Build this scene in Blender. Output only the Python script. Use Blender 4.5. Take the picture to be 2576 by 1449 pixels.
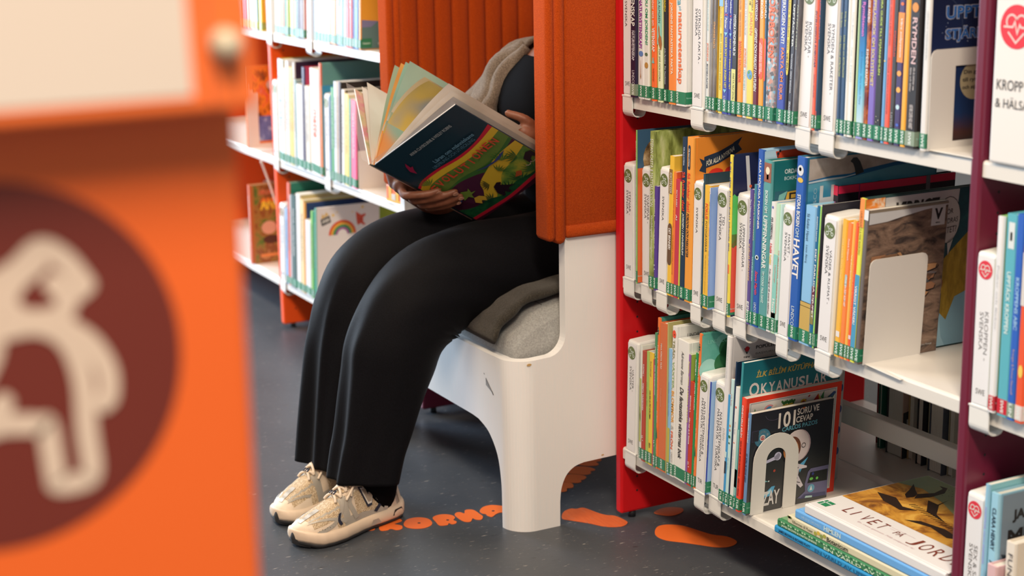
import bpy, bmesh, math, random
from mathutils import Vector, Matrix
random.seed(7)
R=math.radians
for o in list(bpy.data.objects): bpy.data.objects.remove(o)
S=bpy.context.scene
COL=S.collection
# ------------------------------------------------------------------ camera
cam_d=bpy.data.cameras.new('camera'); cam=bpy.data.objects.new('camera',cam_d); COL.objects.link(cam)
S.camera=cam
_p,_r,_y=0.236645923,-0.0169998347,-1.08227533
_f=Vector((math.sin(_y)*math.cos(_p),math.cos(_y)*math.cos(_p),-math.sin(_p)))
_rt=Vector((math.cos(_y),-math.sin(_y),0)); _up=_rt.cross(_f)
_r2=_rt*math.cos(_r)+_up*math.sin(_r); _u2=_up*math.cos(_r)-_rt*math.sin(_r)
M=Matrix((( _r2.x,_u2.x,-_f.x,2.8453),(_r2.y,_u2.y,-_f.y,-1.7757),(_r2.z,_u2.z,-_f.z,1.33),(0,0,0,1)))
cam.matrix_world=M
cam_d.sensor_fit='HORIZONTAL'; cam_d.sensor_width=36.0; cam_d.lens=4122.739/2576*36.0
cam_d.clip_start=.05; cam_d.clip_end=60
cam_d.dof.use_dof=True; cam_d.dof.focus_distance=3.15; cam_d.dof.aperture_fstop=3.5
# ------------------------------------------------------------------ world, lights, exposure
W=bpy.data.worlds.new('World'); S.world=W; W.use_nodes=True
bg=W.node_tree.nodes['Background']; bg.inputs[0].default_value=(1,.96,.92,1); bg.inputs[1].default_value=.36
S.view_settings.view_transform='Standard'; S.view_settings.look='None'
S.view_settings.exposure=0.06; S.view_settings.gamma=1.0; S.view_settings.use_curve_mapping=False
def area(name,loc,to,sx,sy,power,color,label):
    d=bpy.data.lights.new(name,'AREA'); d.shape='RECTANGLE'; d.size=sx; d.size_y=sy; d.energy=power; d.color=color
    o=bpy.data.objects.new(name,d); COL.objects.link(o); o.location=loc
    o.rotation_euler=(Vector(to)-Vector(loc)).to_track_quat('-Z','Z').to_euler()
    return o
WARM=(1.0,.80,.60); COOL=(.70,.84,1.0)
area('ceiling_light',(1.0,-2.3,3.9),(.9,-1.0,0),1.6,.5,78,(1,.76,.53),'')
area('ceiling_light',(-2.4,-2.3,3.9),(-2.2,-1.0,0),1.6,.5,105,(1,.80,.60),'')
area('ceiling_light',(3.8,-2.0,3.9),(3.2,-1.5,0),1.6,.5,205,(1,.80,.61),'')
area('window_daylight',(-5.2,-2.2,1.8),(-.6,-.4,.4),3.0,2.0,360,COOL,'')
# ------------------------------------------------------------------ helpers
def lin(c): return c/12.92 if c<=.04045 else ((c+.055)/1.055)**2.4
def hexlin(h): return [lin(int(h[i:i+2],16)/255) for i in (0,2,4)]
REF={'r':hexlin('e8d8c8'),'l':hexlin('e4ded8'),'n':[.8,.8,.8]}
def col(h,ref='r'):
    w=REF[ref]; v=[max(.0025,min(.88,a/b*.80)) for a,b in zip(hexlin(h),w)]
    return (v[0],v[1],v[2],1)
_mats={}
def mat(h,rough=.5,ref='r',spec=.5,bump=0,bscale=200,kind='',sheen=0,metal=0):
    key=(h,rough,ref,spec,bump,bscale,kind,sheen,metal)
    if key in _mats: return _mats[key]
    m=bpy.data.materials.new((kind or 'surface')+'_'+h); m.use_nodes=True
    nt=m.node_tree; b=nt.nodes['Principled BSDF']
    b.inputs['Base Color'].default_value=col(h,ref); b.inputs['Roughness'].default_value=rough
    b.inputs['Specular IOR Level'].default_value=spec; b.inputs['Metallic'].default_value=metal
    if sheen: b.inputs['Sheen Weight'].default_value=sheen; b.inputs['Sheen Roughness'].default_value=.5
    if bump:
        n=nt.nodes.new('ShaderNodeTexNoise'); n.inputs['Scale'].default_value=bscale; n.inputs['Detail'].default_value=4
        tc=nt.nodes.new('ShaderNodeTexCoord'); nt.links.new(tc.outputs['Object'],n.inputs['Vector'])
        bp=nt.nodes.new('ShaderNodeBump'); bp.inputs['Strength'].default_value=bump; bp.inputs['Distance'].default_value=.002
        nt.links.new(n.outputs['Fac'],bp.inputs['Height']); nt.links.new(bp.outputs[0],b.inputs['Normal'])
    _mats[key]=m; return m
def ramp_mat(name,stops,scale=30,detail=6,rough=.45,stretch=(1,1,1),ref='r',bump=0,mode='noise',dist=.0,axis=None,rng=(0,1),sheen=0,nrough=.6,spec=.5):
    """noise (or axis gradient) through a colour ramp"""
    key=('ramp',name)
    if key in _mats: return _mats[key]
    m=bpy.data.materials.new(name); m.use_nodes=True; nt=m.node_tree; L=nt.links; b=nt.nodes['Principled BSDF']
    b.inputs['Roughness'].default_value=rough; b.inputs['Specular IOR Level'].default_value=spec
    if sheen: b.inputs['Sheen Weight'].default_value=sheen
    tc=nt.nodes.new('ShaderNodeTexCoord'); mp=nt.nodes.new('ShaderNodeMapping'); mp.inputs['Scale'].default_value=stretch
    L.new(tc.outputs['Object'],mp.inputs['Vector'])
    if mode=='voronoi':
        n=nt.nodes.new('ShaderNodeTexVoronoi'); n.inputs['Scale'].default_value=scale; out=n.outputs['Color']
        sx=nt.nodes.new('ShaderNodeSeparateColor'); L.new(out,sx.inputs[0]); out=sx.outputs[0]
    elif mode=='wave':
        n=nt.nodes.new('ShaderNodeTexWave'); n.inputs['Scale'].default_value=scale; n.inputs['Distortion'].default_value=dist or 3; n.inputs['Detail'].default_value=3; out=n.outputs['Fac']
    else:
        n=nt.nodes.new('ShaderNodeTexNoise'); n.inputs['Scale'].default_value=scale; n.inputs['Detail'].default_value=detail; n.inputs['Roughness'].default_value=nrough; n.inputs['Distortion'].default_value=dist; out=n.outputs['Fac']
    L.new(mp.outputs[0],n.inputs['Vector'])
    r=nt.nodes.new('ShaderNodeValToRGB'); e=r.color_ramp.elements
    if axis is not None:
        sp=nt.nodes.new('ShaderNodeSeparateXYZ'); L.new(tc.outputs['Object'],sp.inputs[0])
        mr=nt.nodes.new('ShaderNodeMapRange'); mr.inputs[1].default_value=rng[0]; mr.inputs[2].default_value=rng[1]; L.new(sp.outputs[axis],mr.inputs[0])
        mx=nt.nodes.new('ShaderNodeMath'); mx.operation='MULTIPLY_ADD'; mx.inputs[1].default_value=.18; L.new(out,mx.inputs[0]); 
        sb=nt.nodes.new('ShaderNodeMath'); sb.operation='SUBTRACT'; sb.inputs[1].default_value=.09; L.new(mr.outputs[0],sb.inputs[0]); L.new(sb.outputs[0],mx.inputs[2])
        out=mx.outputs[0]
    L.new(out,r.inputs[0])
    e[0].position=stops[0][0]; e[0].color=col(stops[0][1],ref); e[1].position=stops[-1][0]; e[1].color=col(stops[-1][1],ref)
    for p,h in stops[1:-1]:
        q=e.new(p); q.color=col(h,ref)
    L.new(r.outputs[0],b.inputs['Base Color'])
    if bump:
        bp=nt.nodes.new('ShaderNodeBump'); bp.inputs['Strength'].default_value=bump; bp.inputs['Distance'].default_value=.003
        L.new(n.outputs[0],bp.inputs['Height']); L.new(bp.outputs[0],b.inputs['Normal'])
    _mats[key]=m; return m
class MB:
    """collects polygons with materials; build() links them as ONE mesh object"""
    def __init__(s): s.v=[]; s.f=[]; s.m=[]; s.mats=[]; s.sm=[]
    def mi(s,m):
        if m not in s.mats: s.mats.append(m)
        return s.mats.index(m)
    def poly(s,pts,m,smooth=False):
        b=len(s.v); s.v+= [tuple(p) for p in pts]; s.f.append(tuple(range(b,b+len(pts)))); s.m.append(s.mi(m)); s.sm.append(smooth)
    def mesh(s,vs,fs,m,smooth=False):
        b=len(s.v); s.v+=[tuple(p) for p in vs]; k=s.mi(m)
        for f in fs: s.f.append(tuple(b+i for i in f)); s.m.append(k); s.sm.append(smooth)
    def box(s,a,b,m,mt=None):
        x0,y0,z0=a; x1,y1,z1=b
        v=[(x0,y0,z0),(x1,y0,z0),(x1,y1,z0),(x0,y1,z0),(x0,y0,z1),(x1,y0,z1),(x1,y1,z1),(x0,y1,z1)]
        s.mesh(v,[(0,3,2,1),(4,5,6,7),(0,1,5,4),(1,2,6,5),(2,3,7,6),(3,0,4,7)],m)
    def prism(s,prof,mapf,d0,d1,m,smooth=False,caps=True):
        """prof: closed 2D outline, mapf(u,v,d)->xyz, extruded d0..d1"""
        n=len(prof); v=[mapf(u,w,d0) for u,w in prof]+[mapf(u,w,d1) for u,w in prof]
        f=[(i,(i+1)%n,n+(i+1)%n,n+i) for i in range(n)]
        s.mesh(v,f,m,smooth)
        if caps: s.poly(v[:n][::-1],m); s.poly(v[n:],m)
    def loft(s,rings,m,closed=True,caps=True,smooth=True):
        n=len(rings[0]); v=[p for r in rings for p in r]; f=[]
        for i in range(len(rings)-1):
            for j in range(n if closed else n-1):
                a=i*n+j; b=i*n+(j+1)%n; f.append((a,b,b+n,a+n))
        if caps: f.append(tuple(range(n))[::-1]); f.append(tuple((len(rings)-1)*n+j for j in range(n)))
        s.mesh(v,f,m,smooth)
    def tube(s,pts,r,m,seg=8,caps=True):
        pts=[Vector(p) for p in pts]; rs=r if isinstance(r,(list,tuple)) else [r]*len(pts)
        rings=[]; up=Vector((.13,.27,.95))
        for i,p in enumerate(pts):
            d=(pts[min(i+1,len(pts)-1)]-pts[max(i-1,0)]).normalized()
            a=d.cross(up); 
            if a.length<.05: a=d.cross(Vector((1,0,0)))
            a.normalize(); b=a.cross(d)
            rings.append([p+a*math.cos(t)*rs[i]+b*math.sin(t)*rs[i] for t in [2*math.pi*k/seg for k in range(seg)]])
        s.loft(rings,m,True,caps)
    def disc(s,c,r,mapf,m,n=20,ry=None):
        ry=ry or r; s.poly([mapf(c[0]+r*math.cos(2*math.pi*k/n),c[1]+ry*math.sin(2*math.pi*k/n)) for k in range(n)],m)
    def ring(s,c,r,w,mapf,m,n=24,a0=0,a1=2*math.pi,ry=None):
        ry=ry or r; k=ry/r
        A=[a0+(a1-a0)*i/n for i in range(n+1)]
        for a,b in zip(A,A[1:]):
            s.poly([mapf(c[0]+rr*math.cos(t),c[1]+rr*k*math.sin(t)) for rr,t in ((r-w/2,a),(r+w/2,a),(r+w/2,b),(r-w/2,b))],m)
    def line(s,pts,w,mapf,m):
        """flat stroke along a polyline, mitred so that its pieces never overlap"""
        n=len(pts); L=[];Rr=[]
        for i in range(n):
            a=pts[max(i-1,0)]; b=pts[min(i+1,n-1)]; p=pts[i]
            d1=Vector((p[0]-a[0],p[1]-a[1])); d2=Vector((b[0]-p[0],b[1]-p[1]))
            d1=d1.normalized() if d1.length>1e-9 else d2.normalized(); d2=d2.normalized() if d2.length>1e-9 else d1
            n1=Vector((-d1.y,d1.x)); nn=n1+Vector((-d2.y,d2.x)); nn=nn.normalized() if nn.length>1e-6 else n1
            k=w/2/max(nn.dot(n1),.45); L.append((p[0]+nn.x*k,p[1]+nn.y*k)); Rr.append((p[0]-nn.x*k,p[1]-nn.y*k))
        v=[mapf(*q) for q in L]+[mapf(*q) for q in Rr]
        s.mesh(v,[(i,i+1,n+i+1,n+i) for i in range(n-1)],m)
    def build(s,name,parent=None,bevel=0,recalc=False,weld=False):
        me=bpy.data.meshes.new(name); me.from_pydata(s.v,[],s.f)
        for m in s.mats: me.materials.append(m)
        me.polygons.foreach_set('material_index',s.m); me.polygons.foreach_set('use_smooth',s.sm)
        me.update()
        if recalc or weld:
            bm=bmesh.new(); bm.from_mesh(me)
            if weld: bmesh.ops.remove_doubles(bm,verts=bm.verts,dist=1e-5)
            bmesh.ops.recalc_face_normals(bm,faces=bm.faces); bm.to_mesh(me); bm.free()
        o=bpy.data.objects.new(name,me); COL.objects.link(o)
        if parent: o.parent=parent
        if bevel:
            b=o.modifiers.new('bevel','BEVEL'); b.width=bevel; b.segments=2; b.limit_method='ANGLE'; b.angle_limit=R(50)
        return o
def tag(o,label=None,cat=None,group=None,kind=None):
    if label: o['label']=label
    if cat: o['category']=cat
    if group: o['group']=group
    if kind: o['kind']=kind
    return o
def thing(name,label,cat,loc=(0,0,0),rot=(0,0,0),group=None):
    o=bpy.data.objects.new(name,None); COL.objects.link(o); o.location=loc; o.rotation_euler=rot; o.empty_display_size=.05
    return tag(o,label,cat,group)
_txt={}
def text2d(s,style=''):
    """text as a 2D mesh normalised to its own bounding box; returns verts, faces, aspect"""
    k=(s,style)
    if k in _txt: return _txt[k]
    cu=bpy.data.curves.new('t','FONT'); cu.body=s; cu.resolution_u=3; cu.fill_mode='BOTH'
    if 'b' in style: cu.offset=.022
    if 'B' in style: cu.offset=.05
    if 'i' in style: cu.shear=.25
    o=bpy.data.objects.new('t',cu); COL.objects.link(o)
    me=o.to_mesh(); vs=[(v.co.x,v.co.y) for v in me.vertices]; fs=[tuple(p.vertices) for p in me.polygons]
    o.to_mesh_clear(); bpy.data.objects.remove(o); bpy.data.curves.remove(cu)
    if not vs: vs=[(0,0),(1,0),(0,1)]; fs=[(0,1,2)]
    x0=min(v[0] for v in vs); x1=max(v[0] for v in vs); y0=min(v[1] for v in vs); y1=max(v[1] for v in vs)
    V=[((x-x0)/(x1-x0),(y-y0)/(y1-y0)) for x,y in vs]
    _txt[k]=(V,fs,(x1-x0)/(y1-y0)); return _txt[k]
def put_text(mb,s,mapf,x0,x1,y0,y1,m,style=''):
    V,F,_=text2d(s,style); mb.mesh([mapf(x0+(x1-x0)*a,y0+(y1-y0)*b) for a,b in V],F,m)
def smoothcurve(pts,n=6):
    """Catmull-Rom through 2D/3D points"""
    P=[Vector(p) for p in pts]; out=[]
    for i in range(len(P)-1):
        p0=P[max(i-1,0)]; p1=P[i]; p2=P[i+1]; p3=P[min(i+2,len(P)-1)]
        for k in range(n):
            t=k/n; out.append(.5*((2*p1)+(p2-p0)*t+(2*p0-5*p1+4*p2-p3)*t*t+(3*p1-p0-3*p2+p3)*t**3))
    out.append(P[-1]); return out
def closedcurve(pts,n=6):
    P=[Vector(p) for p in pts]; out=[]; N=len(P)
    for i in range(N):
        p0,p1,p2,p3=P[i-1],P[i],P[(i+1)%N],P[(i+2)%N]
        for k in range(n):
            t=k/n; out.append(.5*((2*p1)+(p2-p0)*t+(2*p0-5*p1+4*p2-p3)*t*t+(3*p1-p0-3*p2+p3)*t**3))
    return out
# ------------------------------------------------------------------ the room
def floor_mat():
    m=bpy.data.materials.new('blue_grey_linoleum'); m.use_nodes=True; nt=m.node_tree; L=nt.links; b=nt.nodes['Principled BSDF']
    tc=nt.nodes.new('ShaderNodeTexCoord')
    n1=nt.nodes.new('ShaderNodeTexNoise'); n1.inputs['Scale'].default_value=3; n1.inputs['Detail'].default_value=6; L.new(tc.outputs['Object'],n1.inputs['Vector'])
    r1=nt.nodes.new('ShaderNodeValToRGB'); e=r1.color_ramp.elements; e[0].position=.35; e[0].color=(.050,.060,.074,1); e[1].position=.7; e[1].color=(.070,.080,.094,1); L.new(n1.outputs[0],r1.inputs[0])
    prev=r1.outputs[0]
    for ang,sc,th,c in ((.5,(160,34,1),.70,(.34,.33,.31,1)),(-.35,(230,50,1),.71,(.26,.27,.28,1)),(.2,(90,20,1),.70,(.030,.034,.04,1)),(1.0,(300,70,1),.72,(.30,.28,.24,1))):
        mp=nt.nodes.new('ShaderNodeMapping'); mp.inputs['Rotation'].default_value=(0,0,ang); mp.inputs['Scale'].default_value=sc; L.new(tc.outputs['Object'],mp.inputs['Vector'])
        n=nt.nodes.new('ShaderNodeTexNoise'); n.inputs['Scale'].default_value=1; n.inputs['Detail'].default_value=3; L.new(mp.outputs[0],n.inputs['Vector'])
        mr=nt.nodes.new('ShaderNodeMapRange'); mr.inputs[1].default_value=th-.03; mr.inputs[2].default_value=th+.04; L.new(n.outputs[0],mr.inputs[0])
        mx=nt.nodes.new('ShaderNodeMix'); mx.data_type='RGBA'; L.new(mr.outputs[0],mx.inputs[0]); L.new(prev,mx.inputs[6]); mx.inputs[7].default_value=c; prev=mx.outputs[2]
    # long scratches
    mp=nt.nodes.new('ShaderNodeMapping'); mp.inputs['Rotation'].default_value=(0,0,-.75); mp.inputs['Scale'].default_value=(140,1.6,1); L.new(tc.outputs['Object'],mp.inputs['Vector'])
    n=nt.nodes.new('ShaderNodeTexNoise'); n.inputs['Scale'].default_value=1; n.inputs['Detail'].default_value=1; L.new(mp.outputs[0],n.inputs['Vector'])
    mr=nt.nodes.new('ShaderNodeMapRange'); mr.inputs[1].default_value=.76; mr.inputs[2].default_value=.82; L.new(n.outputs[0],mr.inputs[0])
    mx=nt.nodes.new('ShaderNodeMix'); mx.data_type='RGBA'; L.new(mr.outputs[0],mx.inputs[0]); L.new(prev,mx.inputs[6]); mx.inputs[7].default_value=(.16,.16,.16,1); prev=mx.outputs[2]
    L.new(prev,b.inputs['Base Color']); b.inputs['Roughness'].default_value=.42; b.inputs['Specular IOR Level'].default_value=.5
    n2=nt.nodes.new('ShaderNodeTexNoise'); n2.inputs['Scale'].default_value=60; n2.inputs['Detail'].default_value=5; L.new(tc.outputs['Object'],n2.inputs['Vector'])
    bp=nt.nodes.new('ShaderNodeBump'); bp.inputs['Strength'].default_value=.12; bp.inputs['Distance'].default_value=.002; L.new(n2.outputs[0],bp.inputs['Height']); L.new(bp.outputs[0],b.inputs['Normal'])
    return m
mb=MB(); mb.box((-7,-5,-.05),(5,4,0),floor_mat()); tag(mb.build('floor'),kind='structure')
WALL=mat('d8d0c4',.8,'n',bump=.1,bscale=80)
mb=MB(); mb.box((-7,4,0),(5,4.1,4.2),WALL); tag(mb.build('wall_back'),kind='structure')
mb=MB(); mb.box((-7,-5,4.2),(5,4,4.3),WALL); tag(mb.build('ceiling'),kind='structure')
# ------------------------------------------------------------------ library shelving
WHITE=mat('e0d2c0',.38,'r',bump=.03,bscale=300); WHITEL=mat('e0d6ca',.32,'l',bump=.03,bscale=300)
ZS=(.1675,.5455,.926,1.307)
def side_panel(parent,x0,x1,y0,m,dm,holes):
    mb=MB(); mb.box((x0,y0-.004,.014),(x1,y0+.665,1.62),m); o=mb.build('side_panel',parent,bevel=.005)
    h=MB()
    for s in holes:
        x=x1+.0004 if s>0 else x0-.0004
        for k in range(46):
            z=.062+k*.0325
            for y in (y0+.036,y0+.285):
                h.disc((y,z),.0025,lambda a,b:(x,a,b),dm,8)
    if holes: h.build('pin_hole',o).__setitem__('kind','stuff')
    for y in (y0+.03,y0+.63):
        f=MB(); f.tube([((x0+x1)/2,y,0),((x0+x1)/2,y,.016)],.009,dm,10); f.build('foot',parent)
    return o
BLK=mat('1a1a1e',.6)
def board(parent,x0,x1,y0,z,m):
    mb=MB(); r=.005
    prof=[(y0,z-.025),(y0,z-r),(y0+r*.3,z-r*.3),(y0+r,z),(y0+.318,z),(y0+.318,z-.006),(y0+.02,z-.006),(y0+.018,z-.025)]
    mb.prism(prof,lambda a,b,d:(d,a,b),x0+.0006,x1-.0006,m); return mb.build('shelf',parent)
def rail(parent,x0,x1,y,z,m):
    mb=MB(); mb.box((x0,y,z+.098),(x1,y+.026,z+.138),m); mb.build('back_rail',parent,bevel=.003)
def rearboard(parent,x0,x1,y0,z,m):
    mb=MB(); mb.box((x0+.0006,y0,z-.025),(x1-.0006,y0+.31,z),m); mb.build('rear_shelf',parent,bevel=.002)
RED=mat('c8181c',.42,'r',bump=.05,bscale=150,spec=.22); PURP=mat('6d1c30',.34,'r',bump=.04,bscale=150); ORA=mat('ee5218',.42,'l',spec=.25,bump=.05,bscale=150)
right=thing('library_shelf_unit','double-sided white shelf unit with red and purple side panels on the right','bookcase',(0,0,0))
side_panel(right,-.024,0,0,RED,BLK,(1,))
side_panel(right,1.0005,1.0225,0,PURP,BLK,(1,))
side_panel(right,2.03,2.054,0,PURP,BLK,())
for a,b in ((0,1.0),(1.023,2.03)):
    for z in ZS:
        board(right,a,b,0,z,WHITE); rail(right,a,b,.312,z,WHITE); rearboard(right,a,b,.348,z,WHITE)
left=thing('library_shelf_unit','double-sided white shelf unit with two orange and one maroon side panel, left of the armchair','bookcase',(0,0,0))
YL=-.055
side_panel(left,-1.95,-1.922,YL,ORA,BLK,(1,))
side_panel(left,-.915,-.892,YL,PURP,BLK,())
side_panel(left,-2.98,-2.952,YL,ORA,BLK,())
for a,b in ((-1.922,-.915),(-2.952,-1.95)):
    for z in (.160,.545,.930,1.311):
        board(left,a,b,YL,z,WHITEL); rail(left,a,b,YL+.312,z,WHITEL); rearboard(left,a,b,YL+.348,z,WHITEL)
# ------------------------------------------------------------------ white armchair with orange felt
CREAM=ramp_mat('white_lacquered_wood',[(.3,'ebe0d4'),(.7,'f2e9e0')],scale=40,stretch=(14,14,.35),rough=.45,bump=.05)
chair=thing('armchair','white moulded wood armchair lined with ribbed orange felt','armchair',(-.4525,0,0))
CX=-.4525
def chair_frame():
    rr=.055; hw=.4125; yf=-.245; yb=.44
    L1=yb-(yf+rr); A=math.pi/2*rr; L2=2*(hw-rr); tot=2*L1+2*A+L2
    def plan(s):
        if s<L1: return (-hw, yb-s)
        s-=L1
        if s<A: t=s/rr; return (-hw+rr-rr*math.cos(t), yf+rr-rr*math.sin(t))
        s-=A
        if s<L2: return (-hw+rr+s, yf)
        s-=L2
        if s<A: t=s/rr; return (hw-rr+rr*math.sin(t), yf+rr-rr*math.cos(t))
        s-=A; return (hw, yf+rr+s)
    sy=lambda y: tot-(yb-y)            # s of a point on the right side at depth y
    sx=lambda x: L1+A+(x+hw-rr)        # s of a point on the front at x
    def arc(cx,cz,r,a0,a1,n=8): return [(cx+r*math.cos(R(a0+(a1-a0)*i/n)),cz+r*math.sin(R(a0+(a1-a0)*i/n))) for i in range(n+1)]
    mid=tot/2
    # right half outline, from centre bottom, anticlockwise
    xb=sx(.357); lg=sy(-.134)
    half=[(mid,.219)]
    half+=[(sx(.222),.219)]+smoothcurve([(sx(.252),.217),(sx(.300),.200),(sx(.338),.160),(sx(.3535),.105),(sx(.356),.05)],5)+[(sx(.356),0.0)]
    half+=[(lg,0.0)]+smoothcurve([(lg+.0005,.055),(lg+.004,.085),(lg+.016,.112),(lg+.036,.128),(lg+.06,.134)],5)
    half+=[(sy(.30),.143),(sy(.325),.13),(sy(.335),.10),(sy(.336),0),(sy(.42),0),(sy(.44),.3),(sy(.44),1.38),(sy(-.05),1.38),(sy(-.10),1.36),(sy(-.117),1.32)]
    half+=[(sy(-.117),.425)]+arc(sy(-.117)-.044,.425,.044,0,-82,8)+[(sy(-.195),.3795),(sx(.30),.3765),(mid,.3765)]
    half=[(p[0],p[1]) for p in half]
    bm=bmesh.new()
    out=half[:-1]+[(tot-a,b) for a,b in half[::-1][0:-1]]
    # drop duplicate centre points
    vs=[bm.verts.new((a,0,b)) for a,b in out]; f=bm.faces.new(vs)
    for s0 in (L1,L1+A+L2):
        for k in range(13):
            g=bm.verts[:]+bm.edges[:]+bm.faces[:]
            bmesh.ops.bisect_plane(bm,geom=g,plane_co=(s0+A*k/12,0,0),plane_no=(1,0,0))
    bmesh.ops.triangulate(bm,faces=bm.faces)
    for v in bm.verts:
        x,y=plan(v.co.x); v.co=Vector((x,y,v.co.z))
    bmesh.ops.remove_doubles(bm,verts=bm.verts,dist=1e-4)
    bmesh.ops.recalc_face_normals(bm,faces=bm.faces)
    me=bpy.data.meshes.new('frame'); bm.to_mesh(me); bm.free(); me.materials.append(CREAM)
    # outward normals
    o=bpy.data.objects.new('frame',me); COL.objects.link(o); o.parent=chair
    for p in me.polygons:
        if p.center.x>.41:
            if p.normal.x<0: me.flip_normals()
            break
    sd=o.modifiers.new('thickness','SOLIDIFY'); sd.thickness=.024; sd.offset=-1; sd.use_even_offset=True
    bv=o.modifiers.new('bevel','BEVEL'); bv.width=.003; bv.segments=2; bv.limit_method='ANGLE'; bv.angle_limit=R(60)
    return o
fr=chair_frame()
# scuffs and chips on the frame front
mb=MB(); SC=mat('4a4644',.7); TAN=mat('c89a5c',.7)
F=lambda a,b:(a-CX,-.2456,b)
sc=[(-.164,.322),(-.160,.3195),(-.152,.3145),(-.141,.3055),(-.128,.293),(-.138,.298),(-.148,.302),(-.156,.300),(-.1575,.310)]
for k in range(9):
    x=-.160+k*.0032; z0=.3195-k*.0027; mb.line([(x,z0),(x+.0006,z0-.016+k*.0016)],.0016,F,SC); 
mb.line([(-.160,.3195),(-.1285,.2925)],.0012,F,SC); mb.line([(-.1335,.297),(-.1265,.290)],.003,F,SC); mb.line([(-.170,.328),(-.166,.326)],.0015,F,SC)
G=lambda a,b:(.4131,a,b)
mb.disc((-.205,.372),.006,lambda a,b:(.4126-.0009+.0012,a,b),TAN,8,.0028)
mb.line([(-.03,.1418),(-.024,.1424)],.003,G,TAN)
mb.build('scuff_mark',fr)
# seat deck
mb=MB(); mb.box((-.385,-.217,.30),(.385,.43,.335),CREAM); mb.build('seat_deck',chair,bevel=.004)
FELT=ramp_mat('orange_felt',[(.25,'9a3309'),(.5,'b8430f'),(.75,'d05618')],scale=420,detail=5,rough=.95,bump=.8,sheen=.06,nrough=.75,spec=.03)
FELTD=mat('8e3414',.95,spec=.1)
# ribbed inner lining (U shaped)
def lining():
    hw=.357; yf=-.128; yb=.36; rr=.14
    pts=[]; n=14
    L1=yb-rr-yf; A=math.pi/2*rr; L2=2*(hw-rr); tot=2*L1+2*A+L2
    def plan(s):
        if s<L1: return Vector((-hw,yf+s)),Vector((1,0))
        s-=L1
        if s<A: t=s/rr; return Vector((-hw+rr-rr*math.cos(t),yb-rr+rr*math.sin(t))),Vector((math.cos(t),-math.sin(t)))
        s-=A
        if s<L2: return Vector((-hw+rr+s,yb)),Vector((0,-1))
        s-=L2
        if s<A: t=s/rr; return Vector((hw-rr+rr*math.sin(t),yb-rr+rr*math.cos(t))),Vector((-math.sin(t),-math.cos(t)))
        s-=A; return Vector((hw,yb-rr-s)),Vector((-1,0))
    pitch=.0455; nch=int(tot/pitch); rings=[]; S_=[]
    for i in range(nch):
        for q in (0,.02,.06,.15,.35,.65,.85,.94,.98): S_.append(((i+q)*tot/nch, .010*(1-abs(2*q-1)**6) if q>0 else 0))
    S_.append((tot,0))
    for z in (.615,1.36):
        rings.append([(plan(min(s,tot-1e-5))[0].x+plan(min(s,tot-1e-5))[1].x*h, plan(min(s,tot-1e-5))[0].y+plan(min(s,tot-1e-5))[1].y*h, z) for s,h in S_])
    mb=MB(); mb.loft(rings,FELT,closed=False,caps=False,smooth=True); 
    return mb.build('ribbed_lining',chair)
lining()
mb=MB(); mb.box((-.388,.372,.336),(.388,.392,1.36),CREAM); mb.build('back_board',chair)
def wing(sx):
    """felt cover hanging over a side panel: rolled front edge, seam, hem"""
    ob=.4125; mb=MB()
    def rbox(y0,y1,z0,z1,xa,xb,r,name):
        m=MB(); prof=[]
        for cx,cy,a in ((xb-r,y1-r,0),(xa+r,y1-r,90),(xa+r,y0+r,180),(xb-r,y0+r,270)):
            prof+=[(cx+r*math.cos(R(a+k*15)),cy+r*math.sin(R(a+k*15))) for k in range(7)]
        zs=[z0,z0+r*.35,z0+r,z1]; ins=[r*.9,r*.3,0,0]; rings=[]
        for z,i in zip(zs,ins):
            cxm=(xa+xb)/2; cym=(y0+y1)/2
            rings.append([(sx*(cxm+(p-cxm)*(1-i/((xb-xa)/2+.0001)*.9)),cym+(q-cym)*(1-i/((y1-y0)/2)*.9),z) for p,q in prof])
        m.loft(rings,FELT,True,True,True); return m.build(name,w)
    w=bpy.data.objects.new('wing_cover',None); COL.objects.link(w); w.parent=chair
    rbox(-.160,-.139,.628,1.40,ob-.050,ob+.008,.010,'front_roll')
    rbox(-.1415,-.118,.622,1.40,ob-.052,ob+.014,.011,'front_roll')
    rbox(-.119,.43,.634,1.40,ob-.050,ob+.010,.006,'outer_panel')
    rbox(-.119,.43,.6335,.660,ob-.045,ob+.0125,.005,'hem')
for s in (1,-1): wing(s)
# grey felt cushion
GREY=ramp_mat('grey_felt',[(.25,'7d766c'),(.55,'a0988c'),(.8,'b4ab9e')],scale=260,detail=5,rough=.95,bump=.5,sheen=.2,nrough=.75,spec=.1)
def cushion():
    mb=MB(); prof=[(-.215,.345),(-.222,.372),(-.226,.398),(-.215,.422),(-.19,.447),(-.15,.472),(-.10,.490),(-.02,.500),(.12,.503),(.26,.500),(.31,.485),(.325,.44),(.32,.36),(.30,.342)]
    prof=[(p.x,p.y) for p in smoothcurve([(a,b,0) for a,b in prof],3)]
    rings=[]; hw=.374
    for u in (-1,-.995,-.98,-.95,-.9,-.8,-.55,-.3,0,.3,.55,.8,.9,.95,.98,.995,1):
        k=(1-abs(u)**14); r=[]
        for y,z in prof:
            zz=.342+(z-.342)*(.80+.2*k)*(1.0-.03*abs(u)) ; yy=.05+(y-.05)*(.97+.03*k)
            r.append((u*hw,yy,zz))
        rings.append(r)
    mb.loft(rings,GREY,True,True,True); c=mb.build('seat_cushion',weld=True); c.location=(CX,0,0)
    tag(c,'plump grey felt seat cushion lying in the white armchair','cushion')
    m=MB()
    for dz in (0,.009):
        m.tube([(-.33+.66*i/24,-.118-dz*1.1,.4838-dz*.62-.004*(abs(-1+2*i/24)**6)) for i in range(25)],.0009,mat('5f584f',.9),5)
    m.build('seam',c)
cushion()
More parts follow.
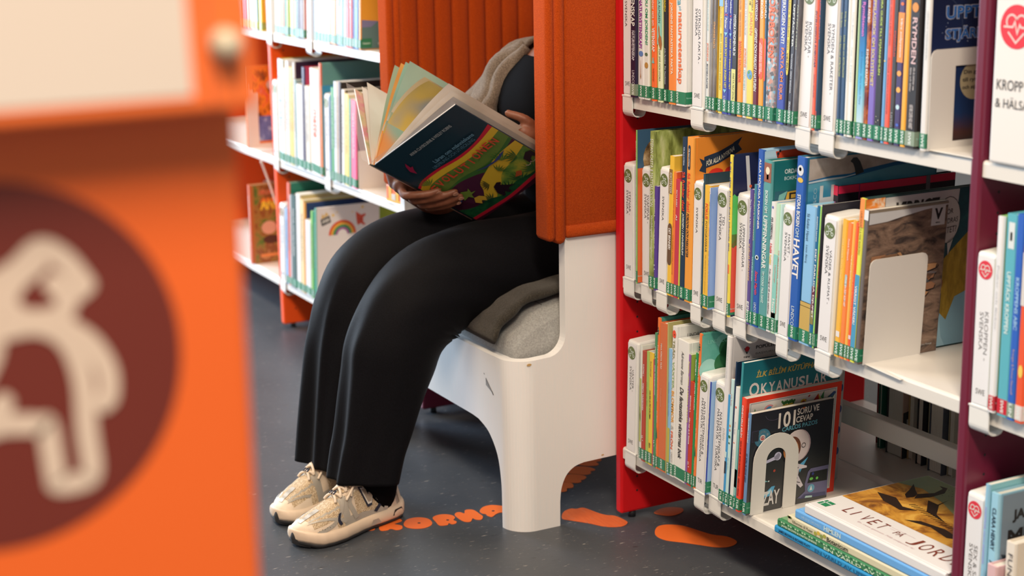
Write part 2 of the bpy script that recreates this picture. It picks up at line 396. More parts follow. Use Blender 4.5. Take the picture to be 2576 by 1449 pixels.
# ------------------------------------------------------------------ books and shelf dividers
GREEN='2a7a52'
def spine_art(name,h):
    if name=='stone': return ramp_mat('grey_stone_print_'+h,[(.3,'5c544e'),(.5,h),(.7,'b0a698')],scale=35,stretch=(1,1,.25),rough=.4)
    if name=='stone2': return ramp_mat('dark_stone_print',[(.35,'28262a'),(.6,'4a4844'),(.75,'8c8880')],scale=30,stretch=(1,1,.3),rough=.4)
    if name=='holo': return ramp_mat('glitter_foil',[(.05,'6f6a68'),(.3,'b8b0a8'),(.45,'8cc0d0'),(.55,'dcd4cc'),(.7,'e0957c'),(.9,'9c9690')],scale=170,mode='voronoi',rough=.25)
    if name=='rymd': return ramp_mat('blue_gradient_print',[(0,'9a94c4'),(.10,'c4d4d8'),(.35,'58b0cc'),(.55,'2c7cae'),(.8,'2c3c74'),(1,'1c2848')],scale=12,axis=2,rng=(.0,.26),rough=.35)
    if name=='galaxy': return ramp_mat('fiery_galaxy_print',[(.3,'3c1c24'),(.45,'7a2c20'),(.55,'c86c2c'),(.68,'2c2028')],scale=22,rough=.35)
    if name=='forest': return ramp_mat('mossy_forest_print',[(.25,'2e2c1c'),(.42,'6f7434'),(.55,'a2a85a'),(.68,'c8c48c'),(.8,'5c5630')],scale=26,stretch=(1.6,1.6,.45),rough=.4)
    return None
FLAT=lambda h,ref='r': mat(h,.42,ref)
PAGE=ramp_mat('paper_edges',[(.3,'cdbfa8'),(.7,'e6dac8')],scale=900,stretch=(1,.02,.02),rough=.9)
PAGEL=mat('ded6c8',.9,'l')
def shape(mb,kind,z0,z1,x0,x1,mp,m):
    """small printed motif in the rectangle x0..x1, z0..z1 (z0 upper)"""
    zc=(z0+z1)/2; hz=abs(z0-z1)/2; xc=(x0+x1)/2; hx=(x1-x0)/2
    P=lambda L: mb.poly([mp(xc+a*hx,zc+b*hz) for a,b in L],m)
    if kind=='box': P([(-1,-1),(1,-1),(1,1),(-1,1)])
    elif kind in('o','gem'): mb.disc((xc,zc),hx,mp,m,14,hz)
    elif kind=='globe':
        mb.disc((xc,zc),hx,mp,m,18,hz); g=FLAT('5c9a54')
        n=lambda u,v:(mp(u,v)[0],mp(u,v)[1]-.00012,mp(u,v)[2])
        mb.poly([n(xc+a*hx,zc+b*hz) for a,b in ((-.7,.5),(-.2,.85),(.1,.5),(-.2,.1),(-.6,.1))],g); mb.poly([n(xc+a*hx,zc+b*hz) for a,b in ((0,-.2),(.6,0),(.5,-.5),(.1,-.8))],g)
    elif kind=='pill': P([(-1,.85),(-.6,.97),(0,1),(.6,.97),(1,.85),(1,-.85),(.6,-.97),(0,-1),(-.6,-.97),(-1,-.85)])
    elif kind=='tri': P([(-1,.9),(1,.9),(0,-1)])
    elif kind=='flask': P([(-.3,1),(.3,1),(.3,.2),(.9,-.7),(.6,-1),(-.6,-1),(-.9,-.7),(-.3,.2)])
    elif kind=='brush': P([(-.1,1),(.1,1),(.3,-.4),(.6,-.7),(0,-1),(-.6,-.7),(-.3,-.4)])
    elif kind=='dino': P([(-.6,1),(-.2,.8),(0,.2),(.7,.05),(1,-.5),(.6,-1),(.1,-.9),(-.5,-.6),(-.9,-.2),(-.5,.1),(-.8,.6)])
    elif kind=='poppy':
        P([(-.9,.5),(-.2,1),(.6,.8),(1,.1),(.8,-.7),(.1,-1),(-.7,-.8),(-1,-.1)])
        mb.disc((xc+.1*hx,zc-.15*hz),hx*.22,lambda a,b:(mp(a,b)[0],mp(a,b)[1]-.00012,mp(a,b)[2]),FLAT('2c2018'),8,hz*.2)
    elif kind=='tree':
        P([(-.08,-1),(.08,-1),(.06,.2),(-.06,.2)]); 
        for a,b in ((0,.8),(-.5,.45),(.5,.5),(-.3,.1),(.4,.1),(0,.4)): mb.disc((xc+a*hx,zc+b*hz),hx*.42,mp,m,7,hz*.16)
    elif kind=='cone': P([(0,1),(.9,-.75),(.12,-.75),(.12,-1),(-.12,-1),(-.12,-.75),(-.9,-.75)])
COVER={}
def sticker(root,t,code,wide,ref,w=.02,color=GREEN,z0=.004,h=.023,faded=False):
    mb=MB(); g=FLAT('8a9478' if faded else color,ref); wt=FLAT('e4ece0',ref); z1=z0+h; e=.0006; x0,x1=.0006,t-.0006
    mb.box((x0,-e,z0),(x1,-e*.3,z1),g)
    mb.box((t-.0003,.0,z0),(t+.0004,w,z1),g)
    mp=lambda a,b:(a,-e-.00015,b); mt=lambda x,y:mp(y,-x)
    cw=min(.0062,(x1-x0)*.62); cx=(x0+x1)/2 if not wide else x0+.006
    put_text(mb,code,mt,-(z1-.0012),-(z0+.0012),cx-cw/2,cx+cw/2,wt,'b')
    if w>.012: put_text(mb,'Naturvetenskap',lambda a,b:(t+.0006,a,b),.002,w-.001,z0+.0095,z0+.0135,FLAT('a8d0b8',ref))
    mb.build('spine_label',root)
def make_book(name,label,group,X,Y,Z,t,w,h,lean,k,sp,co,T=(),Rr=(),art='',lb='',ref='r',yaw=0,wl=.02,lcol=GREEN):
    root=thing(name,label,'book',(X,Y,Z+(t*math.sin(abs(lean)) if lean>0 else 0)+.0002),(0,lean,yaw),group)
    ms=spine_art(art,sp) or mat(sp,.42,ref,bump=.02,bscale=300); mc=mat(co,.36,ref) if co!=sp or art[:2]=='c:' else ms
    if art=='forest': mc=ms
    hard=(k=='h'); bt=.0022 if hard and t>.007 else .0007; ov=.003 if hard else 0.0
    r=min(.0026,t*.3)
    mb=MB(); up=lambda a,b,d:(a,b,d)
    # spine strip with rounded shoulders, left board, right board: one shell
    mb.prism([(0,bt+r),(0,r),(r*.3,r*.3),(r,0),(t-r,0),(t-r*.3,r*.3),(t,r),(t,bt+r),(t-bt,bt+r),(bt,bt+r)],up,0,h,ms)
    mb.box((0,bt+r,0),(bt,w,h),mc)
    if hard:
        mb.box((t-bt,bt+r,0),(t-.0006,.0085,h),mc); mb.box((t-bt,.0085,0),(t,w,h),mc)
    else: mb.box((t-bt,bt+r,0),(t,w,h),mc)
    S1=lambda u,v:(u,-.0004,v); S2=lambda u,v:(u,-.0007,v)
    if hard and t>.009: # headband shadow line
        pass
    for kd,z0,z1,u0,u1,c in Rr: shape(mb,kd,min(z0/1000,h),max(z1/1000,0),max(u0*t,.0002),min(u1*t,t-.0002),S1 if kd in('box','pill') else (lambda u,v:(u,-.00055,v)),FLAT(c,ref))
    for s,z0,z1,u0,u1,c,st in Tx(T): put_text(mb,s,lambda x,y:S2(y,-x),-min(z0/1000,h-.002),-max(z1/1000,.001),u0*t,u1*t,FLAT(c,ref),st)
    if art[:2]=='c:' and art[2:] in COVER: COVER[art[2:]](mb,t,w,h,ref)
    mb.build('cover',root)
    p=MB(); p.box((bt,bt+r,ov),(t-bt,w-ov,h-ov if hard else h-.0003),PAGE if ref=='r' else PAGEL); p.build('pages',root)
    if lb:
        code=lb.rstrip('xw'); sticker(root,t,code,lb.endswith('w'),ref,wl,lcol,faded=lb.endswith('x'))
    return root
def Tx(T):
    for q in T:
        yield q if len(q)==7 else tuple(q)+('',)
OLIVE='66703c'
def logo_round(mb,c,r,mp,mp2,bgc,fg,kind,ref):
    mb.disc(c,r,mp,FLAT(bgc,ref),28)
    m=FLAT(fg,ref); w=r*.09; x,z=c
    if kind=='molecule':
        L=lambda a,b: mb.line([(x+a[0]*r,z+a[1]*r),(x+b[0]*r,z+b[1]*r)],w,mp2,m)
        nodes=[(-.42,-.38,.22),(.50,-.36,.20),(.05,.08,.17),(.40,.22,.12),(-.12,.0,.0)]
        for a,b,q in nodes:
            if q: mb.ring((x+a*r,z+b*r),q*r,w,mp2,m,14)
        L((-.30,-.2),(-.06,.0)); L((.18,-.02),(.36,-.2)); L((.05,.25),(.1,.42)); L((-.1,.14),(-.24,.30)); L((-.24,.30),(-.50,.58)); L((-.24,.30),(-.16,.62)); L((.15,.14),(.3,.2))
    else:
        H=[(0,-.72),(-.62,-.05)]; 
        mb.line([(x-.62*r*.8,z-.25*r),(x,z-.72*r),(x+.5*r,z-.25*r)],w,mp2,m)
        mb.ring((x-.30*r,z+.22*r),.31*r,w,mp2,m,14,R(20),R(215)); mb.ring((x+.30*r,z+.22*r),.31*r,w,mp2,m,14,R(-35),R(160))
        mb.line([(x+a*r,z+b*r) for a,b in ((-.78,-.02),(-.22,-.02),(-.1,.22),(.06,-.3),(.2,.1),(.3,-.02),(.78,-.02))],w,mp2,m)
def make_divider(label,group,X,Y,Z,t,h,lean,lines,code,ref='r',logo='molecule',logobg=OLIVE,drop=.044,depth=.068,gap=.003):
    root=thing('shelf_divider',label,'shelf divider',(X,Y,Z+.0004),(0,lean,0),group)
    body=mat('e8dccc' if ref=='r' else 'e6e0d8',.35,ref,bump=.02,bscale=300); card=mat('e8dcd4' if ref=='r' else 'e6e2de',.5,ref)
    mb=MB(); d=depth
    prof=[(0,.004),(.0012,.001),(.004,0),(t-.004,0),(t-.0012,.001),(t,.004),(t,d-.018),(t-.006,d-.005),(t-.016,d),(.016,d),(.006,d-.005),(0,d-.018)]
    rings=[]
    for z,i,sl in ((.0,0,0),(h-.012,0,0),(h-.004,.0006,0),(h-.001,.002,.0),(h,.005,.0)):
        rings.append([(t/2+(a-t/2)*(1-i/(t/2)),d/2+(b-d/2)*(1-i/(d/2)),z+ (0.004*(b/d) if z>h-.013 else 0)) for a,b in prof])
    mb.loft(rings,body,True,True,False); mb.build('body',root)
    c=MB(); x0,x1=t*.10,t*.86; zt=h-.006
    c.box((x0,-.0012,.004),(x1,-.0004,zt),card)
    mp=lambda a,b:(a,-.0014,b); mt=lambda x,y:mp(y,-x)
    for s,z0,z1,u0,u1,cc,st in Tx(lines): put_text(c,s,mt,-z0/1000,-z1/1000,x0+(x1-x0)*u0,x0+(x1-x0)*u1,FLAT(cc,ref),st)
    put_text(c,code,mp,x0+(x1-x0)*.22,x0+(x1-x0)*.80,.0195,.0285,FLAT('26262a',ref))
    co=c.build('label_card',root)
    l=MB(); rr=min(.0145,(x1-x0)*.46)
    logo_round(l,((x0+x1)/2-.0005,h-.012-rr),rr,lambda a,b:(a,-.0017,b),lambda a,b:(a,-.0020,b),logobg,'e0e0cc',logo,ref)
    l.build('logo_sticker',root)
    k=MB(); th=.0022; rr=.014
    outer=[(-.002,.001),(-.002,-drop+rr)]+[(-.002+rr-rr*math.cos(R(a)),-drop+rr-rr*math.sin(R(a))) for a in (18,36,54,72,90)]+[(.020,-drop),(.026,-drop+.002),(.030,-drop+.007),(.031,-drop+.012)]
    inner=[]
    for i,p in enumerate(outer):
        q0=outer[max(i-1,0)]; q1=outer[min(i+1,len(outer)-1)]; dx,dy=q1[0]-q0[0],q1[1]-q0[1]; l=math.hypot(dx,dy)
        inner.append((p[0]-dy/l*th,p[1]+dx/l*th))
    k.prism(outer+inner[::-1],lambda y,z,x:(x,y,z),.0006,t-.0006,body); k.box((-.001,-.0028,-.0022),(t+.0012,-.0004,.0006),body)
    k.build('hook',root)
    return root
# ------------------------------------------------------------------ printed cover art (right-hand covers)
def cover(fn):
    COVER[fn.__name__[2:]]=fn; return fn
class Cv:
    """drawing helper on the +X cover: u = depth from the spine, v = height; d = metres below the top"""
    def __init__(s,mb,t,w,h,ref): s.mb,s.t,s.w,s.h,s.ref=mb,t,w,h,ref; s.k=0
    def mp(s,k): return lambda u,v: (s.t+.0003+.00018*k,u,v)
    def P(s,pts,c,k=0,top=False):
        s.mb.poly([s.mp(k)(u,(s.h-v) if top else v) for u,v in pts],c if not isinstance(c,str) else FLAT(c,s.ref))
    def box(s,u0,v0,u1,v1,c,k=0,top=False): s.P([(u0,v0),(u1,v0),(u1,v1),(u0,v1)],c,k,top)
    def disc(s,u,v,r,c,k=0,ry=None,n=24,top=False): s.mb.disc((u,s.h-v if top else v),r,s.mp(k),FLAT(c,s.ref) if isinstance(c,str) else c,n,ry)
    def ring(s,u,v,r,wd,c,k=0,ry=None,top=False,a0=0,a1=6.2832): s.mb.ring((u,s.h-v if top else v),r,wd,s.mp(k),FLAT(c,s.ref),20,a0,a1,ry)
    def line(s,pts,wd,c,k=0,top=False): s.mb.line([(u,s.h-v if top else v) for u,v in pts],wd,s.mp(k),FLAT(c,s.ref))
    def text(s,tx,u0,u1,v0,v1,c,k=1,st='',top=False,rise=0):
        if top: v0,v1=s.h-v1,s.h-v0
        f=s.mp(k); put_text(s.mb,tx,lambda a,b:f(a,b+rise*(a-u0)),u0,u1,v0,v1,FLAT(c,s.ref),st)
    def arctext(s,tx,u,v,r,a0,a1,size,c,k=2,inside=False):
        n=len(tx)
        for i,ch in enumerate(tx):
            if ch==' ': continue
            a=R(a0+(a1-a0)*(i+.5)/n); V,F,asp=text2d(ch,'b'); f=s.mp(k); rot=a-math.pi/2 if not inside else a+math.pi/2
            wd=size*min(asp,.9); cs,sn=math.cos(rot),math.sin(rot); cx,cy=u+r*math.cos(a),v+r*math.sin(a)
            s.mb.mesh([f(cx+((p-.5)*wd)*cs-((q-.5)*size)*sn,cy+((p-.5)*wd)*sn+((q-.5)*size)*cs) for p,q in V],F,FLAT(c,s.ref))
def C(*a): return Cv(*a)
@cover
def c_planet(*a):
    c=C(*a); c.box(.002,.002,c.w-.002,c.h-.002,'26282a'); c.disc(.035,c.h*.68,.03,'a88c54',1,.055); c.disc(.045,c.h*.69,.028,'26282a',2,.05)
@cover
def c_fire(*a):
    c=C(*a); c.box(.003,.003,c.w-.002,c.h-.002,ramp_mat('ember_print',[(.3,'3a1c14'),(.5,'b8501c'),(.65,'e8a040'),(.8,'5c2414')],scale=14,rough=.4))
    c.box(.003,.17,.05,.195,'e8b048',1)
@cover
def c_stj(*a):
    c=C(*a); c.box(.003,.003,c.w-.003,c.h-.003,ramp_mat('night_sky_print',[(0,'24201e'),(.10,'4c2a24'),(.2,'1c3458'),(.5,'1c2848'),(1,'16192a')],scale=9,axis=2,rng=(0,.3),rough=.35))
    for i in range(40): c.disc(.02+random.random()*.2,.09+random.random()*.2,.0005+random.random()*.0005,'b8c4d4',1,n=6)
    zt=.228
    for tx,v in (('UPPTÄCK',zt),('STJÄRNHIMLEN',zt-.036)):
        L=.135 if tx[0]=='U' else .170
        c.text(tx,.030,.030+L,v-.026,v,'b4b0b4',2,'B'); c.text(tx,.0312,.0288+L,v-.0248,v-.0012,'1f5c98',3,'b')
    c.ring(.015,.19,.05,.0006,'4c566c',1,a0=0,a1=1.6)
    c.disc(.095,.105,.030,'b4a078',2); c.text('Din guide',.072,.118,.114,.122,'2a2826',3,'b'); c.text('till rymden',.070,.120,.102,.110,'2a2826',3,'b'); c.text('och stjärnor',.070,.120,.090,.098,'2a2826',3,'b')
@cover
def c_fossil(*a):
    c=C(*a); c.box(.002,.002,c.w-.003,c.h-.002,'3a5870'); c.box(.002,.002,c.w-.003,c.h-.078,'d8602c',1); 
    c.disc(.06,c.h-.06,.045,ramp_mat('fossil_print',[(.3,'4a3424'),(.5,'9a7448'),(.7,'c8a880')],scale=60,rough=.5),2); c.disc(.065,c.h-.063,.030,'5c4430',3); c.disc(.067,c.h-.064,.018,'b89468',4)
@cover
def c_sa(*a):
    c=C(*a); N='2a3648'
    c.P([(.014,.064),(.030,.070),(.030,.047),(.014,.040),(.021,.053)],N,1,True); c.P([(.092,.041),(.113,.031),(.104,.020),(.113,.006),(.092,.016)],N,1,True)
    c.P([(.025,.061),(.060,.053),(.100,.036),(.100,.014),(.060,.030),(.025,.038)],N,2,True)
    def mp(x,y): # text along the bend
        t=(x-.030)/.066; return (c.t+.0012,x,c.h-.0565+ .026*t+.004*math.sin(t*3.14)*-1+y)
    put_text(c.mb,'FÖR ALLA NYFIKNA',mp,.030,.095,0,.0125,FLAT('e8dcc0'),'b')
    c.text('Så',.034,.105,.062,.118,'dc3424',1,'B',True)
    c.text('funkar det!',.02,.22,.13,.17,'dc3424',1,'B',True)
@cover
def c_klock(*a):
    c=C(*a); c.box(.003,.003,c.w-.003,c.h-.003,'1c2040'); 
    c.P([(.030+.001*0,.004),(.038,.004),(.048,.11),(.040,.11)],'cfc4b8',1,True)
    pts=[]
    for i in range(48):
        r=.052 if i%2 else .048; t=2*math.pi*i/48; pts.append((.0+max(.003-.0,r*math.cos(t))+.0,.125+r*math.sin(t)))
    c.P(pts,'5cbc5c',1,True); c.ring(.075,.09,.028,.008,'e8c84c',1,top=True); c.disc(.075,.09,.024,'ecdcb8',1,top=True)
    c.disc(.043,.062,.003,'ec6030',2,top=True); c.box(.003,.15,c.w-.01,.30,'e0503c',1,True)
@cover
def c_mask(*a):
    c=C(*a); c.box(.002,.002,c.w-.003,c.h-.002,'b4cad0'); 
    c.P([(.026,.004),(.13,.001),(.24,.0),(.24,.1),(.05,.1),(.034,.03)],'d0401c',1,True)
    for i in range(16): c.disc(.030+random.random()*.014,.004+i*.0045,.0016+random.random()*.0026,'2a2024',2,n=7,top=True)
@cover
def c_uppf(*a):
    c=C(*a); c.box(.006,.003,c.w-.003,c.h-.003,'1f6c68'); c.box(.008,.055,c.w-.003,c.h-.003,'2a5c64',1,True)
    c.text('ORDALAGET',.028,.086,.016,.0245,'e0e4d8',2,'b',True); c.text('BOKFÖRLAG',.028,.080,.028,.036,'ccd8cc',2,'',True)
    c.P([(.018,.062),(.036,.056),(.024,.083),(.014,.080)],'7cb0a0',2,True); c.P([(.036,.058),(.075,.055),(.078,.075),(.030,.080)],'e0a83c',3,True)
    c.box(.040,.060,.058,.072,'241e1c',4,True); c.box(.044,.063,.054,.070,'e0a83c',5,True); c.P([(.03,.083),(.05,.072),(.09,.074),(.09,.105),(.05,.115)],'4c9488',3,True)
    c.disc(.060,.088,.017,'e0a83c',5,top=True); c.disc(.060,.088,.013,'1c2426',6,top=True); c.disc(.060,.088,.007,'3c4c4c',7,top=True)
    for i in range(9):
        t=i*.698; c.P([(.026+.003*math.cos(t),.092+.003*math.sin(t)),(.026+.020*math.cos(t-.14),.092+.020*math.sin(t-.14)),(.026+.020*math.cos(t+.14),.092+.020*math.sin(t+.14))],'d8d8cc' if i%3 else 'e0a83c',6,True)
    c.disc(.026,.092,.004,'2c3434',7,top=True)
@cover
def c_havet(*a):
    c=C(*a); W=c.w-.003
    c.box(.0085,.003,W,c.h-.003,ramp_mat('deep_sea_print',[(.0,'0c2c40'),(.5,'17506c'),(.8,'3c88a0'),(.86,'5c9cac')],scale=10,stretch=(1,1,6),axis=2,rng=(.0,.33),rough=.35))
    c.P([(.0085,.003),(W,.003),(W,.022),(.20,.026),(.14,.032),(.10,.038),(.06,.037),(.0085,.041)],ramp_mat('stormy_sky_print',[(.3,'8c7868'),(.5,'b8a698'),(.7,'d8ccc0')],scale=9,rough=.4),1,True)
    c.P([(.0085,.041),(.06,.036),(.10,.036),(.14,.030),(.20,.024),(W,.020),(W,.027),(.20,.031),(.14,.038),(.10,.043),(.06,.043),(.0085,.047)],'14608c',2,True)
    c.P([(.0085,.043),(.05,.040),(.09,.040),(.12,.036),(.12,.038),(.08,.043),(.04,.044),(.0085,.046)],'c0c8c8',3,True)
    c.P([(.098,.014),(.104,.008),(.112,.008),(.120,.016),(.126,.028),(.130,.036),(.112,.040),(.108,.026),(.104,.018)],'2e3234',4,True)
    c.text('H',.034,.066,.052,.104,'ccc8c0',3,'b',True)
    f=c.mp(3); put_text(c.mb,'LIND&CO',lambda x,y:f(.024-y,x),c.h-.115,c.h-.055,-.0035,.0035,FLAT('9cb8bc'),'')
    c.disc(.168,.062,.016,'4c4c40',4,.007,top=True)
    for i in range(6): c.line([(.154+i*.006,.056),(.154+i*.006,.068)],.0012,'241f20',5,True)
@cover
def c_crim(*a):
    c=C(*a); c.box(.001,.003,c.w-.001,c.h-.001,'231f26'); c.box(.0005,.0003,c.w-.001,.014,'e0284c',1,True)
    c.line([(.047,.0),(.047,.05)],.002,'94285c',2,True); c.box(.012,.034,.078,.10,ramp_mat('sunset_print',[(0,'2c3040'),(.3,'d88c7c'),(.55,'8878b0'),(1,'344c98')],scale=20,axis=2,rng=(.17,.245),rough=.4),1,True)
    c.box(.082,.036,.15,.10,'c8b078',1,True); c.box(.155,.036,.25,.10,'4c7890',1,True); c.box(.200,.0,.210,.05,'6c6468',2,True)
@cover
def c_virr(*a):
    c=C(*a); W=c.w-.002; H=c.h
    c.box(.001,.002,W,H-.001,ramp_mat('teal_sky_print',[(.3,'1c3c40'),(.6,'245458'),(.8,'2c6c60')],scale=20,rough=.4))
    c.P([(.10,.06),(.14,.13),(.18,.16),(.215,.19),(W,.215),(W,.02),(.10,.02)],ramp_mat('ochre_field_print',[(.3,'8c6c1c'),(.6,'b8902c'),(.8,'c8a444')],scale=30,stretch=(1,3,1),rough=.5),1)
    c.P([(.09,.002),(.16,.002),(.14,.07),(.12,.09)],'6c8c44',2); 
    c.P([(.120,.003),(.150,.030),(.160,.018),(.180,.066),(.198,.050),(.214,.09),(W,.10),(W,.003)],'8cb0b8',3); c.P([(.16,.003),(.18,.066),(.19,.02),(.20,.003)],'a4c4c8',4)
    c.box(.001,.001,.042,.085,ramp_mat('lava_print',[(.35,'e0501c'),(.5,'f08c30'),(.6,'f4e0c0')],scale=16,dist=1.5,rough=.4),2,True)
    c.P([(.043,.002),(.205,.002),(.203,.038),(.043,.060)],'c8bcb0',2,True); c.text('VIRRIGT',.066,.162,.012,.040,'24201e',3,'Bi',True)
    c.disc(.184,.055,.027,'c8bcac',3,.041,top=True); c.P([(.186,.092),(.200,.086),(.190,.118)],'c8bcac',3,True); c.ring(.184,.055,.027,.0008,'2c2c2c',4,.041,top=True)
    for tx,u0,u1,v in (('VARFÖR',.156,.194,.036),('FÖRÄNDRAS',.150,.206,.053),('KLIMATET?',.152,.204,.070)): c.text(tx,u0,u1,v,v+.011,'2a2826',5,'',True,.08)
    for u,v,r in ((.160,.186,.014),(.166,.172,.013),(.170,.158,.010),(.163,.150,.012),(.158,.170,.014)): c.disc(u,v,r,'1c1a1e',5)
    c.P([(.140,.15),(.163,.15),(.170,.12),(.166,.095),(.156,.075),(.14,.07)],'9c6034',6); c.disc(.1775,.118,.0065,'8c5630',6,.010); c.disc(.160,.110,.0062,'dcd8d0',7,.009); c.disc(.159,.110,.0036,'2c4c2c',8,.006); c.line([(.153,.126),(.166,.124)],.0016,'1c1a1e',8)
    c.P([(.150,.074),(.168,.080),(.176,.100),(.182,.100),(.182,.06),(.165,.04),(.14,.045)],'222838',7); c.line([(.152,.077),(.168,.092)],.002,'b8a040',8)
@cover
def c_rock(*a):
    c=C(*a); W=c.w-.001
    c.box(.0005,.0005,W,c.h-.0005,ramp_mat('rock_face_photo',[(.25,'241e1c'),(.40,'4a3c34'),(.50,'7a5f4c'),(.60,'8e705a'),(.70,'b09074'),(.82,'594a42')],scale=26,detail=10,stretch=(1,.8,2.2),rough=.4,nrough=.68,dist=.6))
    random.seed(5)
    cols=('a87450','c08a5c','8a6448','6a625e','54504e','9c6c4c','746862')
    for i in range(34):
        u=.008+random.random()*(W-.02); v=.10+random.random()*.085; s=.006+random.random()*.014; n=random.choice((4,5,6)); a0=random.random()*6
        pts=[(u+s*(.7+.5*random.random())*1.5*math.cos(a0+6.283*k/n),v+s*(.6+.4*random.random())*.6*math.sin(a0+6.283*k/n)) for k in range(n)]
        pts=[(min(max(p,.001),W),min(max(q,.001),c.h-.02)) for p,q in pts]
        c.P([(p+.0012,q-.0022) for p,q in pts],'231d1c',1+(i%3)*2); c.P(pts,cols[i%7],2+(i%3)*2)
    c.P([(.0005,.0005),(W,.0005),(W,.006),(.12,.010),(.07,.017),(.04,.022),(.0005,.024)],'cfc6bc',8,True); c.box(.0005,.0005,W,.0045,'8c7a64',9,True)
    c.box(W-.036,.004,W-.006,.040,'c8beb2',9,True); c.text('V',W-.030,W-.012,.010,.030,'1c1a1a',10,'B',True); c.text('MERA',W-.026,W-.016,.034,.0365,'1c1a1a',10,'b',True)
    c.text('BERGARTER',.020,.126,.050,.076,'d0c8bc',9,'b'); c.text('Vilja förlag',.105,W-.012,.014,.018,'bcb4a8',9)
@cover
def c_leaf(*a):
    c=C(*a); c.box(.001,.003,c.w-.003,c.h-.001,'2c5c3c'); c.box(.052,.004,c.w-.004,c.h-.002,'8ca474',1)
    for i in range(12): c.disc(.068+.032*(i%4),c.h-.02-.03*(i//4),.013,'1f5036',2,.012)
@cover
def c_trad(*a):
    c=C(*a); c.text('LIND&CO',.026,.070,.016,.024,'6c645c',1,'',True)
    for i in range(14):
        t=i*.449; c.P([(.105+.012*math.cos(t-.3),.030+.012*math.sin(t-.3)),(.105+.032*math.cos(t),.030+.030*math.sin(t)),(.105+.012*math.cos(t+.3),.030+.012*math.sin(t+.3))],'c89024',1,True)
    c.disc(.105,.030,.015,'5c3c1c',2,top=True)
@cover
def c_barman(*a):
    c=C(*a); c.box(.024,.018,c.w-.02,.12,'22261c',1,True); c.P([(.026,.030),(.05,.020),(.11,.020),(.08,.05),(.03,.06)],'8cb83c',2,True); c.P([(.026,.05),(.045,.04),(.06,.06),(.03,.08)],'b8c850',3,True); c.disc(.036,.034,.010,'246c34',3,top=True)
@cover
def c_tradens(*a):
    c=C(*a); c.box(.002,.003,c.w-.003,c.h-.003,ramp_mat('teal_watercolour',[(.3,'4c9880'),(.6,'74b8a0'),(.8,'94ccb4')],scale=8,rough=.4)); c.disc(.02,.075,.022,'a4d0bc',1,top=True); c.disc(.055,.02,.020,'80c0a8',1,.014,top=True)
    for u,v,r in ((.075,.050,.030),(.055,.066,.022),(.095,.045,.028),(.065,.036,.022)): c.disc(u,v,r,'2c6c40',2,top=True)
    for u,v,r in ((.072,.108,.024),(.09,.095,.026),(.055,.112,.018)): c.disc(u,v,r,'1c5048',3,top=True)
    c.line([(.078,.14),(.082,.10),(.076,.075),(.060,.060)],.0024,'3c2c28',4,True); c.line([(.080,.09),(.094,.066)],.002,'3c2c28',4,True); c.P([(.062,.082),(.072,.070),(.070,.084)],'5c4030',5,True); c.P([(.074,.100),(.079,.088),(.080,.102)],'a8c868',5,True); c.P([(.052,.118),(.058,.108),(.059,.122)],'c0d070',5,True)
    for i in range(9): c.disc(.045+random.random()*.06,.03+random.random()*.05,.0011,'1c4c38',5,n=8,top=True)
    c.text('LIND&CO',.016,.062,.014,.022,'8cc4ac',5,'',True)
@cover
def c_tub(*a):
    c=C(*a); c.P([(.032,.026),(.046,.026),(.039,.039)],'221f24',1,True); c.P([(.0345,.026),(.0435,.026),(.039,.035)],'d8ccc0',2,True); c.disc(.039,.028,.0052,'c02c30',3,top=True); c.text('TÜBİTAK',.0315,.0465,.0415,.0455,'2c2828',2,'B',True)
    c.text('POPÜLER BİLİM',.060,.140,.022,.031,'3c3836',1,'b',True); c.text('BAŞVURU KİTAPLIĞI',.060,.155,.037,.043,'6c6660',1,'',True)
    for i in range(5): c.disc(c.w-.006,.06+i*.045,.004,'3c5c8c',1,.008)
@cover
def c_okya(*a):
    c=C(*a); c.box(.0005,.0005,c.w-.0005,c.h-.0005,ramp_mat('ocean_teal_print',[(.0,'94c0c0'),(.45,'5ca8a8'),(.70,'3f9494'),(.80,'1b7074'),(1,'17626a')],scale=7,axis=2,rng=(0,.298),rough=.33))
    c.text('İLK BİLİM KÜTÜPHANESİ',.030,.208,.018,.033,'c8a44c',2,'bi',True)
    c.text('O',.017,.040,.043,.071,'33605c',1,'b',True); c.text('O',.016,.039,.0425,.070,'dccabc',2,'b',True)
    for i,ch in enumerate('KYANUSLAR'):
        u=.0435+i*.0178; c.text(ch,u+.0007,u+.0157,.0475,.069,'2f5a58',1,'',True); c.text(ch,u,u+.015,.0468,.0682,'dccabc',2,'b',True)
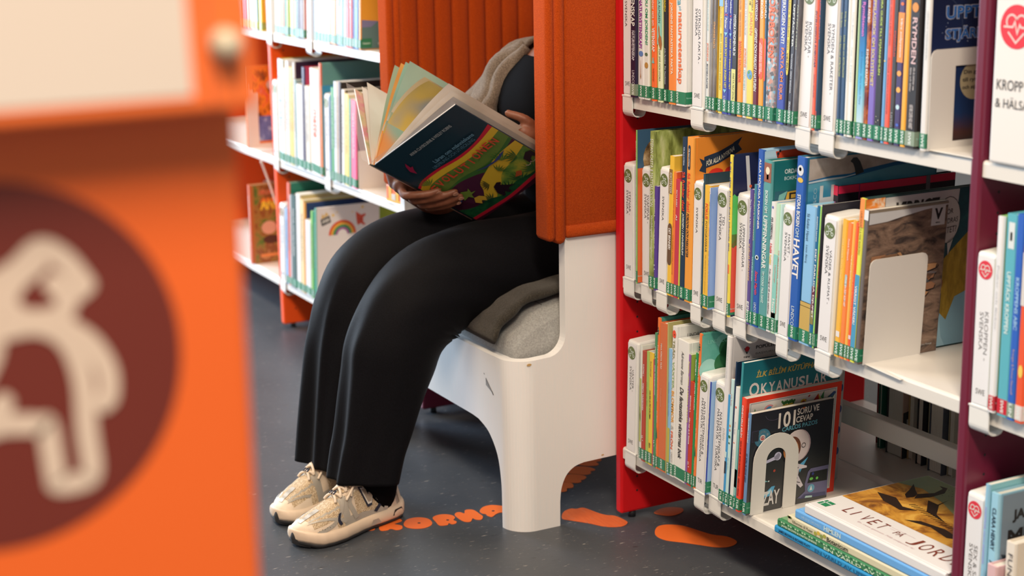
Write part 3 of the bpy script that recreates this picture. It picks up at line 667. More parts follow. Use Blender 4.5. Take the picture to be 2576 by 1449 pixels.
@cover
def c_dene(*a):
    c=C(*a); W=c.w; H=c.h; c.box(.009,.009,W-.011,H-.010,'d8ccbc'); 
    for u0,v0,u1,v1 in ((.012,.012,W-.014,.0128),(.012,.012,.0128,H-.013),(W-.0148,.012,W-.014,H-.013)): c.box(u0,v0,u1,v1,'5c6478',1,True)
    c.box(.012,.046,W-.014,.0465,'7c8494',1,True); c.box(.0100,.0475,W-.05,.050,'b43430',1,True)
    y=.030; c.P([(.016,.038),(.026,.040),(.034,.026),(.026,.034),(.022,.022),(.020,.033),(.014,.028)],'3c7c34',2,True); c.box(.017,.038,.027,.043,'b8c8cc',2,True)
    c.disc(.056,y+.001,.013,'d88c88',2,.0115,top=True); c.disc(.056,y+.001,.009,'4c8cb0',3,.008,top=True); c.P([(.043,.040),(.056,.031),(.058,.034),(.046,.043)],'dcc888',4,True); c.P([(.069,.020),(.058,.028),(.060,.031),(.074,.023)],'dcc8b0',4,True)
    c.P([(.084,.036),(.088,.026),(.112,.024),(.116,.033)],'dcb43c',2,True); c.P([(.086,.036),(.114,.034),(.108,.040),(.090,.041)],'6ca49c',3,True)
    for i in range(14): c.disc(.086+.0022*i,.019+.006*((i*7)%5)/5,.0026,'3c6c34',4,n=7,top=True)
    c.line([(.122,.040),(.152,.016)],.0028,'a82c30',2,True); c.line([(.126,.0368),(.131,.0328)],.0029,'dcccc0',3,True); c.line([(.143,.0232),(.148,.0192)],.0029,'dcccc0',3,True); c.disc(.1365,.028,.007,'dcac34',4,n=9,top=True); c.disc(.1365,.028,.0035,'a83c2c',5,top=True)
    c.P([(.148,.043),(.172,.016),(.176,.036)],'b4342c',2,True); c.P([(.172,.016),(.184,.036),(.176,.036)],'d8bc3c',3,True); c.P([(.178,.024),(.186,.012),(.185,.032)],'3c7c44',4,True)
    c.P([(.188,.040),(.196,.026),(.210,.018),(.214,.022),(.205,.034),(.196,.042)],'3c6c4c',2,True); c.P([(.196,.028),(.210,.017),(.216,.020),(.206,.028)],'344c78',3,True)
    for i in range(5): c.P([(W-.026,.06+.03*i),(W-.018,.052+.03*i),(W-.017,.066+.03*i)],('c88080','7c9c58','c8a850')[i%3],2,True)
@cover
def c_101(*a):
    c=C(*a); W=c.w; H=c.h
    c.box(.0008,.0005,W-.0008,H-.0005,ramp_mat('space_print',[(0,'4c4844'),(.35,'35322f'),(.6,'232428'),(1,'1d2028')],scale=8,axis=2,rng=(0,.21),rough=.36))
    c.text('101',.064,.104,.008,.040,'dccab6',3,'b',True,.03); c.text('SORU VE',.108,.160,.006,.0195,'dccab6',3,'b',True,.03); c.text('CEVAP',.106,.146,.0225,.035,'dccab6',3,'b',True,.03); c.text('CARLOS PAZOS',.074,.158,.039,.048,'5c98a0',3,'b',True,.03)
    u,v=.029,H-.052; c.disc(u,v,.0185,'3c7484',2,n=30); 
    for i in range(30): 
        t=i*.2094; c.disc(u+.0172*math.cos(t),v+.0172*math.sin(t),.0005,'28505c',3,n=5)
    c.disc(u,v,.0065,'dcc8b8',3); c.disc(u,v-.0004,.0044,'c04c44',4,.0040); c.box(u-.004,v-.0002,u+.004,v+.0014,'241c20',5); c.disc(u-.0019,v+.0006,.0012,'dcd0c8',6); c.disc(u+.0019,v+.0006,.0012,'dcd0c8',6)
    c.arctext('GELECEĞİN',u,v,.0124,165,15,.0042,'dcd4c4'); c.arctext('DÂHİLERİ',u,v,.0124,205,335,.0042,'dcd4c4',inside=True)
    c.ring(.053,H-.006,.020,.0006,'6c5c70',2,.014,a0=3.3,a1=6.0); c.P([(.118,.006),(.126,.005),(.126,.008),(.118,.009)],'c85c28',3,True)
    # astronaut
    c.disc(.112,H-.083,.030,'dcc4b8',3,.033); c.disc(.116,H-.083,.0295,'c0a09c',2,.033); c.disc(.101,H-.087,.021,'70402c',4,.025); c.disc(.099,H-.090,.018,'c87c40',5,.021)
    c.disc(.104,H-.086,.0052,'dcd4c8',6,.0048); c.disc(.1035,H-.086,.0026,'241c1c',7); c.line([(.100,H-.078),(.106,H-.077)],.001,'5c2c1c',7); c.ring(.128,H-.084,.0045,.0012,'2c2426',7); c.disc(.128,H-.084,.0042,'dcc4b8',6)
    c.disc(.105,H-.083,.033,'101216',1,.036)
    c.P([(.100,.078),(.118,.086),(.140,.078),(.140,.074),(.122,.074),(.120,.062),(.134,.038),(.128,.034),(.112,.050),(.100,.036),(.092,.04),(.100,.06)],'dccac4',4); c.line([(.101,.070),(.120,.078)],.0016,'3c3434',5); c.line([(.104,.058),(.119,.056)],.0016,'3c3434',5); c.line([(.113,.050),(.126,.045)],.0014,'3c3434',5)
    c.P([(.120,.082),(.142,.096),(.124,.066)],'5ca4c0',2); c.P([(.030,.028),(.058,.050),(.066,.050),(.060,.032)],'5ca4c0',3); c.P([(.036,.032),(.058,.046),(.054,.036)],'b8d4dc',4)
    c.P([(.040,.106),(.062,.112),(.070,.118),(.074,.112),(.070,.104),(.060,.104),(.040,.100)],'c8bcc8',4); c.disc(.068,.111,.0085,'c8bcc8',4,.0085); c.P([(.034,.068),(.050,.062),(.036,.062)],'7cb0a8',4); c.disc(.050,.0625,.0016,'e0e4dc',5); c.disc(.062,.082,.0028,'b04430',4); c.P([(.056,.142),(.064,.150),(.060,.136)],'a8582c',4)
    # console
    c.P([(.122,.012),(.140,.024),(.138,.040),(.144,.064),(.150,.070),(W-.001,.070),(W-.001,.006)],'6c647c',4); c.P([(.144,.040),(.150,.062),(W-.003,.062),(W-.003,.038)],'20221f',5); c.disc(.153,.048,.0045,'6cbc4c',6,.003); c.disc(.167,.047,.003,'6cbc4c',6,.003); c.disc(.156,.058,.003,'343c74',6)
    c.P([(.128,.010),(.138,.018),(W-.004,.014),(W-.004,.006)],'4c4864',5); c.P([(.140,.010),(.142,.014),(.158,.012),(.158,.008)],'b0c4b4',6); c.disc(.154,.028,.0085,'6ca0b0',6); c.P([(.150,.024),(.154,.034),(.157,.024)],'dcdcd4',7)
    c.text('UZAY',.024,.078,.012,.042,'d8cabc',5,'b'); c.box(.004,.150,.020,.172,'50445c',2); c.box(.0048,.1508,.0192,.1712,'25252b',3)
@cover
def c_blank(*a): pass
ROW_T=[
(75, -3, 371, 200, 255, -8, 'm', 'efe3d6', 'efe3d6', 'white shelf divider reading SVENSKA, first from the red panel', [('SVENSKA', 189, 138, 0.22, 0.5, '1b1b20', '')], [], '', 'SWE'),
(449, -10, 218, 200, 290, 0, 'h', '241a33', 'c9bcb0', 'black spine reading NATURVETENSKAP in white beside the first divider', [('ALLMÄN VETENSKAP', 286, 142, 0.12, 0.92, 'e9e2dc', 'b'), ('NATURVETENSKAP', 133, 74, 0.3, 0.72, 'd9d0cc', 'b'), ('DE STÖRSTA UPPTÄCKTERNA', 133, 81, 0.74, 0.92, 'b9b0ac', ''), ('LINDCO', 54, 25, 0.35, 0.75, 'd9d0cc', '')], [], '', 'SWEx'),
(756, -10, 198, 200, 270, -2, 'p', 'e6d9cc', 'e6d9cc', 'white spine with purple NATURVETENSKAP? lettering', [('VAD ÄR NATURVETENSKAP?', 240, 100, 0.15, 0.8, '94308a', 'b')], [('gem', 95, 84, 0.1, 0.9, '5f7fae'), ('brush', 77, 38, 0.3, 0.6, 'a06a3a')], '', 'SWE'),
(961, -10, 174, 200, 270, -3, 'p', 'e3d8c6', 'b9bb86', 'white spine with green DU OM JORDEN? lettering', [('VAD VET DU OM JORDEN?', 253, 108, 0.15, 0.8, '3f9d6c', 'b')], [('o', 93, 86, 0.2, 0.8, '5c6e4c'), ('o', 74, 62, 0.15, 0.9, 'b88442')], '', 'SWE'),
(1225, -10, 169, 200, 265, -9, 'p', 'f26a33', 'dcb93c', 'orange spine reading VETENSKAP with a teal flask', [('Allt du behöver veta om', 234, 147, 0.25, 0.75, 'f4d9c8', ''), ('VETENSKAP', 143, 97, 0.2, 0.8, 'f6e4d8', 'b'), ('Helen Negrin & Susanne Negrin', 64, 39, 0.3, 0.7, '8a3a28', '')], [('flask', 85, 74, 0.15, 0.75, '7fb4ac')], '', 'SWE'),
(1451, -10, 170, 200, 260, -14, 'p', 'e2dcae', '8ca84e', 'teal and cream dinosaur spine reading FÖR SMÅ OCH STORA', [('GABRIELA ALMGREN', 224, 154, 0.25, 0.7, '3c4a48', ''), ('FÖR SMÅ OCH STORA', 103, 41, 0.35, 0.75, '4c5250', '')], [('box', 243, 112, 0, 1, '8fc4ae'), ('dino', 150, 101, 0.15, 1, 'a8683a')], '', 'SWE'),
(1674, -10, 108, 200, 260, -15, 'p', '2b2a30', '4a4540', 'thin black spine with yellow JORDEN? and white lettering', [('JORDEN?', 207, 176, 0.1, 0.8, 'dcb92c', 'b'), ('John Farndon  Tim Hutchinson', 107, 37, 0.2, 0.75, 'dcd6d0', 'i')], [], '', 'SWE'),
(1834, -10, 239, 200, 250, -13, 'p', 'f4873e', 'f4873e', 'orange spine reading JORDENS FANTASTISKA FAKTA', [('JORDENS FANTASTISKA FAKTA', 195, 58, 0.3, 0.68, 'f0e0c8', 'b')], [], '', 'SWE'),
(2090, -10, 331, 200, 270, -10, 'h', 'ecdfd1', 'ecdfd1', 'thick white spine reading naturvetenskap in orange', [('Fakta', 230, 191, 0.2, 0.62, '6aa8b4', 'b'), ('på', 189, 181, 0.3, 0.6, '6aa8b4', ''), ('naturvetenskap', 178, 42, 0.15, 0.72, 'ee7440', 'b')], [], '', 'SWEw'),
(2526, -3, 400, 200, 255, 2, 'm', 'efe3d6', 'efe3d6', 'white shelf divider reading OTROLIGA FAKTA', [('OTROLIGA FAKTA -', 186, 85, 0.58, 0.82, '1b1b20', ''), ('SVENSKA', 187, 136, 0.26, 0.5, '1b1b20', '')], [], '', 'SWE'),
(3084, -10, 91, 200, 290, 11, 'p', 'dfd9cc', 'dfd9cc', 'thin white spine reading JORDENS MYSTISKA PLATSER', [('ANNA CLAYBOURNE', 209, 149, 0.3, 0.65, '9cc0b4', ''), ('JORDENS', 127, 93, 0.2, 0.8, 'e8743c', 'b'), ('MYSTISKA PLATSER', 88, 42, 0.3, 0.75, '4a4a50', 'b')], [], '', 'SWE'),
(3179, -10, 102, 200, 280, 13, 'p', '8b8178', '8b8178', 'stone grey spine between JORDENS and STINKANDE', [('VIDRIGA FAKTA', 162, 129, 0.3, 0.7, '7d7c98', '')], [], 'stone', 'SWE'),
(3286, -10, 100, 200, 280, 14, 'p', '7a6f68', 'd9a93c', 'stone grey spine reading STINKANDE FAKTA in yellow', [('STINKANDE FAKTA', 167, 118, 0.25, 0.75, 'e8a040', 'b')], [], 'stone', 'SWE'),
(3472, -10, 124, 200, 265, 14, 'p', 'f0cd58', 'f0cd58', 'yellow spine reading MERA SAKER SOM INGEN VET', [('Anders Palmer', 196, 157, 0.3, 0.7, 'b0a070', ''), ('MERA SAKER SOM (nästan) INGEN VET', 147, 43, 0.35, 0.7, '9aa054', 'b')], [('box', 236, 196, 0, 1, '8cb8d0')], '', 'SWE'),
(3602, -10, 182, 200, 265, 16, 'p', '46509a', '46509a', 'blue SAKER SOM INGEN VET spine, the left and wider of two', [('Fredrikson', 211, 186, 0.3, 0.7, 'dcd8e0', 'b'), ('x', 184, 179, 0.25, 0.75, 'c84c5c', 'b'), ('Palmer', 176, 156, 0.3, 0.7, 'dcd8e0', 'b'), ('SAKER SOM (nästan) INGEN VET', 141, 48, 0.3, 0.75, 'e0cc48', 'b'), ('ALFABETA', 34, 18, 0.3, 0.7, 'c8c8d8', '')], [('tri', 150, 143, 0.2, 0.8, '8cc0dc'), ('tri', 46, 39, 0.2, 0.8, '8cc0dc')], '', 'SWE'),
(3797, -10, 89, 200, 265, 12, 'p', '4a549c', '4a549c', 'blue SAKER SOM INGEN VET spine, the right and narrower of two', [('Fredrikson', 210, 185, 0.2, 0.8, 'dcd8e0', 'b'), ('x', 182, 177, 0.2, 0.8, 'c84c5c', 'b'), ('Palmer', 175, 155, 0.2, 0.8, 'dcd8e0', 'b'), ('SAKER SOM (nästan) INGEN VET', 139, 47, 0.2, 0.8, 'e0cc48', 'b')], [('tri', 149, 142, 0.1, 0.9, '8cc0dc')], '', 'SWE'),
(3890, -10, 161, 200, 270, 12, 'p', '33322f', 'b98a3c', 'black spine with white lettering and a pale yellow foot', [('MYSTISKA FENOMEN NR 34', 183, 110, 0.25, 0.75, 'e0dcd4', 'b'), ('FAKTA NU! DVAL', 77, 29, 0.3, 0.6, '4c5030', '')], [('box', 85, 27, 0, 0.8, 'dcd27c')], '', 'SWE'),
(4070, -10, 147, 200, 265, 6, 'p', 'f09c44', 'f09c44', 'orange spine reading BARNENS REKORDBOK', [('E PALMER   FABIAN GÖRANSON', 213, 145, 0.3, 0.65, '7a6048', ''), ('BARNENS REKORDBOK', 137, 62, 0.25, 0.75, 'e85c3c', 'b')], [], '', 'SWE'),
(4244, -10, 109, 200, 280, 8, 'p', 'dcd4c8', 'dcd4c8', 'white spine with orange JORDENS beside the yellow JORDEN spine', [('ANNA CLAYBOURNE', 214, 149, 0.3, 0.65, 'a8a8a4', ''), ('JORDENS', 126, 91, 0.2, 0.8, 'ee7c44', 'b'), ('FENOMEN', 86, 51, 0.3, 0.7, '90b8a8', '')], [], '', 'SWE'),
(4358, -10, 183, 200, 285, 7, 'p', 'f2cf60', 'f2cf60', 'yellow spine reading JORDEN with a small globe', [('FANTASTISKA', 232, 193, 0.6, 0.85, '8a7a30', 'b'), ('OM', 210, 203, 0.25, 0.5, '6a6430', 'b'), ('JORDEN', 191, 150, 0.25, 0.8, 'e8704c', '')], [('globe', 88, 71, 0.1, 0.95, '6c9cc0')], '', 'SWE'),
(4549, -10, 137, 200, 285, 6, 'p', '6d2b3c', '6d2b3c', 'maroon spine reading GIFTIGT OCH FARLIGT I NATUREN', [('LINDA WIDLUND', 226, 176, 0.3, 0.8, 'e0d4d0', 'b'), ('GIFTIGT OCH FARLIGT I NATUREN', 163, 51, 0.25, 0.8, 'e6dcd6', 'bi')], [], '', 'SWE'),
(4710, -10, 142, 200, 280, 3, 'p', 'f2a03e', 'f2a03e', 'orange spine reading REKORD with a red pill shape', [('DJURREKORD', 241, 181, 0.2, 0.8, 'f0e4d4', 'b'), ('VÄRLDENS BÄSTA REKORD', 136, 87, 0.5, 0.78, 'f4dccc', 'b'), ('BRAGDER KONSTER OCH TRICK', 138, 83, 0.2, 0.45, 'f4dccc', 'b')], [('pill', 147, 74, 0.1, 0.9, 'ee5a34')], '', 'SWE'),
(4856, -10, 63, 200, 280, 9, 'p', '3c5c74', '3c5c74', 'thin steel blue spine with a red pill shape', [('REKORD', 224, 182, 0.1, 0.9, 'e0dcd8', 'b')], [('pill', 147, 71, 0.1, 0.9, 'e8503a')], '', 'SWE'),
(4924, -10, 242, 200, 290, 20, 'h', 'a9a39c', 'b5aea6', 'glittering silver spine reading REKORDBOKEN in orange', [('REKORDBOKEN', 252, 114, 0.2, 0.85, 'f26a38', 'b')], [], 'holo', 'SWE'),
(5247, -10, 211, 200, 275, 34, 'h', '44549f', '44549f', 'blue spine reading FAKTA OM DJUR in orange', [('VERKLIGEN SANT?', 224, 141, 0.3, 0.75, 'e6e0e4', 'b'), ('FAKTA OM DJUR', 134, 42, 0.25, 0.75, 'f0883e', 'b')], [], '', 'SWE'),
(5471, -10, 77, 200, 280, 35, 'p', '2c2a2c', '2c2a2c', 'black spine with a yellow strip reading varför', [('stora boken om', 220, 132, 0.3, 0.7, '6c6030', 'b'), ('varför', 127, 94, 0.2, 0.8, '383428', 'b')], [('pill', 257, 87, 0.05, 0.95, 'ecce48')], '', 'SWE'),
(5557, -10, 124, 200, 280, 45, 'p', '45434a', '45434a', 'dark grey spine reading UPPTÄCKTER', [('UPPTÄCKTER', 210, 137, 0.3, 0.75, 'e6e2dc', 'b'), ('TIM COOKE - DREW BARDANA', 126, 57, 0.35, 0.65, 'd0ccc8', 'b'), ('ORDALAGET', 43, 24, 0.3, 0.7, 'd8d4d0', 'b')], [], '', 'SWE'),
(5686, -10, 63, 200, 285, 44, 'p', '6f6d70', '6f6d70', 'mottled grey spine reading NATTEN LYSER', [('NATTEN LYSER!', 210, 134, 0.3, 0.75, 'd8d4a4', 'i')], [], 'stone', 'SWE'),
(5753, -3, 397, 200, 252, 43, 'm', 'efe3d6', 'efe3d6', 'white shelf divider reading ROBOTAR', [('ROBOTAR -', 183, 123, 0.56, 0.82, '30343a', ''), ('SVENSKA', 184, 133, 0.26, 0.5, '30343a', '')], [], '', 'SWE'),
(6234, -10, 80, 200, 285, 21, 'p', 'f06a50', 'f06a50', 'coral spine reading INTELLIGENTA ROBOTAR', [('INTELLIGENTA ROBOTAR', 203, 108, 0.2, 0.75, '44304c', 'bi'), ('SONYA NEWLAND', 96, 56, 0.3, 0.7, '6c3440', '')], [], '', 'SWE'),
(6323, -10, 60, 200, 285, 25, 'p', '31485c', '31485c', 'navy spine reading VÄRLDENS ROBOTAR in red', [('VÄRLDENS ROBOTAR', 235, 155, 0.25, 0.8, 'e8503c', 'bi'), ('BERGHS', 34, 20, 0.3, 0.8, 'e8503c', 'b')], [], '', 'SWE'),
(6387, -3, 400, 200, 252, 24, 'm', 'efe3d6', 'efe3d6', 'white shelf divider reading RYMDEN & RAKETER', [('RYMDEN & RAKETER -', 182, 65, 0.6, 0.84, '30343a', ''), ('SVENSKA', 183, 132, 0.27, 0.51, '30343a', '')], [], '', 'SWE'),
(6891, -10, 78, 200, 250, 18, 'p', '38506c', '38506c', 'thin navy ASTRONOMI spine right against the divider', [('Emily Bone', 203, 179, 0.2, 0.8, 'c8c45c', ''), ('Lätta fakta om ASTRONOMI', 165, 98, 0.2, 0.8, 'c4c060', 'i')], [], '', 'SWE'),
(6979, -10, 108, 200, 250, 15, 'p', '34506c', '34506c', 'navy ASTRONOMI spine beside the thin white ones', [('Emily Bone', 205, 181, 0.3, 0.7, 'c8c45c', ''), ('Lätta fakta om ASTRONOMI', 167, 97, 0.3, 0.7, 'c4c060', 'i')], [], '', 'SWE'),
(7092, -10, 67, 200, 270, 14, 'p', 'e6dccc', 'e6dccc', 'thin white spine to the right of the ASTRONOMI pair', [('Lär dig om STJÄRNORNA', 147, 91, 0.3, 0.7, 'a8a8a0', '')], [], '', 'SWE'),
(7167, -10, 109, 200, 275, 17, 'p', 'ece4d8', '3a3c34', 'white paperback with a black planet cover', [('Torsten Bengtsson', 206, 161, 0.35, 0.65, '8c8c8c', ''), ('Fakta om RYMDEN', 148, 92, 0.35, 0.65, 'b4c0b0', '')], [], 'c:planet', 'SWE'),
(7343, -10, 40, 200, 280, 16, 'p', 'b4c890', '2c3038', 'very thin pale green spine by the Rymdstenen book', [], [], '', 'SWE'),
(7387, -10, 170, 200, 260, 19, 'p', '4c98b4', '4c98b4', 'blue gradient spine reading Rymdstenen in pink', [('Rymdstenen', 223, 168, 0.25, 0.8, 'd46cb4', 'b'), ('Erik Gustafsson  Maria Nilsson Thore', 143, 57, 0.4, 0.6, '3c6c90', '')], [], 'rymd', 'SWE'),
(7567, -10, 105, 200, 265, 16, 'p', '7a3624', '7a3624', 'fiery galaxy spine reading RYMDENS KRAFTER', [('CASSIE ARDBO', 234, 191, 0.2, 0.75, 'ecd8d0', 'b'), ('RYMDENS KRAFTER', 148, 88, 0.2, 0.75, 'f0dcc8', 'b')], [], 'galaxy', 'SWE'),
(7676, -10, 153, 200, 280, 18, 'p', '7e66ae', '7e66ae', 'purple spine reading UPPSLAGSBOK OM SOLSYSTEMET', [('UPPSLAGSBOK OM SOLSYSTEMET', 234, 89, 0.25, 0.72, 'dcc070', 'b')], [], '', 'SWE'),
(7834, -10, 170, 200, 285, 17, 'p', '2c2a2c', '2c2a2c', 'black spine reading STORA GUIDE TILL STJÄRNHIMLEN in lime', [('STORA GUIDE TILL STJÄRNHIMLEN', 241, 109, 0.3, 0.68, 'c0d050', 'b')], [('o', 42, 41, 0.3, 0.42, 'd8c8a0'), ('o', 37, 35, 0.6, 0.7, 'd8c8a0'), ('o', 33, 32, 0.3, 0.4, 'd8c8a0')], '', 'SWE'),
(8009, -10, 70, 200, 270, 17, 'p', '6ea2c8', '6ea2c8', 'thin light blue spine left of the coral rocket spine', [], [('o', 134, 131, 0.2, 0.7, 'e8c870')], '', 'SWE'),
(8088, -10, 113, 200, 285, 14, 'p', 'ee604a', 'ee604a', 'coral spine with small dark lettering between light blue and black', [('DOMINIC WALLIMAN & BEN NEWMAN', 241, 158, 0.3, 0.6, '7c2c30', ''), ('PROFESSOR ASTROKATTS RYMDRAKETER', 139, 48, 0.3, 0.6, '8c302c', '')], [], '', 'SWE'),
(8206, -10, 114, 200, 280, 14, 'p', '35332f', '35332f', 'black spine with a small red word, left of Vårt solsystem', [('STJÄRNATLAS', 182, 141, 0.3, 0.75, 'd8482c', 'b'), ('LISTIG', 52, 29, 0.3, 0.7, 'a8a49c', '')], [], 'stone2', 'SWE'),
(8325, -10, 142, 200, 270, 13, 'p', '45365f', '45365f', 'purple spine with an orange tag reading Vårt solsystem', [('Vårt solsystem', 202, 141, 0.35, 0.72, 'f4e4d0', 'bi')], [('box', 211, 133, 0, 1, 'f08a34'), ('o', 227, 222, 0.3, 0.8, 'ee7034'), ('o', 120, 111, 0.15, 0.85, 'f0a048'), ('o', 94, 85, 0.15, 0.85, 'f0a848'), ('o', 66, 58, 0.2, 0.8, 'c0d4dc'), ('o', 36, 31, 0.3, 0.8, '4a62b4')], '', 'SWE'),
(8476, -10, 112, 200, 280, 11, 'p', 'f6a93a', 'd98838', 'plain amber yellow spine left of the black RYMDEN book', [], [], 'c:fire', 'SWE'),
(8593, -10, 236, 200, 300, 10, 'h', '2b2422', '2b2422', 'thick black spine reading RYMDEN in white and red', [('RYMDEN', 205, 133, 0.3, 0.75, 'd9b0a8', 'b'), ('Allt du behöver veta', 128, 92, 0.55, 0.75, 'b8a89c', 'b'), ('fakta och bilder', 127, 89, 0.25, 0.42, 'b8a89c', 'b'), ('HEATHER COUPER NIGEL HENBEST', 69, 31, 0.35, 0.7, 'c8b8ac', 'b')], [('o', 228, 213, 0.2, 0.8, 'e08a34')], '', 'SWEx'),
(8939, -10, 136, 235, 300, 1, 'h', 'dfd3c5', '1c2130', 'white spine with a midnight blue cover reading UPPTÄCK STJÄRNHIMLEN', [('UPPTÄCK STJÄRNHIMLEN', 216, 142, 0.4, 0.65, '8c8880', '')], [], 'c:stj', 'SWE'),
]
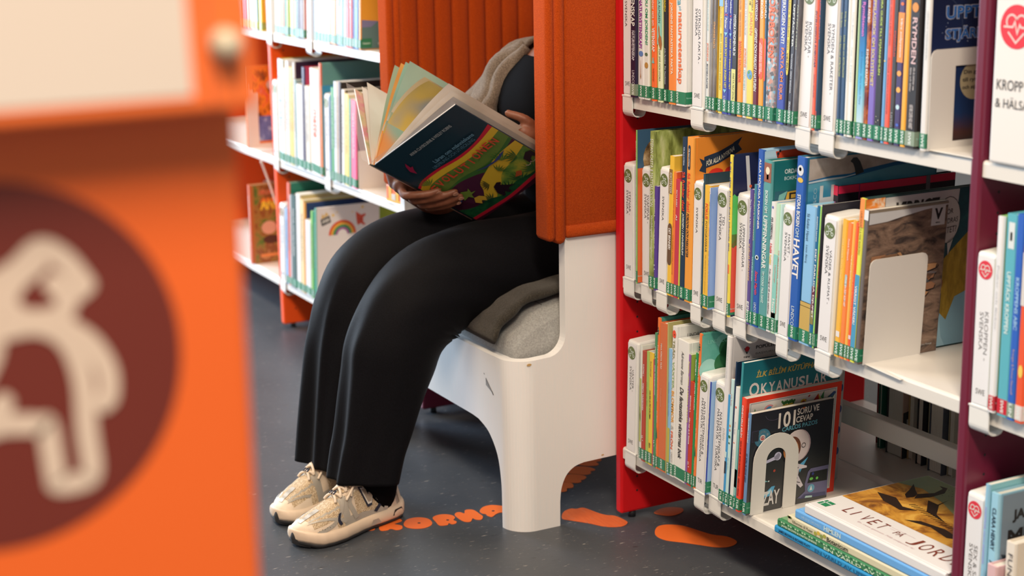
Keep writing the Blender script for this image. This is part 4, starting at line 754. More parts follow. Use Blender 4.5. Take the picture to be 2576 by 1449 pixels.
ROW_M=[
(102, -3, 400, 200, 242, -5, 'm', 'efe3d6', 'efe3d6', 'white shelf divider reading STENAR', [('STENAR -', 184, 135, 0.56, 0.8, '1b1b20', ''), ('SVENSKA', 186, 136, 0.26, 0.5, '1b1b20', '')], [], '', 'SWE'),
(745, -15, 35, 250, 317, -2, 'h', '8fb45e', '3d5a6c', 'tall pale green spine reading BARNENS UPPSLAGSBOK OM BERGARTER', [('BARNENS UPPSLAGSBOK OM BERGARTER OCH FOSSIL', 295, 55, 0.3, 0.7, 'e6ecd8', 'b')], [], 'c:fossil', 'SWE'),
(784, -3, 400, 200, 243, -3, 'm', 'efe3d6', 'efe3d6', 'white shelf divider reading SVAMPAR, behind the forest book', [('SVAMPAR -', 187, 129, 0.56, 0.8, '1b1b20', ''), ('SVENSKA', 188, 138, 0.26, 0.5, '1b1b20', '')], [], '', 'SWE'),
(1225, -15, 171, 240, 321, 11, 'h', 'a3a264', 'a3a264', 'mossy forest photo spine reading STEFAN CASTA', [('STEFAN CASTA & MATTIAS OLSSON', 306, 170, 0.2, 0.8, 'eceadc', ''), ('Vandskogens hemligheter', 152, 62, 0.3, 0.8, 'eceadc', 'i')], [], 'forest', 'SWE'),
(1401, -15, 92, 200, 213, 11, 'p', '583c86', '583c86', 'short purple spine beside the mossy forest book', [('BENDOWITZ, B.', 187, 151, 0.2, 0.5, 'e0d8e4', 'b'), ('Allan, men du heter ole', 143, 86, 0.2, 0.5, 'e0d8e4', 'b'), ('LL', 53, 38, 0.2, 0.6, 'e0d8e4', '')], [], '', 'SWE'),
(1497, -12, 374, 200, 255, 36, 'm', 'efe3d6', 'efe3d6', 'white shelf divider reading SVENSKA, right of the purple spine', [('SVENSKA', 197, 148, 0.3, 0.54, '1b1b20', '')], [], '', 'SWE'),
(1875, -15, 143, 200, 281, 35, 'p', 'f0b93c', 'f0b93c', 'yellow spine with brown patches reading DET BRINNER', [('IDIOTECEER', 248, 207, 0.2, 0.75, 'e8dcc4', ''), ('DET BRINNER!', 137, 94, 0.2, 0.75, 'f0e8dc', 'b')], [('box', 255, 206, 0, 0.8, '8a6a3c'), ('pill', 147, 62, 0, 1.2, '6c4c34')], '', 'SWE'),
(2025, -15, 81, 200, 251, 34, 'p', 'f0803c', 'e85c34', 'thin orange spine left of the red AI spine', [('DITT LOPP SJUNDA HUS', 208, 141, 0.3, 0.65, 'a45028', ''), ('EVA ROBERT & LUNA ANGSTER', 125, 45, 0.3, 0.65, 'a45028', '')], [], '', 'SWE'),
(2113, -15, 145, 200, 238, 32, 'h', 'c43c4c', 'b02c44', 'red spine reading FATTA SVÅRT AI', [('FATTA SVÅRT', 217, 183, 0.25, 0.6, 'f0dcd8', 'b'), ('AI', 168, 157, 0.25, 0.6, 'f0dcd8', 'b')], [], '', 'SWE'),
(2276, -15, 41, 200, 235, 26, 'p', 'd6c850', '4c3c2c', 'very thin yellow edge left of the navy Så funkar det', [], [], '', 'SWE'),
(2324, -15, 163, 250, 323, 24, 'h', '23384c', '23384c', 'navy spine reading Så funkar det! JORDEN I UNIVERSUM', [('FÖR ALLA NYFIKNA', 304, 268, 0.35, 0.65, 'c8ccd0', 'b'), ('Så funkar det!', 256, 179, 0.25, 0.8, 'ea4c30', 'b'), ('JORDEN I UNIVERSUM', 175, 91, 0.3, 0.75, 'e6e2dc', 'bi')], [], '', 'SWE'),
(2491, -15, 218, 260, 325, 24, 'h', 'f09a3c', 'ee8c30', 'orange spine reading Så funkar det! FORDON OCH FARKOSTER', [('FÖR ALLA NYFIKNA', 303, 268, 0.3, 0.5, 'e8e0d0', 'b'), ('Så funkar det!', 256, 180, 0.2, 0.6, 'ee5234', 'b'), ('FORDON OCH FARKOSTER', 177, 90, 0.2, 0.55, '2c2c34', 'bi')], [('pill', 310, 262, 0.22, 0.58, '26364a')], 'c:sa', 'SWE'),
(2712, -12, 340, 200, 244, 23, 'm', 'efe3d6', 'efe3d6', 'white shelf divider reading SVENSKA, right of the orange FORDON book', [('SVENSKA', 193, 143, 0.3, 0.54, '1b1b20', '')], [], '', 'SWE'),
(3056, -15, 53, 200, 261, 23, 'h', '2f4c58', '2a4048', 'dark teal spine reading KOLL PÅ AI', [('Jesper Ahlroth', 234, 198, 0.3, 0.7, '8cb0c0', 'i'), ('KOLL PÅ AI', 194, 161, 0.3, 0.75, 'e0cc4c', 'b')], [('o', 249, 244, 0.25, 0.75, 'dce4e8'), ('o', 56, 55, 0.4, 0.6, 'a8c8d0'), ('o', 44, 43, 0.3, 0.5, 'a8c8d0')], '', 'SWE'),
(3114, -15, 171, 200, 241, 22, 'p', 'f6b83e', 'e0a030', 'amber spine reading FOKUS FOTOGRAFERAR', [('FOKUS', 206, 176, 0.25, 0.75, 'ee5c34', 'b'), ('FOTOGRAFERAR', 172, 112, 0.35, 0.68, '5c4c30', ''), ('Mia Nyberg & Bettina Johansson', 106, 31, 0.4, 0.6, 'a07830', '')], [], '', 'SWE'),
(3295, -15, 35, 200, 238, 19, 'p', '7e98c8', '8ca4cc', 'white and blue Hallå spine, left of the TID divider', [('PER DEMERVALL', 211, 169, 0.1, 0.36, '4c4440', 'b'), ('Hallå', 161, 144, 0.1, 0.36, 'dc4434', 'b'), ('hallå!', 142, 123, 0.1, 0.36, 'e8c050', 'b'), ('Från röksignal till smarta telefoner', 115, 27, 0.1, 0.36, '4c4440', 'b')], [('box', 238, -16, 0, 0.42, 'e8dcd0'), ('box', 238, 226, 0.4, 1, 'e8dcd0'), ('o', 231, 227, 0.15, 0.35, '4c58a0')], '', 'SWE'),
(3334, -3, 400, 200, 244, 32, 'm', 'efe3d6', 'efe3d6', 'white shelf divider reading TID', [('TID -', 188, 163, 0.56, 0.8, '34343a', ''), ('SVENSKA', 191, 139, 0.24, 0.48, '34343a', '')], [], '', 'SWE'),
(3921, -15, 71, 240, 309, 14, 'h', 'f0d24c', '1e2440', 'yellow spine reading Lär dig klockan lekande lätt', [('Lär dig klockan', 296, 187, 0.2, 0.75, '4c4c8c', 'b'), ('lekande lätt', 183, 127, 0.3, 0.7, '4c4c8c', 'b'), ('EDIT BAR A SMÅ RECEPT', 81, 48, 0.35, 0.7, 'b8b440', '')], [('pill', 102, 84, 0.25, 0.75, 'f0703c')], 'c:klock', 'SWE'),
(3997, -3, 400, 200, 239, 22, 'm', 'efe3d6', 'efe3d6', 'white shelf divider reading UPPFINNINGAR', [('UPPFINNINGAR -', 182, 94, 0.56, 0.8, '34343a', ''), ('SVENSKA', 184, 135, 0.26, 0.5, '34343a', '')], [], '', 'SWE'),
(3532, 50, 97, 150, 246, 10, 'p', '9cc8d8', 'd8c884', 'light blue spine with pale yellow cover behind the UPPFINNINGAR divider', [('Fakta', 232, 221, 0.2, 0.8, '3c5c8c', '')], [], '', ''),
(4534, -15, 101, 200, 254, 24, 'p', '5f4c86', '5f4c86', 'purple spine reading Tero Mielonen in white', [('Tero Mielonen & Mari Ahokoivu', 236, 162, 0.3, 0.65, 'dcd4dc', 'b'), ('VI VÅLLAR SVINDLANDE', 153, 83, 0.25, 0.8, 'e4b878', 'bi'), ('EPI', 44, 26, 0.2, 0.85, 'e8e4e4', 'b')], [], '', 'SWE'),
(4642, -15, 74, 200, 265, 30, 'p', '4c8890', '4c5a6c', 'thin teal spine between the purple and blue spines', [('FAMILJEN & UPPFINNARE', 248, 161, 0.25, 0.6, 'd8d490', 'b'), ('TAMPUDUBOKEN', 131, 85, 0.25, 0.7, 'b8dcd8', 'b')], [], '', 'SWE'),
(4720, -15, 170, 270, 330, 31, 'h', '2c57a0', 'a8c4d0', 'tall blue spine reading ALLA MÖJLIGA MASKINER', [('ALLA MÖJLIGA MASKINER', 314, 184, 0.25, 0.75, 'ece8e8', 'b'), ('Steve Martin', 106, 61, 0.3, 0.75, 'e04450', 'bi'), ('LINDCO', 46, 24, 0.3, 0.7, 'd8dce4', '')], [('o', 136, 127, 0.2, 0.8, 'dce4ec'), ('o', 134, 129, 0.35, 0.65, '2c57a0')], 'c:mask', 'SWE'),
(4902, -15, 229, 245, 313, 36, 'h', '5c9890', '24746c', 'teal spine reading BOKEN OM UPPFINNINGAR with a light bulb', [('BOKEN OM', 259, 218, 0.3, 0.65, 'dce8e0', 'b'), ('UPPFINNINGAR', 213, 114, 0.2, 0.72, 'e6ece4', 'b'), ('TIM COOKE  PAUL DAVIZ', 110, 50, 0.3, 0.6, 'd0e4dc', 'b')], [('box', 309, 274, 0.05, 0.95, '9a5c44'), ('o', 302, 288, 0.25, 0.75, 'ecd8b0'), ('box', 288, 279, 0.38, 0.62, 'e8b060')], 'c:uppf', 'SWE'),
(5138, -15, 134, 200, 241, 41, 'p', 'e8dcd0', '7ca0cc', 'white and blue Hallå spine, right of the BOKEN OM UPPFINNINGAR book', [('PER DEMERVALL', 213, 172, 0.2, 0.6, '4c4440', 'b'), ('Hallå', 165, 147, 0.2, 0.6, 'dc4434', 'b'), ('hallå!', 144, 126, 0.2, 0.6, 'e8c050', 'b'), ('Från röksignal till smarta telefoner', 118, 32, 0.2, 0.6, '4c4440', 'b')], [('o', 234, 229, 0.3, 0.6, '4c58a0')], '', 'SWE'),
(5279, -15, 122, 200, 240, 44, 'p', 'c0d8b0', 'a8ccb8', 'pale green spine with a red foot reading Hens', [('Uppfinningar', 128, 94, 0.3, 0.7, 'e08068', ''), ('Hens', 65, 38, 0.25, 0.75, 'ecf0e4', 'b')], [('box', 147, 28, 0, 1, '8cc4b0'), ('box', 39, 29, 0, 1, 'e04c30')], '', 'SWE'),
(5406, -15, 35, 200, 241, 45, 'p', 'c8e0d8', 'c8e0d8', 'thin mint spine with red lettering', [('DE SMARTASTE UPPFINNINGARNA', 156, 38, 0.2, 0.8, 'd8604c', 'b')], [], '', 'SWE'),
(5445, -12, 340, 200, 242, 45, 'm', 'efe3d6', 'efe3d6', 'white shelf divider reading SVENSKA, behind the HAVET book', [('HAVET -', 191, 149, 0.62, 0.86, '34343a', ''), ('SVENSKA', 193, 140, 0.26, 0.5, '34343a', '')], [], '', 'SWE'),
(5789, -15, 236, 300, 332, 48, 'h', '2558a0', '2e6a80', 'thick blue spine reading STORA BOKEN OM HAVET', [('STORA BOKEN', 266, 209, 0.3, 0.7, 'e8ecf0', 'b'), ('OM', 206, 190, 0.3, 0.7, 'd8e0ec', ''), ('HAVET', 186, 115, 0.15, 0.85, 'f0f0f0', 'b'), ('LINDCO', 63, 27, 0.3, 0.65, 'dce0e8', '')], [('o', 318, 299, 0.15, 0.85, 'd8d0c8'), ('o', 314, 307, 0.3, 0.6, '5c4038'), ('o', 296, 287, 0.2, 0.85, 'e0b040')], 'c:havet', 'SWE'),
(6098, -15, 285, 200, 250, 49, 'h', '8cb8d8', '9cc4dc', 'light blue and sand spine reading Så funkar Havet', [('Så funkar Havet', 236, 187, 0.2, 0.45, '2c3c50', ''), ('Lasse Åberg', 180, 148, 0.2, 0.45, '2c3c50', '')], [('box', 78, 9, 0, 1, 'c8a050'), ('box', 78, 77, 0, 1, '6c5030'), ('box', 70, 69, 0, 1, '8c6c38')], '', 'SWE'),
(6391, -15, 85, 200, 254, 51, 'p', '1c6488', '1c6488', 'blue spine reading DET FARLIGA DJUPET', [('Josephine Laurenz', 236, 191, 0.3, 0.7, 'e4e8ec', 'b'), ('DET FARLIGA DJUPET', 178, 53, 0.25, 0.85, 'f0ece8', 'b')], [('box', 111, 67, 0, 1, '6c2434'), ('box', 67, 42, 0, 1, '8c7a3c')], '', 'SWE'),
(6481, -15, 40, 200, 254, 51, 'p', 'a4d468', 'a4d468', 'very thin lime green spine beside DET FARLIGA DJUPET', [], [], '', 'SWE'),
(6525, -15, 35, 200, 258, 51, 'p', '28262e', '28262e', 'thin black spine with red lettering left of the VÄDER divider', [('BURSTRÖM & TURLOCK', 171, 92, 0.1, 0.9, 'e04430', 'b')], [], '', 'SWE'),
(5910, 50, 146, 270, 278, 30, 'h', '2c262e', '26222a', 'black book with a crimson top edge behind the VÄDER divider', [('SVEN RUNES', 250, 164, 0.2, 0.7, 'c87ca8', '')], [('box', 278, 261, 0, 1, 'e4304e')], 'c:crim', ''),
(6564, -12, 400, 200, 243, 51, 'm', 'efe3d6', 'efe3d6', 'white shelf divider reading VÄDER & KLIMAT', [('VÄDER & KLIMAT -', 184, 88, 0.58, 0.82, '34343a', ''), ('SVENSKA', 190, 140, 0.26, 0.5, '34343a', '')], [], '', 'SWE'),
(7074, -15, 129, 200, 242, 57, 'p', 'f2b03a', 'f2b03a', 'amber spine just right of the VÄDER divider', [('OM VÄDER OCH VIND', 209, 139, 0.3, 0.6, 'f4d48c', '')], [('box', 46, 36, 0.2, 0.9, 'e8d8c8')], '', 'SWE'),
(7208, -15, 116, 200, 238, 59, 'p', 'f2803c', 'f2803c', 'orange spine, second right of the VÄDER divider', [('Fredrik Wijkmark', 211, 173, 0.3, 0.7, 'f6d0a8', 'b'), ('STORMEN SOM KOM HIT', 145, 93, 0.3, 0.7, 'e8ecec', 'b')], [('pill', 149, 128, 0.2, 0.7, 'a8b8b0')], '', 'SWE'),
(7335, -15, 75, 200, 245, 58, 'p', 'f4b04c', 'f4b04c', 'light orange spine left of the red HANDBOK spine', [('Väderboken', 186, 130, 0.3, 0.7, 'f4dca8', '')], [], '', 'SWE'),
(7413, -15, 74, 200, 242, 57, 'p', 'f05c34', 'f05c34', 'red orange spine reading HANDBOK FÖR MOLNSKÅDARE', [('HANDBOK FÖR MOLNSKÅDARE', 170, 76, 0.2, 0.75, 'f8a060', '')], [('box', 46, 39, 0.2, 0.95, 'e8c8c0')], '', 'SWE'),
(7492, -15, 116, 247, 285, 57, 'h', 'e0d84c', '26403c', 'large picture book with spine reading VIRRIGT VÄDER!', [('LAURI KAUNTO & MARI AHOKOIVU', 263, 189, 0.25, 0.65, '8c5c28', ''), ('VIRRIGT VÄDER!', 135, 67, 0.15, 0.7, 'f0f0ec', 'b')], [('box', 286, 236, 0, 1, 'f08a3c'), ('box', 154, 21, 0, 1, '4c94b0')], 'c:virr', 'SWE'),
(7613, -15, 108, 172, 267, 56, 'p', '6c6058', '6c6058', 'rock photo paperback behind the plain white bookend', [], [('box', 267, 250, 0, 1, 'e4dcd0')], 'c:rock', 'SWE'),
]
ROW_B=[
(170, -3, 400, 200, 247, 31, 'm', 'efe3d6', 'efe3d6', 'white shelf divider reading VÄXTER', [('VÄXTER -', 186, 137, 0.56, 0.82, '1b1b20', ''), ('SVENSKA', 191, 138, 0.26, 0.5, '1b1b20', '')], [], '', 'SWE'),
(831, -13, 67, 200, 249, 23, 'p', 'e0dcc8', 'e0dcc8', 'thin white and moss green spine right of the VÄXTER divider', [], [('box', 179, 40, 0, 1, 'b0b060'), ('dino', 119, 84, 0.1, 0.9, '6c7840')], '', 'SWE'),
(902, -13, 157, 200, 240, 26, 'h', 'b8402c', 'a83828', 'red spine reading FÖRSTA TRÄDBOKEN', [('KUNTING, I.', 212, 186, 0.25, 0.6, 'f0dcd0', 'b'), ('FÖRSTA TRÄDBOKEN', 171, 112, 0.25, 0.6, 'f0dcd0', 'b'), ('LL *', 56, 44, 0.25, 0.6, 'f0dcd0', 'b')], [], '', 'SWE'),
(1065, -13, 102, 200, 243, 25, 'p', 'a8bc5c', 'a8bc5c', 'light green spine between the red and yellow spines', [('Lotta tycker om TRÄD', 177, 125, 0.25, 0.7, '7c8c3c', '')], [], '', 'SWE'),
(1172, -13, 150, 200, 243, 24, 'p', 'f0c03c', '3c4c74', 'yellow spine reading FRÖ till BLOMMA', [('Emma Ludborough', 225, 192, 0.3, 0.65, '3c3420', 'i'), ('Lotta fakta om FRÖ till BLOMMA', 162, 100, 0.3, 0.65, '2c2c20', 'bi'), ('BERGHS', 48, 37, 0.3, 0.65, '3c3420', 'b')], [], '', 'SWE'),
(1330, -13, 30, 200, 232, 22, 'p', 'd05064', '2c2430', 'very thin pink spine beside the yellow one', [], [], '', ''),
(1365, -13, 95, 200, 289, 22, 'p', '4c8c5c', '4c8c5c', 'green spine reading SOFIS TRÄDEXPEDITION', [('CASTA, S.', 261, 234, 0.3, 0.7, 'e0ecd8', 'b'), ('SOFIS TRÄDEXPEDITION', 221, 157, 0.3, 0.7, 'e0ecd8', 'b'), ('LL *', 59, 45, 0.3, 0.7, 'e0ecd8', 'b')], [], '', 'SWE'),
(1466, -13, 82, 200, 323, 21, 'h', 'ee7434', '3c8474', 'tall orange Trädens liv spine, left and recessed', [('Trädens liv', 267, 227, 0.25, 0.75, 'f4dcc4', ''), ('SKOGENS MAGI OCH MYSTERIUM', 221, 146, 0.3, 0.7, 'f4d0b0', ''), ('Jen Green', 126, 100, 0.3, 0.75, 'f4dcc4', ''), ('LINDCO', 54, 32, 0.3, 0.6, 'f4d0b0', '')], [('tree', 305, 273, 0.15, 0.85, '2c5c4c'), ('cone', 91, 63, 0.2, 0.8, '2c6448')], '', 'SWE'),
(1555, -13, 273, 200, 315, 20, 'h', 'd86c3c', 'd8622c', 'burnt orange spine reading MINA FÖRSTA TRÄD', [('MINA FÖRSTA TRÄD', 272, 218, 0.2, 0.42, 'f4d8c0', 'b'), ('EMMA JANSSON', 177, 138, 0.2, 0.4, 'e8a078', '')], [], '', 'SWE'),
(1832, -13, 40, 200, 321, 19, 'p', 'b8a868', 'b8a868', 'thin olive spine right of the burnt orange one', [], [], '', ''),
(1377, 20, 140, 200, 326, 12, 'h', '3c7450', '2c5c3c', 'tall dark green spine at the back of the row', [('TRÄDGÅRDENS VÄXTER', 239, 145, 0.1, 0.5, 'd8dcc8', 'b')], [], 'c:leaf', 'SWE'),
(1882, -13, 98, 200, 268, 21, 'p', '90b8d8', '90b8d8', 'light blue and yellow spine left of the TRÄD VÄXTER book', [('NATURENS FÄRGER OM VÅREN', 198, 126, 0.3, 0.65, '5c88c0', '')], [('box', 101, 15, 0, 1, 'c0b04c')], '', 'SWE'),
(1985, -13, 148, 220, 318, 29, 'h', 'e8dccc', 'e8dccc', 'white spine reading TRÄD, VÄXTER, BLOMMOR & FRÖN', [('TRÄD,', 290, 249, 0.2, 0.8, '8c8454', 'b'), ('VÄXTER,', 245, 186, 0.2, 0.8, '9ab070', 'b'), ('BLOMMOR', 183, 115, 0.2, 0.8, 'eaa03c', 'b'), ('&', 110, 100, 0.2, 0.8, 'c4b8a8', 'b'), ('FRÖN', 97, 59, 0.2, 0.8, 'e45c30', 'b'), ('LINDCO', 52, 31, 0.3, 0.7, 'a8a098', '')], [('poppy', 311, 294, 0.1, 0.95, 'ec5030')], 'c:trad', 'SWE'),
(2137, -13, 397, 200, 295, 44, 'h', 'ece0d0', 'ece0d0', 'thick white spine reading De fantastiska växternas bok', [('Adrienne Barman', 273, 204, 0.4, 0.62, '2c2828', 'i'), ('De fantastiska växternas bok', 198, 46, 0.36, 0.68, '201c1c', 'bi')], [], 'c:barman', 'SWEw'),
(2539, -13, 61, 200, 273, 43, 'p', '94609c', 'a8b44c', 'purple spine with lime cover reading LÄBBIGA VÄXTER', [('Bergqvist - Nielsen', 259, 208, 0.15, 0.85, 'e8dc78', 'b'), ('LÄBBIGA VÄXTER', 204, 130, 0.15, 0.85, 'e0d868', 'b')], [], '', 'SWE'),
(2605, -13, 144, 200, 219, 51, 'h', 'c83c24', 'a83020', 'short red spine left of the green VÄXTER I VÄRLDEN', [('BERGENHOLTZ, A.', 190, 155, 0.1, 0.45, 'f4dcd4', 'b'), ('Allan men du är blomma', 144, 87, 0.1, 0.45, 'f4dcd4', 'b'), ('LL *', 50, 38, 0.2, 0.55, 'f4dcd4', 'b')], [], '', 'SWE'),
(2754, -13, 67, 200, 282, 50, 'p', '2c8c50', '3c9858', 'green spine reading VÄXTER I VÄRLDEN', [('FROSTER A.', 269, 235, 0.2, 0.75, 'e0f0e0', 'b'), ('VÄXTER I VÄRLDEN', 220, 164, 0.2, 0.75, 'e0f0e0', 'b')], [], '', 'SWE'),
(2827, -13, 75, 240, 324, 57, 'h', 'f07838', '5ca890', 'orange Trädens liv spine with a painted green tree cover', [('Trädens liv', 266, 227, 0.25, 0.75, 'f8dcc4', ''), ('SKOGENS MAGI OCH MYSTERIUM', 223, 146, 0.3, 0.7, 'f8c8a0', ''), ('Jen Green', 128, 104, 0.3, 0.75, 'f8dcc4', ''), ('LINDCO', 60, 40, 0.3, 0.6, 'f8d0b0', '')], [('tree', 305, 276, 0.15, 0.85, '2c5c4c'), ('cone', 91, 66, 0.2, 0.85, '2c6448')], 'c:tradens', 'SWE'),
(2906, -12, 340, 200, 247, 57, 'm', 'efe3d6', 'efe3d6', 'white shelf divider reading TIGRINSKA', [('NATURVETENSKAP &', 192, 81, 0.56, 0.8, '26262a', ''), ('MATEMATIK - TIGRINSKA', 197, 64, 0.28, 0.52, '26262a', '')], [], '', 'TIR'),
(3250, -13, 35, 200, 236, 62, 'p', '3c4c9c', '9cb8d8', 'blue spine with yellow foreign script, TIR sticker', [('PATTESON ENLIGHTENMENT', 228, 186, 0.3, 0.6, 'b8c0dc', 'b'), ('ሓጺር ታሪኽ ህዝቢ', 179, 75, 0.2, 0.75, 'e0cc70', 'b'), ('ERITREAN PUBLISHING', 66, 28, 0.3, 0.6, 'c0c8e0', '')], [], '', 'TIR'),
(3289, -3, 400, 200, 241, 61, 'm', 'efe3d6', 'efe3d6', 'white shelf divider reading TURKISKA', [('NATURVETENSKAP &', 181, 68, 0.56, 0.8, '26262a', ''), ('MATEMATIK - TURKISKA', 185, 56, 0.28, 0.52, '26262a', '')], [], '', 'TUR'),
(3714, -13, 132, 283, 340, 61, 'h', 'e4d8cc', 'cfc3b8', 'tall white Turkish book reading POPÜLER BİLİM', [('POPÜLER BİLİM KİTAPLARI', 320, 257, 0.35, 0.6, 'b0a8a0', ''), ('EVREN', 155, 131, 0.3, 0.7, 'c0b8b0', '')], [], 'c:tub', 'TUR'),
(3852, -13, 56, 200, 226, 62, 'p', '4494c0', '4494c0', 'short thin blue spine right of the tall white Turkish book', [], [('box', 90, 65, 0, 1, '2c3844'), ('box', 110, 98, 0, 1, 'c8dce4')], '', 'TUR'),
(3913, -13, 105, 200, 259, 63, 'p', 'c4dcdc', 'a04c34', 'pale mint spine with small leaf marks', [('Doğa İpuçları', 230, 206, 0.2, 0.8, 'd07c78', ''), ('Elif Nedim', 100, 75, 0.3, 0.7, 'a8b8b8', '')], [('o', 168, 163, 0.3, 0.7, 'e8903c'), ('o', 159, 154, 0.3, 0.7, 'e0705c'), ('o', 146, 140, 0.2, 0.8, '3c6c3c'), ('o', 132, 128, 0.3, 0.7, '4c5c3c')], '', 'TUR'),
(4024, -13, 32, 240, 297, 66, 'p', '20344c', '1c2c40', 'navy paperback standing tall behind the teal one', [], [], '', 'TUR'),
(4061, -13, 123, 200, 248, 66, 'p', 'e8e0d4', '6c7c4c', 'white spine with tiny red marks left of the teal book', [('Paulo Rafti', 178, 153, 0.3, 0.6, 'a8a8a8', ''), ('DOĞA VE ÇOCUK', 121, 81, 0.3, 0.65, 'b0a8a0', '')], [('o', 210, 205, 0.3, 0.6, 'e05040'), ('o', 137, 134, 0.3, 0.6, 'e08070')], '', 'TUR'),
(4188, -13, 74, 233, 300, 71, 'p', '3c8c8c', '1b6f74', 'teal paperback titled OKYANUSLAR', [], [('box', 166, 30, 0, 1, '8cb8a8'), ('box', 84, 47, 0, 1, 'c8bc54')], 'c:okya', 'TUR'),
(4267, -13, 128, 229, 232, 70, 'p', 'f0482c', 'e6381f', 'red framed children science paperback titled DENEYLERLE BİLİM', [('DENEYLERLE BİLİM', 217, 153, 0.3, 0.75, 'f4e0d4', 'b'), ('HELEN EDOM - MOIRA BUTTERFIELD - REBECCA HEDDLE', 146, 33, 0.35, 0.65, '6c2018', 'b')], [], 'c:dene', 'TUR'),
(4491, -13, 106, 195, 207, 69, 'p', '6c8cac', '262427', 'black space paperback titled 101 SORU VE CEVAP', [('GELECEĞİN DÂHİLERİ', 198, 148, 0.25, 0.65, 'e8ecf0', 'b'), ('101 SORU VE CEVAP UZAY', 126, 67, 0.25, 0.65, '243450', 'b')], [], 'c:101', 'TUR'),
]
